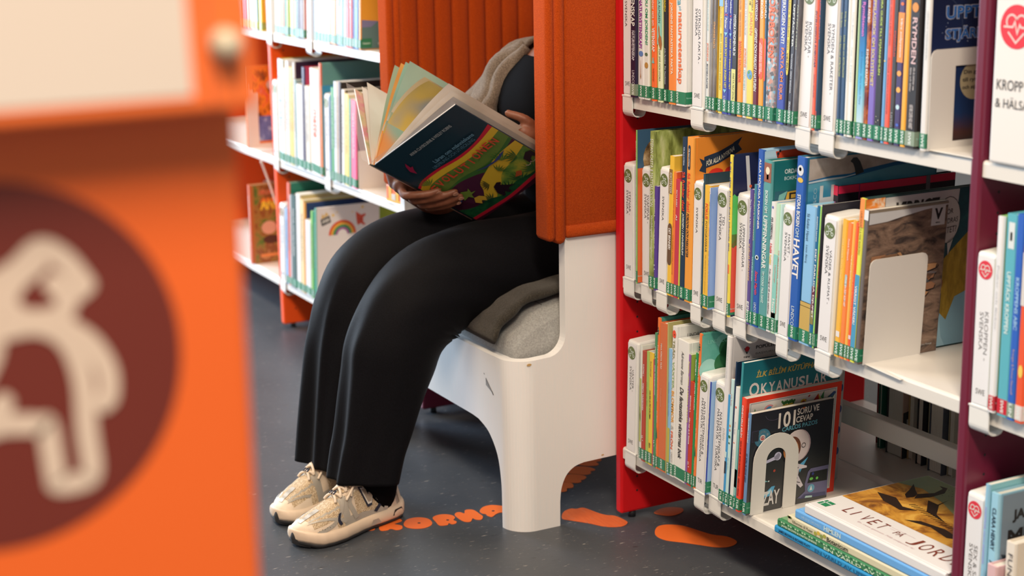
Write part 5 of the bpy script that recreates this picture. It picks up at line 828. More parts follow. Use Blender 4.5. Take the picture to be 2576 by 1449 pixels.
LEFT=[
('upper', -19471, -58, 420, 200, 310, 86, 'm', '', '', 'white shelf divider, first from the left on the upper left shelf', [], '', 9300),
('upper', -18552, -65, 267, 200, 310, 87, 'p', 'e8dcc8', 'e8dcc8', 'cream book, first from the left on the upper left shelf', [], '', 9300),
('upper', -18281, -65, 231, 200, 310, 89, 'p', 'e8b060', 'e8b060', 'amber book, second from the left on the upper left shelf', [], '', 9300),
('upper', -18045, -65, 234, 200, 310, 92, 'p', 'e07838', 'e07838', 'orange book, third from the left on the upper left shelf', [], '', 9300),
('upper', -17795, -65, 177, 200, 310, 94, 'p', '2c6c48', '2c6c48', 'dark green book, fourth from the left on the upper left shelf', [], '', 9300),
('upper', -17612, -65, 165, 200, 310, 94, 'p', 'a8c060', 'a8c060', 'lime green book, fifth from the left on the upper left shelf', [], '', 9300),
('upper', -17317, -65, 357, 200, 310, 93, 'p', 'ecc850', 'e8d080', 'yellow book, sixth from the left on the upper left shelf', [], '', 9300),
('upper', -16927, -65, 156, 200, 310, 91, 'p', '9cc4d4', '9cc4d4', 'pale blue book, seventh from the left on the upper left shelf', [], '', 9300),
('upper', -16767, -65, 218, 200, 310, 92, 'p', '2a2a2c', '2a2a2c', 'black book, eighth from the left on the upper left shelf', [], '', 9300),
('upper', -16544, -65, 280, 200, 310, 93, 'p', '5c2c24', 'b85030', 'dark brown book, ninth from the left on the upper left shelf', [], '', 9300),
('upper', -16259, -65, 66, 200, 310, 95, 'p', 'e8dcd4', 'd86048', 'white and red book, tenth from the left on the upper left shelf', [], '', 9300),
('upper', -16188, -58, 420, 200, 310, 96, 'm', '', '', 'white shelf divider, second from the left on the upper left shelf', [], '', 9300),
('upper', -15392, -65, 177, 200, 310, 97, 'p', 'a8c0d4', 'a8c0d4', 'light blue book, eleventh from the left on the upper left shelf', [], '', 9300),
('upper', -15210, -65, 296, 200, 310, 98, 'p', 'e8d8b0', 'e8d8b0', 'pale yellow book, twelfth from the left on the upper left shelf', [], '', 9300),
('upper', -14909, -65, 233, 200, 310, 98, 'p', 'e4e0dc', 'e4e0dc', 'white book, thirteenth from the left on the upper left shelf', [], '', 9300),
('upper', -14671, -65, 202, 200, 310, 97, 'p', 'dcd8e0', 'dcd8e0', 'greyish white book, fourteenth from the left on the upper left shelf', [], '', 9300),
('upper', -14464, -65, 229, 200, 310, 97, 'p', 'dccabc', 'dccabc', 'beige book, fifteenth from the left on the upper left shelf', [], '', 9300),
('upper', -14230, -65, 434, 200, 310, 96, 'p', 'f09848', 'f09848', 'orange book, sixteenth from the left on the upper left shelf', [], '', 9300),
('upper', -13767, -65, 483, 200, 310, 97, 'p', '8cb0cc', '8cb0cc', 'light blue book, seventeenth from the left on the upper left shelf', [], '', 9300),
('upper', -13256, -65, 163, 200, 310, 98, 'p', 'c8d8e0', 'c8d8e0', 'pale grey blue book, eighteenth from the left on the upper left shelf', [], '', 9300),
('upper', -13088, -65, 217, 200, 310, 98, 'p', 'e03c2c', 'e03c2c', 'red, yellow lettered book, nineteenth from the left on the upper left shelf', [], '', 9300),
('upper', -12866, -65, 193, 200, 310, 98, 'p', 'e0584c', 'e0584c', 'coral book, twentieth from the left on the upper left shelf', [], '', 9300),
('upper', -12645, -65, 105, 200, 310, 99, 'p', '4c3c8c', '4c3c8c', 'purple book, twenty-first from the left on the upper left shelf', [], '', 9300),
('upper', -12536, -65, 299, 200, 310, 99, 'p', '3c74b4', '88b8d8', 'blue gradient book, twenty-second from the left on the upper left shelf', [], '', 9300),
('upper', -12210, -65, 135, 240, 310, 98, 'h', 'e8a04c', 'e0a030', 'orange pictorial book, twenty-third from the left on the upper left shelf', [], 'c:island', 9300),
('middle', -19404, -58, 420, 200, 244, 70, 'm', '', '', 'white shelf divider, first from the left on the middle left shelf', [], '', 5450),
('middle', -18725, -65, 430, 200, 311, 68, 'h', 'd8e0e4', 'c8a838', 'tall white and blue book, first from the left on the middle left shelf', [], '', 5450),
('middle', -18278, -65, 170, 200, 288, 71, 'p', 'ecd0b8', 'ecd0b8', 'peach book, second from the left on the middle left shelf', [], '', 5450),
('middle', -18091, -65, 253, 200, 311, 71, 'h', 'dcd8d8', 'dcd8d8', 'tall white book, third from the left on the middle left shelf', [], '', 5450),
('middle', -17821, -65, 334, 200, 294, 69, 'p', 'e8c060', 'e8c060', 'amber yellow book, fourth from the left on the middle left shelf', [], '', 5450),
('middle', -17471, -65, 116, 230, 312, 71, 'h', 'e8e4e0', '2c2438', 'white edged navy book, fifth from the left on the middle left shelf', [], '', 5450),
('middle', -17338, -65, 115, 200, 262, 71, 'p', '8ca8a4', '8ca8a4', 'grey green book, sixth from the left on the middle left shelf', [], '', 5450),
('middle', -17207, -65, 456, 200, 248, 73, 'p', 'e8e4e8', 'e8e4e8', 'shorter white book, seventh from the left on the middle left shelf', [], '', 5450),
('middle', -16734, -65, 209, 200, 304, 68, 'h', '3c2c4c', 'b02848', 'dark purple book, eighth from the left on the middle left shelf', [], '', 5450),
('middle', -16509, -65, 366, 200, 250, 64, 'p', 'e0d0bc', 'e0d0bc', 'beige book, ninth from the left on the middle left shelf', [], '', 5450),
('middle', -16079, -65, 686, 200, 304, 63, 'h', 'ece0d4', 'ece0d4', 'thick white, orange lettered book, tenth from the left on the middle left shelf', [('matte', 188, 106, 0.3, 0.75, 'ee6a40', 'b')], '', 5450),
('middle', -15378, -65, 138, 260, 326, 63, 'h', 'ee7c58', '6a9c90', 'coral spined, teal covered book, eleventh from the left on the middle left shelf', [], 'c:matte', 5450),
('middle', -15225, -65, 40, 200, 263, 61, 'p', 'e4a048', '3c90b0', 'thin orange book, twelfth from the left on the middle left shelf', [], '', 5450),
('middle', -15180, -58, 410, 200, 243, 64, 'm', '', '', 'white shelf divider, second from the left on the middle left shelf', [], '', 5450),
('middle', -14664, -65, 120, 200, 242, 68, 'p', '7088a8', '7088a8', 'slate blue book, thirteenth from the left on the middle left shelf', [], '', 5450),
('middle', -14529, -65, 193, 240, 266, 76, 'h', '58a064', '20201f', 'green spined, black covered book, fourteenth from the left on the middle left shelf', [], 'c:night', 5450),
('middle', -14321, -65, 192, 200, 284, 76, 'p', 'd8dce8', '6474b8', 'white and blue book, fifteenth from the left on the middle left shelf', [], '', 5450),
('middle', -14115, -65, 103, 200, 285, 76, 'p', 'dcc8b0', 'dcc8b0', 'thin beige book, sixteenth from the left on the middle left shelf', [], '', 5450),
('middle', -13998, -65, 88, 200, 287, 80, 'p', 'b8b8c8', '2a2628', 'silver book, seventeenth from the left on the middle left shelf', [], '', 5450),
('middle', -13895, -65, 87, 200, 287, 86, 'p', '28221e', '28221e', 'thin black book, eighteenth from the left on the middle left shelf', [], '', 5450),
('middle', -13779, -65, 202, 200, 267, 90, 'p', 'e8e0d8', '5c5438', 'slim white book, nineteenth from the left on the middle left shelf', [], '', 5450),
('middle', -13562, -65, 301, 200, 257, 87, 'p', 'ecd070', 'e0c890', 'yellow book, twentieth from the left on the middle left shelf', [], '', 5450),
('middle', -13248, -65, 128, 200, 247, 85, 'p', '6cb4a0', '6cb4a0', 'thin mint book, twenty-first from the left on the middle left shelf', [], '', 5450),
('middle', -13092, -65, 365, 200, 245, 80, 'p', 'ee6088', '988088', 'pink book, twenty-second from the left on the middle left shelf', [], '', 5450),
('lower', -19351, -58, 420, 200, 249, 77, 'm', '', '', 'white shelf divider, first from the left on the lower left shelf', [], '', 1600),
('lower', -18671, -65, 174, 200, 242, 77, 'p', '8cb4dc', '8cb4dc', 'light blue book, first from the left on the lower left shelf', [], '', 1600),
('lower', -18480, -65, 190, 240, 325, 77, 'h', 'e47058', '2c7c68', 'tall red and white book, second from the left on the lower left shelf', [], '', 1600),
('lower', -18273, -65, 120, 200, 289, 78, 'p', 'c8ccd0', 'c8ccd0', 'thin silver grey book, third from the left on the lower left shelf', [], '', 1600),
('lower', -18135, -65, 357, 200, 294, 79, 'h', '24443c', '24443c', 'dark green book, fourth from the left on the lower left shelf', [], '', 1600),
('lower', -17744, -65, 336, 230, 302, 81, 'p', 'e4dcd4', 'c8b888', 'tall white book, fifth from the left on the lower left shelf', [], '', 1600),
('lower', -17391, -65, 282, 240, 290, 80, 'h', 'e8c890', 'd8c080', 'cream yellow book, sixth from the left on the lower left shelf', [], '', 1600),
('lower', -17092, -65, 82, 250, 282, 82, 'h', 'e8a040', '2c3870', 'orange edged navy book, seventh from the left on the lower left shelf', [], '', 1600),
('lower', -16994, -65, 409, 200, 232, 81, 'p', 'dcd8d8', 'dcd8d8', 'short grey white book, eighth from the left on the lower left shelf', [], '', 1600),
('lower', -16552, -65, 162, 200, 267, 81, 'p', '7cb44c', '7cb44c', 'bright green book, ninth from the left on the lower left shelf', [], '', 1600),
('lower', -16375, -65, 80, 200, 271, 79, 'p', '2c9870', '2c9870', 'thin emerald book, tenth from the left on the lower left shelf', [], '', 1600),
('lower', -16230, -65, 80, 165, 281, 79, 'h', '7cc0b0', 'e4d8d0', 'white rainbow and rocket picture book, eleventh from the left on the lower left shelf', [], 'c:rainbow', 1600),
('far upper', -22454, -65, 310, 200, 290, 39, 'p', 'f0c090', 'f0c090', 'peach book, first from the left on the shelf left of the orange panel', [], '', 9300),
('far upper', -22105, -65, 421, 200, 290, 50, 'p', 'e05848', 'e05848', 'red book, second from the left on the shelf left of the orange panel', [], '', 9300),
('far upper', -21609, -65, 414, 200, 290, 55, 'p', '4c7cb8', '4c7cb8', 'blue book, third from the left on the shelf left of the orange panel', [], '', 9300),
('far upper', -21176, -65, 242, 200, 290, 59, 'p', 'd0d8d0', 'd0d8d0', 'pale green book, fourth from the left on the shelf left of the orange panel', [], '', 9300),
('far upper', -20897, -65, 477, 200, 290, 62, 'p', 'e4dccc', 'e4dccc', 'white book, fifth from the left on the shelf left of the orange panel', [], '', 9300),
('far upper', -20402, -65, 272, 200, 290, 61, 'p', '98c0cc', '98c0cc', 'light blue book, sixth from the left on the shelf left of the orange panel', [], '', 9300),
('far upper', -19951, -65, 214, 200, 290, 60, 'p', 'ecd040', 'ecd040', 'yellow book, seventh from the left on the shelf left of the orange panel', [], '', 9300),
]
for _n,_z,_g in (('T',.926,'books on the top right shelf'),('M',.5455,'books on the middle right shelf'),('B',.1675,'books on the bottom right shelf')):
    for X,Y,t,w,h,ln,k,sp,co,lab,T,Rr,art,lb in globals()['ROW_'+_n]:
        X/=1e4; Y/=1e3; t/=1e4; w/=1e3; h/=1e3; ln/=1e3
        if 'crimson' in lab: X+=.014
        if 'light blue and sand' in lab or 'DET FARLIGA' in lab: w=.06
        row={'T':'top','M':'middle','B':'bottom'}[_n]
        if k=='m': make_divider(lab+' on the %s right shelf'%row,'shelf dividers on the right shelves',X,Y,_z,t,h,ln,T,lb)
        else: make_book('book',lab+', %s right shelf'%row,_g,X,Y,_z,t,w,h,ln,k,sp,co,T,Rr,art,lb)
# ------------------------------------------------------------------ left unit books
@cover
def c_island(*a):
    c=C(*a); c.box(.003,.05,c.w-.003,c.h-.003,'e8a02c'); c.box(.003,.002,c.w-.003,.075,'5c7c78',1); c.P([(.003,.06),(.03,.06),(.05,.075),(.003,.08)],'7c7c9c',2); c.P([(.075,.075),(.08,.13),(.10,.145),(.15,.15),(.15,.07)],'38241c',2); c.P([(.075,.12),(.082,.145),(.11,.155),(.15,.155),(.15,.128),(.10,.122)],'58983c',3)
    c.box(.002,.006,.032,.030,'2a7a52',4); c.text('Faktabok',.006,.028,.015,.020,'c8e0cc',5,'b'); c.text('BONNIER',.05,.085,.012,.018,'c8d4d4',5)
@cover
def c_matte(*a):
    c=C(*a); c.text('Hatten',.045,.20,.062,.10,'c83c24',2,'B',True); c.ring(.21,.05,.016,.006,'26302c',2,top=True)
@cover
def c_night(*a):
    c=C(*a); c.box(.003,.003,c.w-.003,c.h-.003,'1c1b1e'); c.text('THE STELLAR NIGHT',.07,.22,.03,.04,'8c8c74',2,'',True)
@cover
def c_rainbow(*a):
    c=C(*a); u,v=.085,c.h-.075
    for r,k in ((.040,'e0582c'),(.033,'e8a83c'),(.026,'2c8c54'),(.019,'9c5c8c')): c.ring(u,v-.012,r,.0072,k,2,a0=0,a1=math.pi)
    c.P([(.128,.022),(.146,.034),(.158,.030),(.160,.036),(.152,.042),(.152,.056),(.160,.064),(.152,.066),(.146,.060),(.138,.062),(.136,.066),(.132,.058),(.130,.044)],'d05038',2,True); c.disc(.144,.047,.004,'b83c2c',3,top=True)
    c.P([(.016,.036),(.044,.026),(.049,.046),(.020,.056)],'26221f',2,True); c.text('BOKEN',.022,.044,.037,.049,'dcd4c8',3,'B',True,.25)
    c.P([(.018,.034),(.022,.018),(.028,.026),(.034,.014),(.042,.024)],'e0b870',2,True)
    for x,y,r in ((.056,.026,.006),(.068,.018,.003),(.118,.022,.003),(.150,.010,.006),(.140,.016,.002)):
        c.P([(x+(r if i%2==0 else r*.45)*math.cos(1.571+i*.628),(y+(r if i%2==0 else r*.45)*math.sin(1.571+i*.628))) for i in range(10)],'ecc050',2,True)
GREENS={'upper':(GREEN,'SWE'),'middle':(GREEN,'SWE'),'lower':(GREEN,'SWE'),'far upper':('a4bc5c','SWE')}
for rn,X,Y,t,w,h,ln,k,sp,co,lab,T,art,z in LEFT:
    X/=1e4;Y/=1e3;t/=1e4;w/=1e3;h/=1e3;ln/=1e3;z/=1e4
    if k=='m': make_divider(lab,'shelf dividers on the left shelves',X,Y,z,t,h,ln,[('FAKTA -',180,110,.56,.8,'3a3a3e'),('SVENSKA',180,105,.26,.5,'3a3a3e')],'SWE','l',logobg='7a8450' if 'lower' not in rn else 'a07850')
    else:
        if art=='c:rainbow': w=.205
        make_book('book',lab,'books on the '+('shelf left of the orange panel' if rn[0]=='f' else rn+' left shelf'),X,Y,z,t,w,h,ln,k,sp,co,T or [('SAGOBOKEN' if random.random()<.5 else 'FAKTA OM NATUREN',int(h*850),int(h*350),.3,.65,random.choice(('5c544c','8c7c6c','e8e0d8')))],(),art,'' if art=='c:rainbow' else ('SWEw' if t>.05 else 'SWE'),'l',lcol=GREENS[rn][0])
# books displayed on the shelf left of the orange panel
r=make_book('book','orange autumn picture book behind the framed book support, left of the orange panel',None,-2.180,-.062,.545,.010,.20,.262,.03,'h','e8823c','e07c30',(),(),'c:autumn' if False else '','', 'l')
def autumn(mb,t,w,h,ref):
    c=C(mb,t,w,h,ref); c.box(.02,.02,w-.01,h-.012,ramp_mat('autumn_print',[(.3,'3c4c24'),(.42,'8c3c1c'),(.52,'e88c24'),(.62,'d8503c'),(.75,'c8c0b8')],scale=26,ref='l',rough=.4)); c.box(.02,.02,w-.01,.10,ramp_mat('lake_print',[(.35,'3c4c8c'),(.55,'6878b0'),(.65,'b8c4dc')],scale=30,ref='l',rough=.4),1); c.disc(.10,.15,.022,'e89838',2,.03); c.disc(.09,.20,.02,'c8bcb4',2,.016)
o=[x for x in r.children if x.name.startswith('cover')][0]
mb=MB(); autumn(mb,.010,.20,.262,'l'); x=mb.build('cover_picture',r)
def bookend_frame(label,X,Y,Z,w,h,ref,hole,lean=0,base=.10):
    """bent sheet-metal book support: upright plate with rounded corners (and a window), foot plate"""
    root=thing('book_support',label,'book support',(X,Y,Z),(0,lean,0),'sheet metal book supports')
    m=WHITE if ref=='r' else WHITEL; mb=MB(); th=.0016; r=.012
    out=[(0,0),(w,0)]+[(w-r+r*math.cos(R(a)),h-r+r*math.sin(R(a))) for a in (0,30,60,90)]+[(r+r*math.cos(R(a)),h-r+r*math.sin(R(a))) for a in (90,120,150,180)]
    if hole:
        u0,u1,v0,v1=hole; q=.006
        # frame as four plates sharing one mesh
        for a,b,c,d in ((0,0,u0,h-r),(u1,0,w,h-r),(u0,0,u1,v0)): mb.box((0,a,b),(th,c,d),m)
        top=[(0,h-r-.0),(u0,h-r),(u0,v1),(u1,v1),(u1,h-r),(w,h-r)]+out[3:-1] 
        top=[(u0,v1),(u1,v1),(u1,h-r),(w,h-r)]+out[3:-1]+[(0,h-r),(u0,h-r)]
        mb.prism(top,lambda a,b,d:(d,a,b),0,th,m)
    else: mb.prism(out,lambda a,b,d:(d,a,b),0,th,m)
    mb.build('upright_plate',root)
    f=MB(); f.box((0.0002,.004,.0002),(base,w-.004,.0018),m); f.build('foot_plate',root,bevel=.0006)
    return root
bookend_frame('white metal book support with a window, framing the autumn book left of the orange panel',-2.166,-.060,.5455,.16,.215,'l',(.036,.150,.012,.178))
bookend_frame('plain white metal book support beside the pink book left of the armchair',-1.268,-.060,.5455,.145,.185,'l',None,.02)
bookend_frame('white metal book support with a square window on the top right shelf',.9095,-.008,.9265,.17,.157,'r',(.050,.160,.012,.130))
bookend_frame('plain white metal book support against the rock paperback on the middle right shelf',.7775,-.010,.546,.125,.183,'r',None,.056,.09)
# arch-shaped support
root=thing('book_support','white arch-shaped book support in front of the black space paperback','book support',(.4622,-.004,.1680),(0,.07,0),'sheet metal book supports')
mb=MB(); w=.106; h=.160; ro=w/2; ri=.023; cv=h-ro
outer=[(0,0)]+[(ro-ro*math.cos(R(a)),cv+ro*math.sin(R(a))) for a in range(0,181,12)]+[(w,0)]
inner=[(ro-ri,0.0)]+[(ro-ri*math.cos(R(a)),cv+ri*math.sin(R(a))) for a in range(0,181,12)]+[(ro+ri,0.0)]
n=len(outer)
for i in range(n-1):
    q=[outer[i],outer[i+1],inner[i+1],inner[i]]
    mb.prism(q,lambda a,b,d:(d,a,b),0,.002,WHITE,caps=True)
mb.build('arch_plate',root,weld=True)
f=MB(); f.box((-.02,.0,-.0001),(.0018,.030,.0014),WHITE); f.build('foot_plate',root); f=MB(); f.box((-.02,.076,-.0001),(.0018,.106,.0014),WHITE); f.build('foot_plate',root)
# big animal book left of the orange panel with a wire support
def c_anim(mb,t,w,h,ref):
    c=C(mb,t,w,h,ref); c.box(.014,.002,w-.002,h-.002,ramp_mat('jungle_print',[(.3,'2c3c1c'),(.42,'5c7c30'),(.5,'a0783c'),(.58,'7c4420'),(.68,'c89460'),(.8,'36241c')],scale=20,ref='l',rough=.35))
    c.text('DEN UNDERBARA',.030,.13,.020,.034,'e07050',2,'b',True); c.text('ANIMALIA',.034,.18,.045,.085,'ecc83c',2,'B',True); c.text('ANIMALIA',.0345,.1795,.045,.060,'e87c30',3,'B',True)
    c.disc(.062,.145,.026,'d8a488',2,.022,top=True); c.disc(.11,.15,.02,'b8876c',2,.03,top=True); c.disc(.07,.185,.03,'4c2c20',2,.014,top=True); c.box(.03,.02,w-.01,.030,'e08c4c',2)
COVER['anim']=c_anim
make_book('book','big animal picture book with orange spine, behind a wire support left of the orange panel',None,-2.205,-.064,.1605,.022,.22,.262,.025,'h','c85c30','b07034',[('DJURENS VÄRLD',225,60,.3,.7,'f0d0c0','b')],(),'c:anim','','l')
root=thing('wire_support','thin white wire book support hooked under the shelf left of the orange panel','book support',(-2.055,-.062,.519))
mb=MB(); mb.tube(smoothcurve([(0,0,0),(.0,.012,-.035),(.004,.028,-.09),(.008,.042,-.14),(.012,.06,-.165),(.014,.10,-.172),(.016,.22,-.172)],5),.0035,WHITEL,8); mb.build('wire',root)
# little orange and yellow house-shaped box on the shelf
root=thing('toy_box','small orange and yellow box beside the armchair on the middle left shelf','box',(-1.075,-.062,.5455),(0,0,.12))
O1=FLAT('f0743c','l'); Y1=FLAT('f0b848','l')
mb=MB(); mb.box((0,0,0),(.075,.05,.040),O1); mb.prism([(0,.040),(.05,.040),(.05,.052),(.025,.064),(.004,.052)],lambda a,b,d:(d,a,b),0,.075,O1)
mb.build('body',root)
mb=MB()
for a in (.012,.048): mb.box((a,-.0012,.0),(a+.014,-.0002,.040),Y1)
mb.box((.0,-.0014,.0),(.075,-.0003,.006),Y1); mb.box((.028,-.002,.006),(.047,-.0004,.022),FLAT('dcd0c4','l')); mb.box((.0752,.008,0),(.0764,.018,.05),Y1); mb.box((.0752,.032,0),(.0764,.042,.05),Y1); mb.box((.0752,.016,.008),(.0768,.034,.024),FLAT('dcd0c4','l'))
mb.build('stripe',root)
root=thing('book','lime green book standing beyond the white rainbow picture book, lower left shelf','book',(-1.662,.145,.1605),(0,.0,0))
mb=MB(); mb.box((0,0,0),(.0008,.075,.262),FLAT('a0b03c','l')); mb.box((.0192,0,0),(.02,.075,.262),FLAT('a0b03c','l')); mb.box((.0008,0,0),(.0192,.001,.262),FLAT('8c9c34','l')); mb.build('cover',root)
mb=MB(); mb.box((.001,.0012,.001),(.019,.074,.2615),PAGEL); mb.build('pages',root)
# ------------------------------------------------------------------ pile lying flat on the bottom right shelf
def flat_book(label,X,Y,Z,lx,wy,t,sp,co,texts,hard=True,art=None,stk=False,yaw=0):
    """lies on its back: spine facing the aisle (-Y), lettering runs along +X"""
    root=thing('book',label,'book',(X,Y,Z+.0002),(0,0,yaw),'books piled flat on the bottom right shelf'); ms=FLAT(sp); mc=FLAT(co) if isinstance(co,str) else co
    bt=.0022; mb=MB(); r=.003; k=lambda a,b,d:(d,a,b)
    mb.prism([(bt+r,0),(r,0),(r*.3,r*.3),(0,r),(0,t-r),(r*.3,t-r*.3),(r,t),(bt+r,t),(bt+r,t-bt),(bt+r,bt)],k,0,lx,ms)
    mb.box((0,bt+r,0),(lx,wy,bt),mc); mb.box((0,bt+r,t-bt),(lx,.0085,t-.0007),ms); mb.box((0,.0085,t-bt),(lx,wy,t),mc)
    f=lambda a,b:(a,-.0004,b)
    for s,x0,x1,v0,v1,c,st in texts: put_text(mb,s,f,x0,x1,v0*t,v1*t,FLAT(c),st)
    if art: art(mb,t,lx,wy)
    mb.build('cover',root)
    p=MB(); p.box((.003,bt+r,bt),(lx-.003,wy-.003,t-bt),PAGE); p.build('pages',root)
    return root
x0=.5585
flat_book('blue EN VÄRLD book at the bottom of the flat pile',.553,-.014,.1677,.40,.29,.0140,'2c8cb8','3c94bc',[('JAMES BROWN & RICHARD PLATT',.012,.105,.25,.70,'1c3c58','b'),('EN VÄRLD AV UPPFINNINGAR',.118,.34,.22,.78,'1f5c80','b')])
flat_book('green EN VÄRLD book, second from the bottom of the flat pile',.560,-.013,.1819,.40,.29,.0150,'3c7c4c','7ca070',[('JAMES BROWN & MARTIN JENKINS',.012,.115,.18,.52,'d8dcc0','b'),('EN VÄRLD AV VÄXTER',.135,.36,.16,.62,'d0d8b8','b')],art=lambda mb,t,lx,wy:[mb.disc((.006+i*.0068,t*.78),.0026,lambda a,b:(a,-.0004,b),FLAT('b8cca0' if i%3 else '2c5c3c'),7,.0018) for i in range(54)])
flat_book('cream Botanicum book in the middle of the flat pile',.588,-.011,.1971,.40,.285,.0160,'d8c8a0','d8cca8',[('Välkommen till Museet',.012,.072,.30,.66,'4c4430',''),('Botanicum',.112,.170,.22,.74,'2c2c20','b')],art=lambda mb,t,lx,wy:[mb.disc((.080+i*.0085,t*(.45+.2*(i%2))),.0045,lambda a,b:(a,-.0005,b),FLAT(('a8a040','d8b040','8c9448')[i%3]),8,.004) for i in range(4)]+[mb.disc((.002+i*.003,t*.8),.0035,lambda a,b:(a,-.0005,b),FLAT('6c7040'),7,.0025) for i in range(3)])
flat_book('light blue HIMLEN book near the top of the flat pile',.608,-.010,.2133,.38,.28,.0170,'6ca4d0','84b0d4',[('HÉLÈNE DRUVERT',.018,.075,.36,.66,'b8d0e4',''),('HIMLEN',.082,.128,.28,.78,'d8e4ec','b')])
def livet(mb,t,lx,wy):
    f=lambda z:(lambda a,b:(a,b,t+.0003+z*.0002))
    A=ramp_mat('amber_fossil_print',[(.28,'3c2414'),(.40,'8c5420'),(.50,'c88830'),(.62,'e0a848'),(.75,'d09038')],scale=14,detail=9,nrough=.65,dist=1.2,rough=.35)
    mb.poly([f(0)(a,b) for a,b in ((.0015,.083),(lx-.002,.083),(lx-.002,wy-.002),(.0015,wy-.002))],A)
    mb.poly([f(1)(a,b) for a,b in ((.0015,.215),(.05,.232),(.12,.215),(.2,.18),(lx-.002,.16),(lx-.002,wy-.002),(.0015,wy-.002))],ramp_mat('amber_sky_print',[(.2,'b09450'),(.5,'8c9468'),(.8,'60806c')],scale=6,rough=.35))
    for pts in ([(.022,.235),(.05,.215),(.066,.205),(.074,.19),(.07,.175),(.055,.185),(.04,.21)],[(.066,.205),(.078,.235),(.070,.262),(.055,.268),(.072,.272),(.088,.25),(.090,.215),(.080,.185)],[(.02,.15),(.06,.16),(.10,.14),(.13,.15),(.11,.125),(.06,.13)],[(.10,.20),(.125,.20),(.118,.235),(.128,.20),(.16,.165),(.20,.15),(.14,.16)],[(.15,.10),(.2,.115),(.25,.105),(.27,.12),(.22,.13),(.17,.12)]):
        mb.poly([f(2)(a,b) for a,b in pts],FLAT('2c1c14'))
    for i in range(24):
        x=.10+i*.0075; y=.155-i*.0012; mb.line([(x,y),(x+.004,y+.012)],.0016,f(3),FLAT('241810'))
    for i in range(20): mb.disc((.06+random.random()*.2,.235+random.random()*.04),.0012,f(3),FLAT('3c4438'),6)
    T=FLAT('7c3424'); g=FLAT('d0a8a0')
    def tx(s,x0,x1,y0,y1,m,st=''): put_text(mb,s,f(1),x0,x1,y0,y1,m,st)
    for i,ch in enumerate('LIVET'): tx(ch,.058+i*.0225,.058+i*.0225+(.013 if ch!='I' else .003),.035,.062,T)
    tx('PÅ',.186,.206,.041,.060,T)
    for i,ch in enumerate('JORDEN'): tx(ch,.228+i*.027,.228+i*.027+.018,.032,.064,T)
    tx('En resa genom 700 miljoner år',.115,.26,.022,.028,g)
    mb.line([(.168,.052),(.182,.052)],.0006,f(1),g); mb.line([(.166,.058),(.226,.058)],.0006,f(1),g)
    gg=FLAT('2a8050'); mb.poly([f(1)(a,b) for a,b in ((.006,.022),(.030,.022),(.030,.046),(.006,.046))],gg); mb.line([(.006,.036),(.030,.036)],.0022,f(2),FLAT('d8d8cc')); mb.line([(.014,.022),(.014,.046)],.0022,f(2),FLAT('d8d8cc'))
flat_book('large white LIVET PÅ JORDEN book with amber creature art on top of the flat pile',.634,-.009,.2305,.362,.29,.0185,'e4d8cc','e4d8cc',[],art=livet)
# ------------------------------------------------------------------ right-hand bay beyond the purple panel
root=thing('shelf_sign','large white block sign with red heart emblem reading KROPP & HÄLSA','sign',(1.0400,-.006,.9265))
mb=MB(); mb.box((0,0,0),(.20,.06,.31),mat('e6d8c8',.4,bump=.02)); mb.build('body',root,bevel=.004)
mb=MB(); f=lambda a,b:(a,-.0006,b); f2=lambda a,b:(a,-.0010,b)
logo_round(mb,(.043,.203),.032,f,f2,'e0202c','ecc0b0','heart','r'); mb.build('emblem',root)
mb=MB(); d=FLAT('3a3634'); put_text(mb,'KROPP',f,.0095,.062,.110,.1255,d); put_text(mb,'& HÄLSA',f,.0085,.074,.084,.1005,d); mb.build('lettering',root)
DV='shelf dividers on the right shelves'
make_divider('white shelf divider reading KROPPEN with a red heart, right of the purple panel',DV,1.0285,-.006,.5455,.043,.243,-.004,[('KROPPEN -',152,75,.58,.82,'6a6460'),('SVENSKA',150,90,.26,.5,'6a6460')],'SWE',logo='heart',logobg='dc303c')
make_divider('white shelf divider reading SEX & SANT with a red heart, right of the purple panel',DV,1.0300,-.006,.1675,.042,.236,.01,[('SEX & SANT -',152,62,.58,.82,'5a5450'),('SVENSKA',152,85,.26,.5,'5a5450')],'SWE',logo='heart',logobg='dc303c')
RB='books in the bay right of the purple panel'
RC='c8202c'
make_book('book','white spine beside the KROPPEN divider, green cover',RB,1.0722,-.012,.5455,.0125,.2,.305,.0,'h','e8dcd0','8cb860',[('Pippi och flickor' if False else 'Pojkar och flickor',230,130,.3,.65,'b0a8a0')],(),'','SWE',lcol=RC)
make_book('book','turquoise spine reading UPPTÄCK KROPPEN, right bay',RB,1.0905,-.012,.5455,.0215,.2,.312,.0,'h','5ca8ac','4c9ca0',[('UPPTÄCK KROPPEN',225,130,.3,.75,'d8e4dc','b')],[('box',300,260,.25,.8,'dcd8cc'),('box',285,272,.4,.6,'5c6468')],'','SWE',lcol=RC)
make_book('book','royal blue spine with pale lettering, right bay',RB,1.1130,-.014,.5455,.0150,.2,.315,.0,'h','2c5cac','2c5cac',[('KROPPENS ABC',220,140,.3,.75,'a0c0e8','b'),('Kreuger & Pontus Djanaieff',110,40,.3,.65,'c8a090')],(),'','LINx',lcol=RC)
make_book('book','orange spine with yellow dots at the right edge of the picture',RB,1.1290,-.014,.5455,.0150,.2,.270,.0,'p','e8542c','e8542c',[],[('o',90,70,.2,.8,'f0c050'),('box',260,180,0,1,'d8c8b8')],'','SWE',lcol='e0c8b8')
make_book('book','thin light blue spine beside the SEX & SANT divider',RB,1.0735,-.012,.1675,.0090,.2,.262,.01,'p','94bcc8','8cbcb8',[('SNOPPAR OCH SNIPPOR',225,130,.3,.7,'b08cc0')],(),'','')
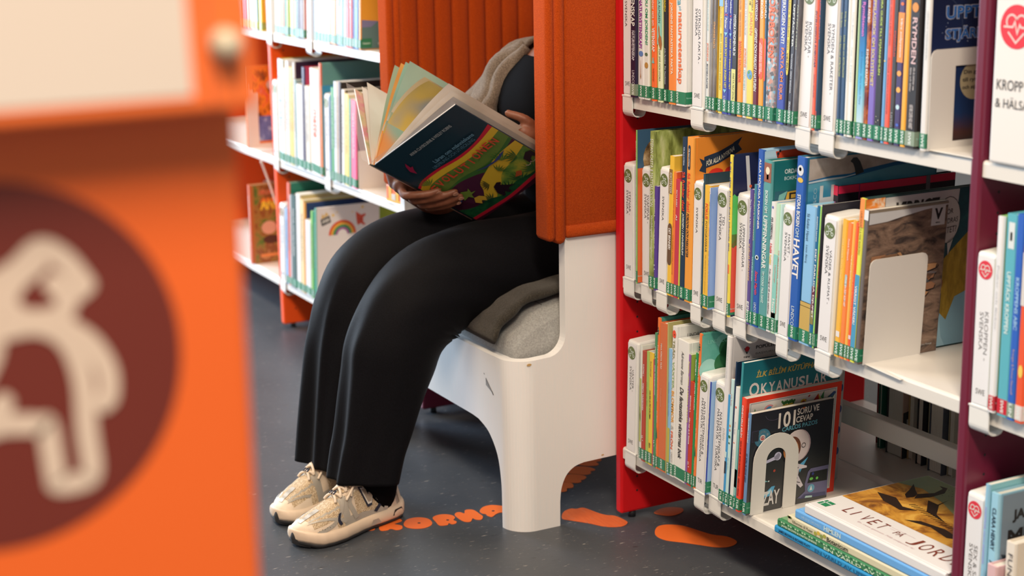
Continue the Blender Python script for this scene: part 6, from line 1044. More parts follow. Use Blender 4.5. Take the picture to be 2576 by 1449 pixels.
def c_clara(mb,t,w,h,ref):
    c=C(mb,t,w,h,ref); c.box(.008,.003,w-.003,h-.003,'7c8488'); c.text('JAG HAR',.03,.13,.030,.052,'221e1e',2,'B',True); c.text('MENS',.022,.13,.062,.092,'241e1c',2,'B',True)
    c.P([(.010,.10),(.04,.108),(.07,.095),(.12,.10),(.12,.17),(.05,.165),(.035,.175),(.008,.185),(.024,.165),(.026,.13)],'26343c',2,True); c.P([(.022,.106),(.045,.113),(.07,.102),(.12,.106),(.12,.16),(.05,.158),(.03,.166),(.032,.13)],'8c9490',3,True)
COVER['clara']=c_clara
make_book('book','pale blue spine hand-lettered CLARA HENRY, JA JAG HAR MENS, right bay',RB,1.0850,-.010,.1675,.0175,.2,.252,.008,'h','9cc4cc','8cb0b8',[('CLARA HENRY',228,158,.3,.75,'22303a','b'),('JA JAG HAR MENS',142,30,.3,.75,'22303a','b')],(),'c:clara','')
make_book('book','short pink book with a red heart, bottom right corner',RB,1.1065,-.030,.1675,.020,.12,.145,0,'h','e0b0a8','d8a8a0',[],[('poppy',122,98,.25,.85,'dc2c38')],'','')
make_book('book','cream spine hand-lettered FUNDERSAM at the right edge of the picture',RB,1.1335,-.020,.1675,.020,.2,.190,0,'h','e8d4bc','e0c8ac',[('FUNDERSAM',172,60,.3,.75,'4c4444','')],(),'','')
# ------------------------------------------------------------------ backs of the books on the far side, seen through the gap
RG='books on the far side of the right unit'
bx=.255
for i,(tk,c1,c2) in enumerate(((.024,'8c2c2c','a03030'),(.010,'2c6c54','246048'),(.018,'2c2c2e','262628'),(.050,'c8a48c','3a3638'),(.016,'d8ccb8','b89460'),(.012,'6c6c50','8c8c78'),(.018,'2a2c34','24262c'),(.020,'d0c0a0','c0b08c'),(.040,'5c6068','50545c'),(.016,'d8ccb4','a89878'),(.045,'d0c4ac','c4b8a0'),(.024,'d8b068','8c8470'),(.018,'38342c','302c28'),(.036,'dcc8b0','c8b49c'),(.014,'e0ccb0','3c3c3c'),(.016,'dcc4a0','2c3c5c'),(.03,'c8c0b0','a09888'))):
    h=.24+.05*((i*37)%10)/10; d=.16+.03*((i*13)%5)/5
    root=thing('book',('%s book, %s from the left, seen from behind through the gap above the flat pile'%({'8':'crimson','2':'dark','c':'tan','d':'pale','6':'olive','5':'grey','3':'black','e':'cream'}[c1[0]],ORDN[i]) if False else 'book on the far side seen from behind through the gap, '+['first','second','third','fourth','fifth','sixth','seventh','eighth','ninth','tenth','eleventh','twelfth','thirteenth','fourteenth','fifteenth','sixteenth','seventeenth'][i]+' from the left'),'book',(bx,.640-d,.1677),(0,0,0),RG)
    mb=MB(); mb.box((0,.0,0),(.002,d,h),FLAT(c2)); mb.box((tk-.002,0,0),(tk,d,h),FLAT(c1)); mb.box((.002,d-.002,0),(tk-.002,d,h),FLAT(c2))
    if i==3:
        g=lambda a,b:(tk+.0004,a,b); mb.poly([g(a,b) for a,b in ((.0,.0),(.16,.0),(.16,.06),(.06,.11),(.0,.10))],FLAT('2c2c30'))
        g=lambda a,b:(tk+.0007,a,b); mb.poly([g(a,b) for a,b in ((.01,.02),(.055,.02),(.055,.085),(.01,.085))],FLAT('d0c4b4'))
        g=lambda a,b:(tk+.001,a,b)
        for k in range(14): mb.poly([g(a,b) for a,b in ((.016+k*.0026,.026),(.0172+k*.0026+(.0006 if k%3 else 0),.026),(.0172+k*.0026+(.0006 if k%3 else 0),.050),(.016+k*.0026,.050))],BLK)
        put_text(mb,'Halmstads',g,.024,.052,.068,.076,BLK,'b')
    mb.build('cover',root)
    p=MB(); p.box((.002,.003,.002),(tk-.002,d-.002,h-.002),PAGE); p.build('pages',root)
    bx+=tk+.0025
bx=.62
for i,(tk,c1) in enumerate(((.02,'5c2c34'),(.03,'4a4a4c'),(.014,'6c6454'),(.022,'2c3438'),(.03,'24303c'),(.02,'5c5448'),(.03,'303c48'))):
    root=thing('book','dim book on the far side of the middle right shelf, %s from the left'%['first','second','third','fourth','fifth','sixth','seventh'][i],'book',(bx,.47,.5457),(0,0,0),RG)
    mb=MB(); h=.27+.01*(i%3); mb.box((0,0,0),(.002,.17,h),FLAT(c1)); mb.box((tk-.002,0,0),(tk,.17,h),FLAT(c1)); mb.box((.002,.168,0),(tk-.002,.17,h),FLAT(c1)); mb.build('cover',root)
    p=MB(); p.box((.002,.003,.002),(tk-.002,.168,h-.002),PAGE); p.build('pages',root); bx+=tk+.004
# ------------------------------------------------------------------ orange shelf end in the foreground
OF=mat('f4733a',.45,'n',bump=.04,bscale=120)
def hexn(h,r=.5): return mat(h,r,'n')
XP=1.983; YE=-1.487
fg=thing('display_shelf_end','orange shelf end panel in the left foreground with round animal sticker and display box','bookcase',(XP,YE,0))
ORF=mat('ea6a28',.42,'n',bump=.05,bscale=120); ORB=mat('ee7434',.38,'n')
mb=MB(); mb.box((-.024,-.62,.012),(0,0,1.62),ORF); mb.build('side_panel',fg,bevel=.004)
mb=MB(); mb.box((-.86,-.62,.012),(-.836,0,1.62),ORF); mb.build('side_panel',fg,bevel=.004)
WN=mat('cfcac2',.4,'n')
for z in (.1675,.5455,.926,1.307):
    mb=MB(); mb.box((-.8355,-.61,z-.025),(-.0245,-.005,z),WN); mb.build('shelf',fg,bevel=.002)
for y in (-.03,-.59):
    mb=MB(); mb.tube([(-.012,y,0),(-.012,y,.014)],.009,BLK,10); mb.build('foot',fg)
# display box for a poster: shallow orange tray leaning back, white sheet, clear knob
bx=bpy.data.objects.new('display_box',None); COL.objects.link(bx); bx.parent=fg; bx.location=(.0,0,1.222)
bx['label']='orange poster holder with a white sheet on the shelf end'
mb=MB(); prof=[(.0004,0),(.034,0),(.034,.004),(.014,.30),(.0004,.30)]
mb.prism(prof,lambda a,b,d:(a,d,b),-.60,0,ORB); mb.build('tray',bx,bevel=.002)
pf=lambda y,z,o=.0:(.0345+o-(z-.004)*.0676+.0003,y,z)
mb=MB(); mb.poly([pf(a,b) for a,b in ((-.56,.008),(-.034,.008),(-.034,.28),(-.56,.28))],mat('d6ccc2',.5,'n')); mb.build('white_sheet',bx)
mb=MB(); mb.tube([pf(-.0155,.034,.0),pf(-.0155,.034,.010)],[.0085,.0075],mat('d4ccb4',.25,'n'),18); mb.tube([pf(-.0155,.034,.010),pf(-.0155,.034,.013)],[.0075,.003],mat('d4ccb4',.25,'n'),18); mb.build('knob',bx)
mb=MB(); mb.tube([pf(-.024,.0,.001),pf(-.024,.28,.001)],.0006,mat('f0a080',.2,'n'),6); mb.build('acrylic_edge',bx)
# round sticker
mb=MB(); BR=mat('6e2a20',.5,'n'); LN=mat('d6c4b4',.5,'n')
sy,sz=-1.627-YE,1.0895; r=.1005
f=lambda k:(lambda a,b:(.0004+.0002*k,sy+a*r,sz+b*r))
mb.disc((0,0),1,f(0),BR,60)
NS=[0]
def blobline(pts,w):
    P=[(p.x,p.y) for p in smoothcurve([(a,b,0) for a,b in pts],6)]; NS[0]+=1; k=1+NS[0]*.6
    mb.line(P,w,f(k),LN)
    for p in (P[0],P[-1]): mb.disc(p,w/2,f(k+.3),LN,16)
W=.115
# outline of an animal: back, head with ear, forelegs, belly, tail (coordinates in sticker radii)
blobline([(-.02,.40),(.03,.46),(.16,.53),(.28,.62),(.40,.55),(.50,.40)],W)
blobline([(.50,.40),(.42,.36),(.34,.43)],W)
blobline([(.40,.34),(.37,.26),(.26,.24),(.14,.27),(.09,.36),(.14,.46),(.26,.55)],W*1.05)
blobline([(-.05,.50),(-.02,.30),(-.01,.12),(-.10,-.05)],W*1.1)
blobline([(-.02,.20),(.22,.22),(.38,.12),(.45,-.1),(.45,-.4),(.46,-.62),(.42,-.68),(.28,-.68),(.26,-.60),(.24,-.36),(.20,-.33),(.02,-.30),(-.1,-.33)],W)
blobline([(.36,.20),(.50,.08),(.58,-.08),(.58,-.22),(.55,-.26)],W)
blobline([(-.02,-.30),(.02,-.18)],W)
mb.build('animal_sticker',fg)
# ------------------------------------------------------------------ the reader
PANT=ramp_mat('black_twill',[(.3,'0c0d10'),(.7,'131419')],scale=500,detail=3,rough=.6,bump=.15,sheen=.02,spec=.06,ref='n')
SKIN=ramp_mat('brown_skin',[(.3,'6b402c'),(.7,'80503a')],scale=60,rough=.5,bump=.05,ref='n')
NAIL=mat('b98a74',.35,'n'); SHIRT=mat('101114',.9,'n',spec=.03,bump=.2,bscale=500)
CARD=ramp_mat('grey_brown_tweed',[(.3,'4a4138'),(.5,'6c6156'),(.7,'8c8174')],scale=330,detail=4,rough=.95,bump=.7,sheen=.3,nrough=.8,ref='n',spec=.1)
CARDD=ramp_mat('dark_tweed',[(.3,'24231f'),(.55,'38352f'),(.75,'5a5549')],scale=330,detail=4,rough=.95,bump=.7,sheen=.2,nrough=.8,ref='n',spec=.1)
person=thing('person','seated person in black trousers, grey-brown cardigan and pale sneakers, leafing through a book','person',(-.36,.05,0))
PO=Vector(person.location)
def pbuild(mb,name,parent=None,**k):
    mb.v=[tuple(Vector(p)-PO) for p in mb.v]; o=mb.build(name,parent or person,**k); return o
def ring3(c,ang,a,b,n,fold=None,s=0):
    """ring across a limb lying in a YZ plane: ang = direction of travel (0 = -Y, 90 = straight down)"""
    A=R(ang); ax=Vector((0,-math.sin(A),math.cos(A))); out=[]
    for k in range(n):
        t=2*math.pi*k/n; m=fold(t,s) if fold else 0
        out.append(Vector(c)+Vector((1,0,0))*(b+m)*math.sin(t)+ax*(a+m)*math.cos(t))
    return out
def leg(mb,rows,fold,n=72,m=6):
    # rows: X,Y,Z,ang,a,b ; resample smoothly
    P=[]
    vals=[smoothcurve([(r[0],r[1],r[2]) for r in rows],m),smoothcurve([(r[3],r[4],r[5]) for r in rows],m)]
    N=len(vals[0]); rings=[]
    for i in range(N):
        p=vals[0][i]; q=vals[1][i]; rings.append(ring3((p.x,p.y,p.z),q.x,q.y,q.z,n,fold,i/(N-1)))
    # turned-in hem
    last=rings[-1]; c=sum(last,Vector())/len(last); rings.append([c+(p-c)*.96+Vector((0,0,.0015)) for p in last]); rings.append([c+(p-c)*.80+Vector((0,.004,.03)) for p in last])
    mb.loft(rings,PANT,True,False,True); return rings
def ss(a,b,x):
    t=min(max((x-a)/(b-a),0),1); return t*t*(3-2*t)
def foldn(t,s):   # near leg: t=0 is the top/front, pi is the back
    v=0
    d=ss(.50,.98,s)
    v+=d*(.0065*math.cos(3*t+.6)+.0050*math.cos(5*t+1.4+s*2)+.0030*math.cos(8*t+s*3))
    # pressed front crease
    v+=ss(.42,.6,s)*.0075*math.exp(-((t-.30)/.16)**2)+ss(.40,.52,s)*.006*math.exp(-((t-6.0)/.15)**2)
    # creases behind the knee
    kb=math.exp(-((s-.44)/.06)**2)*math.exp(-((t-math.pi)/.9)**2)
    v+=kb*.010*math.sin(s*150+t*2)
    v+=math.exp(-((s-.30)/.14)**2)*.0022*math.sin(7*t+s*42)
    return v
def foldf(t,s):
    d=ss(.48,.98,s); v=d*(.006*math.cos(3*t+2.2)+.0055*math.cos(5*t+.2+s*2)+.003*math.cos(9*t+s*3))
    v+=ss(.42,.6,s)*(.006*math.exp(-((t-.55)/.14)**2)+.0065*math.exp(-((t-1.25)/.14)**2)+.005*math.exp(-((t-5.9)/.16)**2))
    kb=math.exp(-((s-.45)/.05)**2)*math.exp(-((t-math.pi)/.9)**2); v+=kb*.008*math.sin(s*150)
    return v
tr=MB()
leg(tr,[(-.325,.17,.550,0,.115,.12),(-.305,.03,.538,0,.104,.108),(-.290,-.10,.534,0,.101,.104),(-.282,-.20,.527,4,.105,.103),(-.276,-.285,.510,18,.109,.100),(-.272,-.346,.474,46,.111,.098),(-.270,-.383,.425,73,.111,.098),(-.270,-.408,.385,82,.104,.098),(-.270,-.421,.335,84,.098,.096),(-.270,-.438,.277,85,.089,.091),(-.269,-.457,.209,86,.080,.085),(-.268,-.471,.166,87,.076,.081),(-.267,-.484,.109,88,.075,.078)],foldn)
leg(tr,[(-.455,.17,.545,0,.115,.12),(-.450,.02,.545,0,.104,.108),(-.444,-.12,.548,0,.098,.10),(-.438,-.23,.551,4,.097,.096),(-.434,-.325,.540,16,.096,.092),(-.430,-.393,.503,46,.095,.088),(-.428,-.425,.452,74,.090,.084),(-.428,-.447,.402,83,.082,.080),(-.428,-.463,.353,86,.076,.078),(-.428,-.478,.263,87,.072,.076),(-.428,-.490,.174,88,.070,.076),(-.428,-.497,.098,88,.071,.077)],foldf)
# pelvis
rings=[]
for z,w,d,cy in ((.435,.10,.09,.13),(.45,.165,.13,.13),(.50,.195,.155,.14),(.57,.195,.15,.15),(.64,.172,.135,.14),(.70,.155,.12,.125)):
    rings.append([(-.39+w*math.cos(t),cy+d*math.sin(t),z) for t in [2*math.pi*k/40 for k in range(40)]])
tr.loft(rings,PANT,True,True,True)
to=pbuild(tr,'trousers')
# thin side seam on the near leg
sm=MB(); SEAM=mat('26282e',.8,'n')
def nearpt(i,t):
    pass
# ---- body: one continuous surface
bm_=MB()
def ball(c,r,sc=(1,1,1)):
    n=12; rings=[]
    for i in range(1,n):
        p=math.pi*i/n; rings.append([(c[0]+r*sc[0]*math.sin(p)*math.cos(t),c[1]+r*sc[1]*math.sin(p)*math.sin(t),c[2]-r*sc[2]*math.cos(p)) for t in [2*math.pi*k/16 for k in range(16)]])
    bm_.loft(rings,SKIN,True,True)
def limb(pts,rs):
    P=smoothcurve(pts,5) if len(pts)>2 else [Vector(p) for p in pts]; n=len(P); m=len(rs)-1
    rr=[]
    for i in range(n):
        x=i/(n-1)*m; k=min(int(x),m-1); rr.append(rs[k]+(rs[k+1]-rs[k])*(x-k))
    bm_.tube(P,rr,SKIN,14); ball(P[0],rr[0]); ball(P[-1],rr[-1])
# torso
def tor(L):
    bm_.loft([[(cx+w*math.cos(t),cy+d*math.sin(t),z) for t in [2*math.pi*k/28 for k in range(28)]] for cx,cy,z,w,d in L],SKIN,True,True)
TOR=[(-.39,.14,.47,.13,.10),(-.39,.14,.56,.165,.125),(-.385,.115,.66,.140,.105),(-.375,.085,.74,.135,.100),(-.365,.050,.84,.150,.112),(-.36,.055,.92,.150,.105),(-.355,.075,.975,.12,.08),(-.352,.085,1.01,.075,.062)]
tor(TOR)
limb([(-.352,.095,.98),(-.350,.120,1.06),(-.348,.135,1.10)],[.062,.054,.056])
ball((-.346,.140,1.195),.1,(.76,.95,1.16)); ball((-.346,.105,1.145),.06,(.9,.95,.95)); ball((-.346,.038,1.182),.017,(.75,.9,1.1)); ball((-.346,.047,1.205),.012,(.7,.8,1.8)); ball((-.346,.048,1.145),.016,(1.5,.6,.7))
for sx in (-1,1): ball((-.346+sx*.078,.152,1.185),.024,(.35,.75,1.25))
# legs inside the trousers, feet inside the shoes
limb([(-.31,.12,.545),(-.275,-.33,.515)],[.078,.058]); limb([(-.275,-.33,.515),(-.268,-.43,.32),(-.270,-.470,.10)],[.055,.052,.020]); limb([(-.276,-.450,.060),(-.236,-.58,.040)],[.018,.013])
limb([(-.455,.12,.545),(-.432,-.37,.53)],[.078,.056]); limb([(-.432,-.37,.53),(-.428,-.46,.32),(-.430,-.485,.10)],[.052,.050,.020]); limb([(-.436,-.455,.060),(-.400,-.56,.040)],[.018,.013])
# right arm (far side): shoulder, elbow, wrist under the book spine
limb([(-.505,.075,.945),(-.545,-.02,.83),(-.560,-.095,.735)],[.052,.046,.040]); limb([(-.560,-.095,.735),(-.50,-.16,.680),(-.425,-.205,.640)],[.040,.036,.026])
# left arm (near side)
limb([(-.205,.085,.945),(-.165,.110,.84),(-.160,.090,.755)],[.052,.045,.041]); limb([(-.160,.090,.755),(-.188,.03,.772),(-.222,-.040,.792)],[.041,.038,.027])
P4=Vector((-.33,-.168,.627)); BS=Vector((.1004266,-.85697368,.50548057)); BW=Vector((.72576559,.41061896,.55195687)); BN=Vector((.68057241,-.31142925,-.66319907))
BE=BW*math.cos(R(142))-BN*math.sin(R(142))
def bk(s,w,n): return P4+BS*s+BW*w+BN*n        # a point in the book's own frame: along spine, across cover, out of the cover
def digit(pts,rs): limb(pts,rs)
# right hand: palm under the spine, fingers curled round it onto the cover
palm=[bk(.125,-.030,-.030),bk(.125,-.030,-.030)]
kn=[(.182,.0),(.160,.002),(.138,.002),(.118,0)]
tips=[(.148,.030),(.118,.050),(.098,.046),(.090,.030)]
pip=[(.182,-.016),(.158,-.018),(.133,-.018),(.112,-.012)]
NA=[]
for i,(ps,ts) in enumerate(zip(pip,tips)):
    r=(.0090,.0094,.0090,.0078)[i]
    mcp=bk(ps[0]+.010,-.040,-.026); p1=bk(ps[0],ps[1],.012); mid=bk((ps[0]*.45+ts[0]*.55),(ps[1]*.45+ts[1]*.55),.0145); tp=bk(ts[0],ts[1],.0095)
    digit([mcp,bk(ps[0]+.006,-.036,.002),p1,mid,tp],[r*1.12,r*1.05,r*1.08,r*.98,r*.80]); d=(tp-mid).normalized(); NA.append((tp+d*r*.15+BN*r*.62,d,r))
limb([bk(.190,-.046,-.028),bk(.150,-.052,-.034),bk(.118,-.046,-.030)],[.017,.019,.016]); limb([bk(.165,-.050,-.032),(-.438,-.212,.640)],[.022,.026]); limb([bk(.125,-.050,-.034),(-.428,-.198,.634)],[.020,.025])
limb([bk(.195,-.058,-.040),bk(.215,-.050,-.075),bk(.205,-.030,-.105)],[.014,.0115,.0085])
# left hand turning the leaves
limb([(-.222,-.040,.792),(-.232,-.080,.808),(-.238,-.112,.822)],[.027,.029,.024]); limb([(-.222,-.040,.79),(-.214,-.082,.818),(-.218,-.112,.832)],[.025,.022,.018])
for a,b,c,r in (((-.240,-.115,.829),(-.252,-.150,.853),(-.268,-.176,.862),.0085),((-.240,-.118,.818),(-.254,-.158,.841),(-.271,-.186,.848),.0088),((-.236,-.118,.808),(-.250,-.155,.826),(-.268,-.180,.832),.0084),((-.230,-.112,.800),(-.243,-.142,.812),(-.258,-.162,.816),.0074)):
    digit([a,b,c],[r*1.1,r,r*.82])
digit([(-.212,-.078,.826),(-.215,-.108,.858),(-.236,-.140,.872)],[.013,.0105,.0085])
body=pbuild(bm_,'body')
rm=body.modifiers.new('remesh','REMESH'); rm.mode='VOXEL'; rm.voxel_size=.0040; rm.use_smooth_shade=True
smo=body.modifiers.new('smooth','SMOOTH'); smo.iterations=4; smo.factor=.5
# nails
nb=MB()
for p,d,r in NA:
    b=d.cross(BN).normalized(); u=BN
    nb.poly([p+d*r*(.75*math.cos(t))*.95+b*r*.62*math.sin(t)+u*(r*.22-.0009*math.sin(t)**2) for t in [2*math.pi*k/12 for k in range(12)]],NAIL)
pbuild(nb,'fingernails')
rg=MB(); 
a0=bk(.140,-.022,.004); rg.tube([a0+Vector((.010*math.cos(t),0,.010*math.sin(t)*.8))+BW*.008*math.sin(t) for t in [2*math.pi*k/20 for k in range(21)]],.0014,mat('b8b4ac',.25,'n',metal=.9),6)
pbuild(rg,'ring')
# hair and eyes
h=MB()
rings=[]
for i in range(1,13):
    p=math.pi*i/13; rings.append([(-.346+.094*math.sin(p)*math.cos(t),.170+.098*math.sin(p)*math.sin(t)*(1 if math.sin(t)>0 else .82),1.225-.105*math.cos(p)) for t in [2*math.pi*k/24 for k in range(24)]])
h.loft(rings,mat('14100e',.8,'n',bump=.8,bscale=120),True,True); pbuild(h,'hair')
for sx in (-1,1):
    e=MB(); c=(-.346+sx*.030,.057,1.198)
    for i in range(1): e.tube([(c[0],c[1]+.006,c[2]),(c[0],c[1]-.002,c[2])],[.010,.006],mat('d8d4cc',.2,'n'),12); e.tube([(c[0],c[1]-.0018,c[2]),(c[0],c[1]-.0030,c[2])],[.0045,.0035],BLK,10)
    pbuild(e,'eye')
# black top
sh=MB(); 
sh.loft([[(cx+(w+.010)*math.cos(t),cy+(d+.010)*math.sin(t)+.003*math.sin(6*t+z*40),z) for t in [2*math.pi*k/40 for k in range(40)]] for cx,cy,z,w,d in [(p.x,p.y,p.z,q.x,q.y) for p,q in zip(smoothcurve([(a[0],a[1],a[2]) for a in TOR[:7]],4),smoothcurve([(a[3],a[4],0) for a in TOR[:7]],4))]],SHIRT,True,True)
pbuild(sh,'black_top')
# cardigan: sleeves, back panel, front edge, and the skirt lying on the cushion
cg=MB()
def sleeve(pts,rs,m=6,amp=.006):
    P=smoothcurve(pts,m); n=len(P); k=len(rs)-1; rings=[]
    for i,p in enumerate(P):
        d=(P[min(i+1,n-1)]-P[max(i-1,0)]).normalized(); a=d.cross(Vector((1,.2,.1))).normalized(); b=a.cross(d); x=i/(n-1)*k; j=min(int(x),k-1); r=rs[j]+(rs[j+1]-rs[j])*(x-j)
        rings.append([p+(a*math.cos(t)+b*math.sin(t))*(r+amp*math.sin(2*t+i*.55)+amp*.7*math.sin(3*t-i*.8)) for t in [2*math.pi*q/32 for q in range(32)]])
    cg.loft(rings,CARD,True,True,True)
sleeve([(-.470,.090,.965),(-.520,.040,.910),(-.555,-.025,.835),(-.565,-.090,.755),(-.535,-.125,.715),(-.495,-.155,.690)],[.062,.070,.066,.060,.054,.046])
sleeve([(-.230,.090,.960),(-.180,.105,.900),(-.160,.110,.83),(-.155,.095,.765),(-.165,.07,.762)],[.060,.066,.060,.056,.050])
# shoulders, back and fronts as one thick cloth shell, open in the middle of the chest
rings=[]
for p,q in zip(smoothcurve([(a[0],a[1],a[2]) for a in TOR[:8]],4),smoothcurve([(a[3],a[4],0) for a in TOR[:8]],4)):
    z=p.z; op=.95-.35*ss(.75,1.0,z)
    A=[-math.pi/2+op+ (2*math.pi-2*op)*k/44 for k in range(45)]
    out=[Vector((p.x+(q.x+.026+.004*math.sin(5*t+z*30))*math.cos(t),p.y+(q.y+.026+.004*math.sin(4*t+z*22))*math.sin(t),z)) for t in A]
    inn=[Vector((p.x+(q.x+.012)*math.cos(t),p.y+(q.y+.012)*math.sin(t),z)) for t in A[::-1]]
    rings.append(out+inn)
cg.loft(rings,CARD,True,True,True)
# hanging right front edge, a soft rolled fold running from the shoulder to the lap
sleeve([(-.455,.03,.985),(-.475,-.035,.92),(-.480,-.075,.855),(-.470,-.090,.80),(-.455,-.085,.74),(-.45,-.06,.68)],[.030,.036,.038,.036,.034,.030],6,.005)
sleeve([(-.430,.015,.985),(-.440,-.045,.92),(-.445,-.075,.865),(-.440,-.085,.80),(-.43,-.08,.74)],[.018,.022,.020,.020,.018],6,.003)
pbuild(cg,'cardigan')
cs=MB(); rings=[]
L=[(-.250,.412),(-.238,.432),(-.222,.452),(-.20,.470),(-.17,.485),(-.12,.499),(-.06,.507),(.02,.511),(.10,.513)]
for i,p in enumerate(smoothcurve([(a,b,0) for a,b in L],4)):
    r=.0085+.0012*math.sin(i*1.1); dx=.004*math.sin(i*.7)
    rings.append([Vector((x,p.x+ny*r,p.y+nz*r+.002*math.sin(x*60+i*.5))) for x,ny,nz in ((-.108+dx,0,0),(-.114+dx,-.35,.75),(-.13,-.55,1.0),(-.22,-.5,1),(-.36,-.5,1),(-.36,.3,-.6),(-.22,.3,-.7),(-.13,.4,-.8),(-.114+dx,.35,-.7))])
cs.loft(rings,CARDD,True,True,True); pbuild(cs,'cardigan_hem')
# ---- sneakers
SB=ramp_mat('cream_mesh',[(.35,'b9a383'),(.6,'d8c6a8')],scale=520,mode='voronoi',rough=.8,bump=.6,ref='n'); SW=mat('dccdb8',.5,'n',bump=.1,bscale=150); SIL=mat('b4b0a6',.38,'n',metal=.25); MID=mat('dac8b2',.55,'n'); OUT=mat('26272a',.65,'n'); NAVY=mat('20263a',.5,'n'); LACE=mat('e0d2be',.8,'n',bump=.3,bscale=600)
def shoe(name,heel,toe,lat):
    """lat=+1: outer side faces +X. built along local +x (toe), y lateral, z up"""
    hv=Vector(heel); tv=Vector(toe); L=(tv-hv).length; ang=math.atan2((tv-hv).y,(tv-hv).x)
    root=bpy.data.objects.new(name,None); COL.objects.link(root); root.parent=person
    root.location=Vector((hv.x,hv.y,0))-PO; root.rotation_euler=(0,0,ang); k=L/.285
    xs=[0,.006,.018,.04,.07,.10,.13,.16,.19,.215,.24,.258,.272,.281,.285]
    hw=[.012,.022,.031,.036,.036,.034,.035,.040,.0455,.047,.045,.040,.031,.018,.006]
    cy=[0,0,0,0,.001,.002,.003,.003,.002,0,-.003,-.006,-.009,-.012,-.013]
    tops=[.058,.080,.092,.092,.086,.092,.106,.098,.082,.071,.062,.055,.048,.040,.032]
    def I(T,x):
        for i in range(len(xs)-1):
            if x<=xs[i+1]: t=(x-xs[i])/(xs[i+1]-xs[i]); t=t*t*(3-2*t)*.5+t*.5; return T[i]+(T[i+1]-T[i])*t
        return T[-1]
    def s_up(x,t,o=0):
        """t 0 inner bottom .. .5 top .. 1 outer bottom"""
        w=I(hw,x)*.93+o; H=I(tops,x)-.020+o; c=I(cy,x); a=math.pi*t; cs,sn=math.cos(a),math.sin(a)
        n=.62; z=H*abs(sn)**.80; shrink=1-.42*(z/.09)**1.3*(1 if x>.10 else .8)
        if x<.035: shrink=1-.22*(z/.09)
        y=-math.copysign(abs(cs)**n,cs)*w*max(shrink,.3)
        return Vector((x+(.012*(z/.08) if x<.05 else 0),(c+y)*lat*1.0,.022+z))
    mb=MB(); NX,NT=72,44; X=[.001+.2835*i/NX for i in range(NX+1)]
    V=[[s_up(x,j/NT) for j in range(NT+1)] for x in X]
    def reg(x,t):
        o=t if t>.5 else 1-t     # .5 top .. 1 bottom
        outer=t>.5
        if x>.262-(o-.5)*.02: return SW                      # toe bumper
        if x>.205+.0 and o>.84: return SW
        if .185<x<.262:
            if abs(x-.262+ (o-.5)*.0)>.0 and abs((o-.60)-(.262-x)*1.6)<.022: return SIL
            return SB
        if .165<x<=.185: return SIL if o>.56 else SB
        if .145<x<=.165 and o>.55: return SW if o<.9 else SIL
        if .085<x<=.145:
            if o<.60: return SB
            if o<.66: return SW
            if o>.93: return SIL
            return SB
        if .06<x<=.085: return SIL if o>.62 else NAVY if .60<o<.62 else SW
        if x<.03: return SIL if o>.75 else SW
        return SB if .66<o<.9 else SW
    for i in range(NX):
        for j in range(NT):
            x=(X[i]+X[i+1])/2; t=(j+.5)/NT
            mb.poly([V[i][j],V[i][j+1],V[i+1][j+1],V[i+1][j]],reg(x,t),True)
    up=mb.build('upper',root,weld=True)
    # overlays raised from the upper
    ov=MB()
    def strip(pts,w,m,off=.0012,side=1):
        P=smoothcurve([(a,b,0) for a,b in pts],6)
        for a,b in zip(P,P[1:]):
            q=[]
            for p,sg in ((a,-1),(b,-1),(b,1),(a,1)):
                d=(b-a).normalized(); nx,ny=-d.y,d.x; sc=12.0
                q.append(s_up(min(max(p.x+nx*w/2*sg,.002),.283),min(max(p.y+ny*w/2*sg*sc*.55,0.01),.99),off))
            ov.poly(q,m,True)
    strip([(.262,.66),(.235,.74),(.205,.84),(.180,.93)],.009,SIL); strip([(.262,.34),(.235,.26),(.205,.16)],.009,SIL)
    strip([(.250,.93),(.215,.885),(.190,.80),(.178,.70),(.176,.62)],.011,SIL,.0016); strip([(.193,.80),(.200,.87),(.196,.93)],.007,NAVY,.002)
    strip([(.176,.60),(.155,.66),(.120,.665),(.088,.66)],.012,SW,.0016); strip([(.150,.70),(.162,.80),(.150,.95)],.012,SIL,.0016)
    strip([(.085,.64),(.070,.74),(.074,.86),(.095,.95)],.008,NAVY,.0015); strip([(.070,.64),(.050,.70),(.030,.72),(.010,.70)],.012,SW,.0018); strip([(.058,.66),(.052,.80),(.066,.95)],.011,SIL,.0018); strip([(.03,.6),(.016,.75),(.014,.95)],.012,SW,.0018)
    strip([(.27,.5),(.262,.5),(.245,.5),(.225,.5)],.006,SIL)
    for i in range(5): 
        p=s_up(.225+.006*i,.90-.012*(i%2),.0020); ov.disc((p.x,p.z),.0009,lambda a,b,p=p:(a,p.y,b),OUT,6)
    ov.build('overlay',root)
    # N emblem on the outer side
    nl=MB()
    def npoly(pts,m,off):
        nl.poly([s_up(.101+ (a*.92+b*.30)*.020 ,.765-(b*.92-a*.22)*.098,off) for a,b in pts],m)
    N=[(-1,-1),(-.42,-1),(-.42,.15),(.38,-1),(1,-1),(1,1),(.42,1),(.42,-.15),(-.38,1),(-1,1)]
    for idx in ((0,1,2,8,9),(2,3,7,8),(3,4,5,6,7)):
        for sc,m,o in ((1.22,NAVY,.0034),(1.0,mat('e0dcd4',.4,'n'),.0040),(.80,mat('a89a88',.6,'n'),.0046)):
            c=[N[i] for i in idx]
            npoly([(a*(1+ (sc-1)*.85),b*sc) for a,b in c],m,o+.0002*idx[0]*0)
    nl.build('emblem',root)
    # midsole and outsole
    def outline(g,x0=.0,x1=.285):
        return [(x,(I(cy,x)+ (I(hw,x)+g))*lat) for x in X]+[(x,(I(cy,x)-(I(hw,x)+g))*lat) for x in X[::-1]]
    ms=MB(); rings=[]
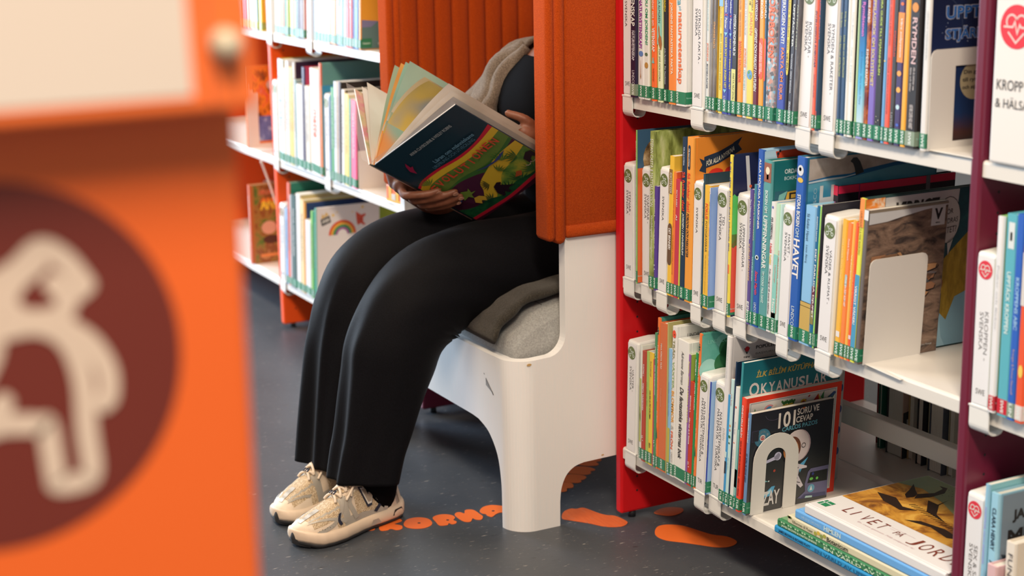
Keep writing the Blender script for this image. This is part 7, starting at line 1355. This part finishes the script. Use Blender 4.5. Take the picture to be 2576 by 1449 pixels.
    for z,g in ((.008,.001),(.013,.004),(.022,.0045),(.029,.002),(.033,-.002)):
        rings.append([(x*1.004-.0006,y,z+(.008*ss(.05,0,x))+(.008*ss(.24,.285,x)) if z>.02 else z+.010*ss(.24,.285,x)) for x,y in outline(g)])
    ms.loft(rings,MID,True,True,True); ms.build('midsole',root)
    for sd in (1,-1):
        for x0,x1,z0,z1 in ((.015,.052,.016,.030),(.085,.115,.012,.024)):
            gv=MB(); q=[(x0,z0),(x1,z0+.001),(x1-.006,z1),(x0+.008,z1)]
            gv.poly([(a,(I(cy,a)+sd*(I(hw,a)+.0050))*lat,b) for a,b in q],OUT if x0<.05 else SIL)
            gv.build('midsole_inset',root)
    os_=MB(); os_.loft([[(x,y,z+.010*ss(.245,.285,x)+.004*ss(.02,0,x)) for x,y in outline(g)] for z,g in ((0,-.004),(.003,.001),(.0095,.0016))],OUT,True,True,True)
    rings=[]
    # toe cap of dark rubber
    tp=[]
    for u in range(0,13):
        a=-1+u/6; x=.283-.020*abs(a)**1.6; tp.append((x,(I(cy,x)+a*.030)*lat))
    os_.loft([[(x+.002+dx,y*1.0,z-.006*abs(i-6)/6) for i,(x,y) in enumerate(tp)] for z,dx in ((.010,.001),(.022,.0035),(.034,.0005),(.040,-.006))],OUT,False,False,True)
    os_.build('outsole',root)
    # tongue, collar and laces
    tg=MB(); tg.loft([[s_up(x,.5+dt,.004+(.018 if x<.115 else .002)*(1-abs(dt)*4)) for dt in (-.11,-.07,-.035,0,.035,.07,.11)] for x in (.112,.118,.130,.150,.170)],SB,False,False,True); tg.build('tongue',root)
    lc=MB()
    for i,x in enumerate((.192,.176,.160,.145,.131,.120)):
        for sg in (1,-1):
            pts=[s_up(x+.001,.5-sg*.125,.0030),s_up(x-.003,.5-sg*.06,.0075),s_up(x-.008,.5,.0095+.001*sg),s_up(x-.012,.5+sg*.06,.0075),s_up(x-.015,.5+sg*.125,.0032)]
            lc.tube(smoothcurve(pts,4),.0030,LACE,7)
        if i in(0,2): 
            for q in (-.012,0,.012):
                lc.tube([s_up(x-.006+.003,.5+q*1.6,.0130),s_up(x-.012,.5+q*1.6,.0128)],.0016,NAVY,5)
    for sg,yy in ((1,.03),(-1,.034),(1,.015)):
        lc.tube(smoothcurve([s_up(.118,.5,.014),s_up(.126,.5+sg*.10,.020),s_up(.150,.5+sg*.19,.014),s_up(.140+yy,.5+sg*.24,.006)],5),.0026,LACE,7)
    lc.build('laces',root)
    sk=MB(); sk.loft([[(.060+(r*1.18)*math.cos(t)+ (z-.05)*.05,(r)*math.sin(t)*lat,z) for t in [2*math.pi*q/24 for q in range(24)]] for z,r in ((.03,.032),(.075,.041),(.10,.046),(.17,.050))],SHIRT,True,True,True); sk.build('sock',root)
    return root
shoe('sneaker',(-.292,-.402,0),(-.207,-.676,0),1)
shoe('sneaker',(-.452,-.400,0),(-.366,-.655,0),-1)
# ------------------------------------------------------------------ the picture book being read
bkroot=thing('picture_book','large open picture book titled EVOLUTIONEN held by the seated person','book',tuple(P4))
BO=Vector(P4)
def bbuild(mb,name,parent=None): mb.v=[tuple(Vector(p)-BO) for p in mb.v]; return mb.build(name,parent or bkroot)
H_,W_=.2987,.2489
CVR=mat('123040',.3,'n'); 
mb=MB(); K=lambda n:(lambda u,v:bk(v,u,n))      # u across from spine, v along the spine (0 bottom .. H top)
def slab(u0,u1,v0,v1,n0,n1,m):
    c=[bk(v,u,n) for n in (n0,n1) for u,v in ((u0,v0),(u1,v0),(u1,v1),(u0,v1))]
    mb.mesh(c,[(0,1,2,3)[::-1],(4,5,6,7),(0,1,5,4),(1,2,6,5),(2,3,7,6),(3,0,4,7)],m)
slab(0,W_,0,H_,-.003,0,CVR)
def bf(h): return mat(h,.33,'n')
def area2(pts,h,k): mb.poly([bk(v*H_,u*W_,.0003+.0002*k) for u,v in pts],bf(h) if isinstance(h,str) else h)
def crv(pts,n=5): return [(p.x,p.y) for p in smoothcurve([(a,b,0) for a,b in pts],n)]
# layered hills of the cover picture, in cover coordinates (u right, v up)
GRD=ramp_mat('painted_greens',[(.35,'2f6b34'),(.5,'6b8f3a'),(.65,'a3a43c')],scale=24,ref='n',rough=.33)
DRK=ramp_mat('painted_dark_green',[(.35,'0f3a2a'),(.55,'1c5a34'),(.7,'143028')],scale=30,ref='n',rough=.33)
low=[(1,0),(0,0)]
area2(crv([(0,.60),(.10,.635),(.30,.64),(.55,.62),(.78,.64),(1,.70)])+low,'c0203a',1)
area2(crv([(0,.575),(.10,.61),(.30,.615),(.55,.595),(.78,.615),(1,.66)])+low,'d3b534',2)
area2(crv([(0,.50),(.12,.555),(.30,.560),(.55,.545),(.80,.560),(1,.60)])+low,'5f7f38',3)
area2(crv([(0,.40),(.15,.42),(.35,.44),(.6,.415),(.8,.44),(1,.50)])+low,'3a6a34',4)
area2(crv([(0,.36),(.12,.40),(.30,.415),(.50,.37),(.62,.30),(.70,.34),(.86,.42),(1,.47)])+low,'47203c',5)
area2(crv([(.20,0),(.24,.12),(.34,.22),(.40,.30),(.55,.36),(.75,.42),(1,.44)])+[(1,0)],'d0b436',6)
area2(crv([(.30,0),(.36,.10),(.50,.17),(.62,.26),(.80,.30),(1,.36)])+[(1,0)],GRD,7)
area2([(0,.33),(.08,.30),(.16,.16),(.22,0),(0,0)],'3c1830',8)
area2(crv([(.0,.20),(.12,.14),(.30,.12),(.42,.08),(.62,.12),(.82,.10),(1,.16)])+low,DRK,9)
area2(crv([(0,.06),(.2,.05),(.45,.045),(.7,.07),(1,.10)])+low,'b41c36',10)
area2(crv([(0,.03),(.2,.02),(.45,.015),(.7,.04),(1,.07)])+low,'3a1428',11)
area2([(.86,.0),(1,.0),(1,.16),(.93,.14)],'4a1a30',12)
def fern(u,v,s,a,h,k,n=7):
    for i in range(n):
        t=a+(i-(n-1)/2)*.32; area2([(u,v),(u+s*.5*math.cos(t-.1),v+s*.5*math.sin(t-.1)),(u+s*math.cos(t),v+s*math.sin(t)),(u+s*.5*math.cos(t+.1),v+s*.5*math.sin(t+.1))],h,k)
for u,v,s,a,h in ((.10,.56,.10,1.4,'3c7a34'),(.74,.36,.12,.9,'3f7a38'),(.62,.30,.09,.2,'2c6a34'),(.86,.30,.12,2.2,'2c6434'),(.44,.24,.09,2.6,'14382c'),(.50,.09,.12,1.4,'124a30'),(.66,.10,.12,1.2,'1c5a38'),(.30,.10,.10,1.6,'105038'),(.84,.11,.12,1.7,'2a6a40')): fern(u,v,s,a,h,13)
# small animals
area2([(.50,.42),(.58,.405),(.70,.40),(.80,.425),(.86,.43),(.80,.405),(.74,.385),(.66,.385),(.58,.39)],'34447c',14)
area2([(.88,.26),(.95,.30),(1,.29),(1,.20),(.97,.20),(.96,.24),(.92,.22),(.90,.18),(.88,.20)],'2a1626',14)
for u,v in ((.86,.20),(.92,.205)): area2([(u+.03*math.cos(t)*r,v+.022*math.sin(t)*r) for r,T in ((1,[3.3+.28*i for i in range(10)]),(.75,[3.3+.28*i for i in range(9,-1,-1)])) for t in T],'c8b8a8',15)
area2([(.40,.13),(.44,.20),(.50,.22),(.53,.20),(.50,.18),(.54,.14),(.60,.10),(.54,.115),(.50,.10),(.51,.07),(.48,.07),(.46,.10),(.43,.07),(.41,.07)],'241424',14)
area2([(.16,.30),(.20,.34),(.25,.31),(.28,.33),(.26,.28),(.30,.27),(.24,.26),(.22,.22),(.20,.26),(.14,.25)],'6c8c3c',14)
area2([(.18,.175),(.22,.22),(.27,.21),(.30,.17),(.27,.13),(.24,.16),(.21,.13)],'c8a83c',14); area2([(.05,.27),(.09,.29),(.13,.27),(.10,.25)],'3c5aa0',14)
area2([(.13,.77),(.155,.83),(.185,.86),(.175,.80),(.20,.80),(.17,.765),(.15,.72)],'8c1c44',13); area2([(.66,.16),(.72,.20),(.76,.18),(.72,.14)],'a8542c',14)
# lettering
for i,ch in enumerate('EVOLUTIONEN'):
    u=.075+i*.078; v=.475+.012*math.sin(i*.9)+.004*i
    V,F,_=text2d(ch,'b'); mb.mesh([bk((v+.068*b)*H_,(u+(.060*a if ch!='I' else .024+.013*a))*W_,.0042) for a,b in V],F,bf('cc4a34'))
put_text(mb,'Läran om människans',lambda a,b:bk(b*H_,a*W_,.0040),.36,.84,.70,.735,bf('5a86a0'),'b'); put_text(mb,'URSPRUNG OCH UTVECKLING',lambda a,b:bk(b*H_,a*W_,.0040),.30,.80,.660,.690,bf('4c7890'),'')
put_text(mb,'ANNA CLAYBOURNE & WESLEY ROBINS',lambda a,b:bk(b*H_,a*W_,.0040),.30,.80,.880,.908,bf('a8b4b8'),'')
put_text(mb,'NATUR & KULTUR',lambda a,b:bk(b*H_,a*W_,.0048),.86,.98,.085,.100,bf('c8c0b0'),'')
bbuild(mb,'front_cover')
# clear protective film folded over the cover edges
def glassmat():
    m=bpy.data.materials.new('clear_film'); m.use_nodes=True; b=m.node_tree.nodes['Principled BSDF']; b.inputs['Base Color'].default_value=(.9,.92,.95,1); b.inputs['Roughness'].default_value=.12; b.inputs['Alpha'].default_value=.24; b.inputs['Specular IOR Level'].default_value=.9
    return m
FILM=glassmat()
# spine strip and back cover
mb=MB(); SP=[bk(v,0,0)+BE*e+BN*(-.0015)+(BW*math.cos(R(232))-BN*math.sin(R(232)))*.004*math.sin(math.pi*e/.024) for e in [.024*i/8 for i in range(9)] for v in (0,H_)]
mb.mesh(SP,[(2*i,2*i+1,2*i+3,2*i+2) for i in range(8)],ramp_mat('spine_print',[(.35,'14323c'),(.6,'1c3c44'),(.75,'6c7c80')],scale=160,ref='n',rough=.4),True); bbuild(mb,'spine')
bd=lambda ph:BW*math.cos(R(ph))-BN*math.sin(R(ph))
Q=lambda v:bk(v,0,0)+BE*.024
mb=MB(); d=bd(101); n=bd(191)
c=[Q(v)+d*u+n*e for e in (0,.003) for u,v in ((0,0),(W_,0),(W_,H_),(0,H_))]
mb.mesh(c,[(0,1,2,3),(4,5,6,7)[::-1],(0,1,5,4),(1,2,6,5),(2,3,7,6),(3,0,4,7)],ramp_mat('endpaper_print',[(.3,'8ca874'),(.45,'d8c4a0'),(.6,'d88c9c'),(.72,'b8c088')],scale=16,ref='n',rough=.45)); bbuild(mb,'back_cover')
mb=MB(); c=[Q(v)+d*u+n*(-.001) for u,v in ((.0,H_-.0),(W_+.004,H_),(W_+.004,H_+.026),(0,H_+.022))]; mb.poly(c,FILM)
c=[bk(v,u,-.0032) for u,v in ((0,H_),(W_+.003,H_),(W_+.003,H_+.012),(0,H_+.012))]; mb.poly(c,FILM); bbuild(mb,'clear_film')
mb=MB(); wl=mat('dfe2e4',.3,'n'); mb.tube([bk(H_+.001,0,-.0015),bk(H_+.001,W_,-.0015)],.0011,wl,6); bbuild(mb,'board_edge')
# leaves: curved sheets fanned between the boards
def leaf(e,ph,ph2,m1,name='page',h0=.004,wd=.243,curl=0):
    mb=MB(); n=18; pts=[]; p=Vector((0,0,0))
    base=lambda v:bk(v,0,-.002)+BE*e
    for i in range(n+1):
        t=i/n; a=ph+(ph2-ph)*t+curl*math.sin(math.pi*t); pts.append(p.copy()); p=p+bd(a)*(wd/n)
    V=[base(v)+q for q in pts for v in (h0,H_*.5,H_-h0)]
    mb.mesh(V,[f for i in range(n) for f in ((3*i,3*i+1,3*i+4,3*i+3),(3*i+1,3*i+2,3*i+5,3*i+4))],m1,True)
    return bbuild(mb,name)
def pg(nm,st,sc=10,axis=None,rng=(0,1)): return ramp_mat(nm,st,scale=sc,detail=2,ref='n',rough=.6,axis=axis,rng=rng)
PW=pg('page_white',[(.4,'d6cfc4'),(.6,'e2dcd2')])
PY=pg('page_yellow_arc',[(.30,'8c9cac'),(.42,'d0b860'),(.52,'d8c070'),(.62,'d8d0c8')],5)
PT=pg('page_teal_orange',[(.30,'9cbcac'),(.45,'8cb0a4'),(.53,'c8986c'),(.60,'d88a3c'),(.75,'e0a050')],4)
PO_=pg('page_orange',[(.35,'dc8a3c'),(.55,'e4a458'),(.7,'c8783c')],6)
for e,a,b,m,cu in ((.002,7,1,PW,4),(.0035,11,3,PW,6),(.005,18,5,PW,8),(.0065,84,-22,PY,0),(.008,88,-14,PW,0),(.010,62,50,PT,6),(.0115,66,54,PT,5),(.013,69,57,PO_,6),(.015,73,64,PT,5),(.019,94,97,PW,-3),(.021,97,99,PW,-1)): leaf(e,a,b,m,curl=cu)
# ------------------------------------------------------------------ orange vinyl stickers on the floor
VIN=mat('ee7430',.5,'n',bump=.03,bscale=120); VW=ramp_mat('worn_vinyl',[(.44,'d4622c'),(.60,'dc6a30'),(.72,'8c7468')],scale=60,stretch=(.35,2.5,1),ref='n',rough=.6)
def floor_poly(name,label,cat,pts,group=None,smooth=True,m=None,holes=()):
    P=[(p.x,p.y) for p in closedcurve([(a,b,0) for a,b in pts],6)] if smooth else pts
    cx=sum(p[0] for p in P)/len(P); cy=sum(p[1] for p in P)/len(P); mb=MB()
    mb.prism([(a-cx,b-cy) for a,b in P],lambda a,b,d:(a,b,d),.0002,.0009,m or VIN)
    for (hx,hy,hr) in holes: mb.disc((hx-cx,hy-cy),hr,lambda a,b:(a,b,.0011),mat('2a3038',.6,'n'),10)
    o=mb.build(name); o.location=(cx,cy,0); return tag(o,label,cat,group)
floor_poly('footprint_sticker','worn orange sole-shaped floor sticker between chair leg and red panel','floor sticker',[(-0.0942, -0.0983), (-0.1097, -0.0818), (-0.1143, -0.0639), (-0.1074, -0.0545), (-0.1058, -0.0385), (-0.0842, -0.031), (-0.0601, -0.0252), (-0.0412, -0.0164), (-0.026, -0.0021), (0.0103, 0.0023), (0.024, -0.0046), (0.0317, -0.0212), (0.0255, -0.0406), (0.0101, -0.0577), (-0.0158, -0.0719), (-0.0387, -0.0882), (-0.0587, -0.103), (-0.0719, -0.1103)],m=VW)
floor_poly('footprint_sticker','bright orange sole-shaped floor sticker in front of the bottom right shelf','floor sticker',[(0.0938, 0.0214), (0.0715, 0.0439), (0.0736, 0.0682), (0.0963, 0.0928), (0.1394, 0.1071), (0.169, 0.1183), (0.1923, 0.1375), (0.2194, 0.1418), (0.2345, 0.131), (0.2399, 0.1075), (0.2283, 0.0845), (0.2025, 0.0636), (0.1758, 0.043), (0.1456, 0.0167), (0.118, 0.0115)])
floor_poly('footprint_sticker','shaded orange floor sticker under the shelf behind the red panel foot','floor sticker',[(0.0001, 0.0802), (-0.0122, 0.1021), (-0.0119, 0.1261), (0.0016, 0.145), (0.0147, 0.1476), (0.0268, 0.1369), (0.0339, 0.1182), (0.0324, 0.1003), (0.0204, 0.0876)])
floor_poly('letter_sticker','bubbly orange floor letter K in the word in front of the armchair','floor letter',[(-0.2427, -0.4704), (-0.2524, -0.4514), (-0.253, -0.4383), (-0.2545, -0.4284), (-0.2509, -0.417), (-0.2384, -0.419), (-0.2337, -0.4341), (-0.2297, -0.4396), (-0.2138, -0.4302), (-0.1976, -0.4376), (-0.1971, -0.4506), (-0.2095, -0.4578), (-0.2057, -0.4686), (-0.2133, -0.4815)],'floor letters')
floor_poly('letter_sticker','bubbly orange floor letter O in the word in front of the armchair','floor letter',[(-0.2199, -0.423), (-0.2407, -0.405), (-0.2411, -0.3807), (-0.224, -0.3644), (-0.2008, -0.3643), (-0.1838, -0.3742), (-0.177, -0.394), (-0.184, -0.4128), (-0.2006, -0.4253)],'floor letters',holes=((-0.2080,-0.3917,.0035),))
floor_poly('letter_sticker','bubbly orange floor letter R in the word in front of the armchair','floor letter',[(-0.2205, -0.353), (-0.2302, -0.3389), (-0.2274, -0.3215), (-0.2137, -0.3092), (-0.1979, -0.3095), (-0.1865, -0.3188), (-0.175, -0.317), (-0.1661, -0.3233), (-0.1664, -0.3325), (-0.1755, -0.3355), (-0.1675, -0.3431), (-0.1736, -0.3587), (-0.1965, -0.357)],'floor letters',holes=((-0.1921,-0.3302,.0035),))
floor_poly('letter_sticker','bubbly orange floor letter N in the word in front of the armchair','floor letter',[(-0.2122, -0.3031), (-0.2226, -0.2935), (-0.2199, -0.2853), (-0.2097, -0.2808), (-0.2255, -0.271), (-0.2245, -0.2601), (-0.215, -0.2533), (-0.1932, -0.253), (-0.1725, -0.254), (-0.158, -0.2653), (-0.164, -0.2755), (-0.174, -0.278), (-0.1595, -0.2909), (-0.1664, -0.3025), (-0.187, -0.3054)],'floor letters')
floor_poly('letter_sticker','bubbly orange floor letter A in the word in front of the armchair','floor letter',[(-0.2048, -0.2451), (-0.2221, -0.2285), (-0.2243, -0.208), (-0.2112, -0.1915), (-0.1958, -0.1841), (-0.171, -0.1973), (-0.1739, -0.2112), (-0.17, -0.2228), (-0.1605, -0.2374), (-0.1714, -0.2432), (-0.1813, -0.2419), (-0.1897, -0.2471)],'floor letters',holes=((-0.1897,-0.2195,.0035),))
floor_poly('floor_letter_sticker','dim orange rounded floor sticker under the armchair, first from the front','floor letter',[(-0.2679, -0.0027), (-0.2663, 0.0087), (-0.2555, 0.0183), (-0.2376, 0.0145), (-0.226, 0.0046), (-0.2285, -0.0079), (-0.2176, -0.0146), (-0.2132, -0.0237), (-0.2211, -0.033), (-0.2493, -0.0221)],'floor stickers under the armchair')
floor_poly('floor_letter_sticker','dim orange rounded floor sticker under the armchair, second from the front','floor letter',[(-0.3014, 0.0272), (-0.3066, 0.0445), (-0.2944, 0.0606), (-0.2788, 0.0693), (-0.2676, 0.0666), (-0.2595, 0.0543), (-0.2588, 0.0468), (-0.249, 0.0419), (-0.2485, 0.0283), (-0.2624, 0.0152), (-0.2762, 0.0091)],'floor stickers under the armchair')
floor_poly('floor_letter_sticker','dim orange rounded floor sticker under the armchair, third from the front','floor letter',[(-0.3418, 0.065), (-0.3441, 0.088), (-0.3273, 0.1072), (-0.3075, 0.1135), (-0.3001, 0.1082), (-0.2987, 0.0973), (-0.2871, 0.0904), (-0.2846, 0.0745), (-0.3006, 0.0589), (-0.316, 0.0464)],'floor stickers under the armchair')
floor_poly('floor_letter_sticker','dim orange rounded floor sticker under the armchair, fourth from the front','floor letter',[(-0.3672, 0.1035), (-0.3753, 0.1265), (-0.3777, 0.1594), (-0.357, 0.1617), (-0.3486, 0.1529), (-0.3486, 0.1419), (-0.3322, 0.1394), (-0.3263, 0.1285), (-0.336, 0.1087), (-0.3524, 0.0966)],'floor stickers under the armchair')
floor_poly('letter_sticker','sliver of an orange floor letter at the sneaker sole','floor letter',[(-0.2335, -0.507), (-0.2406, -0.4931), (-0.2314, -0.4862), (-0.2225, -0.4919), (-0.2244, -0.5037)],'floor letters')
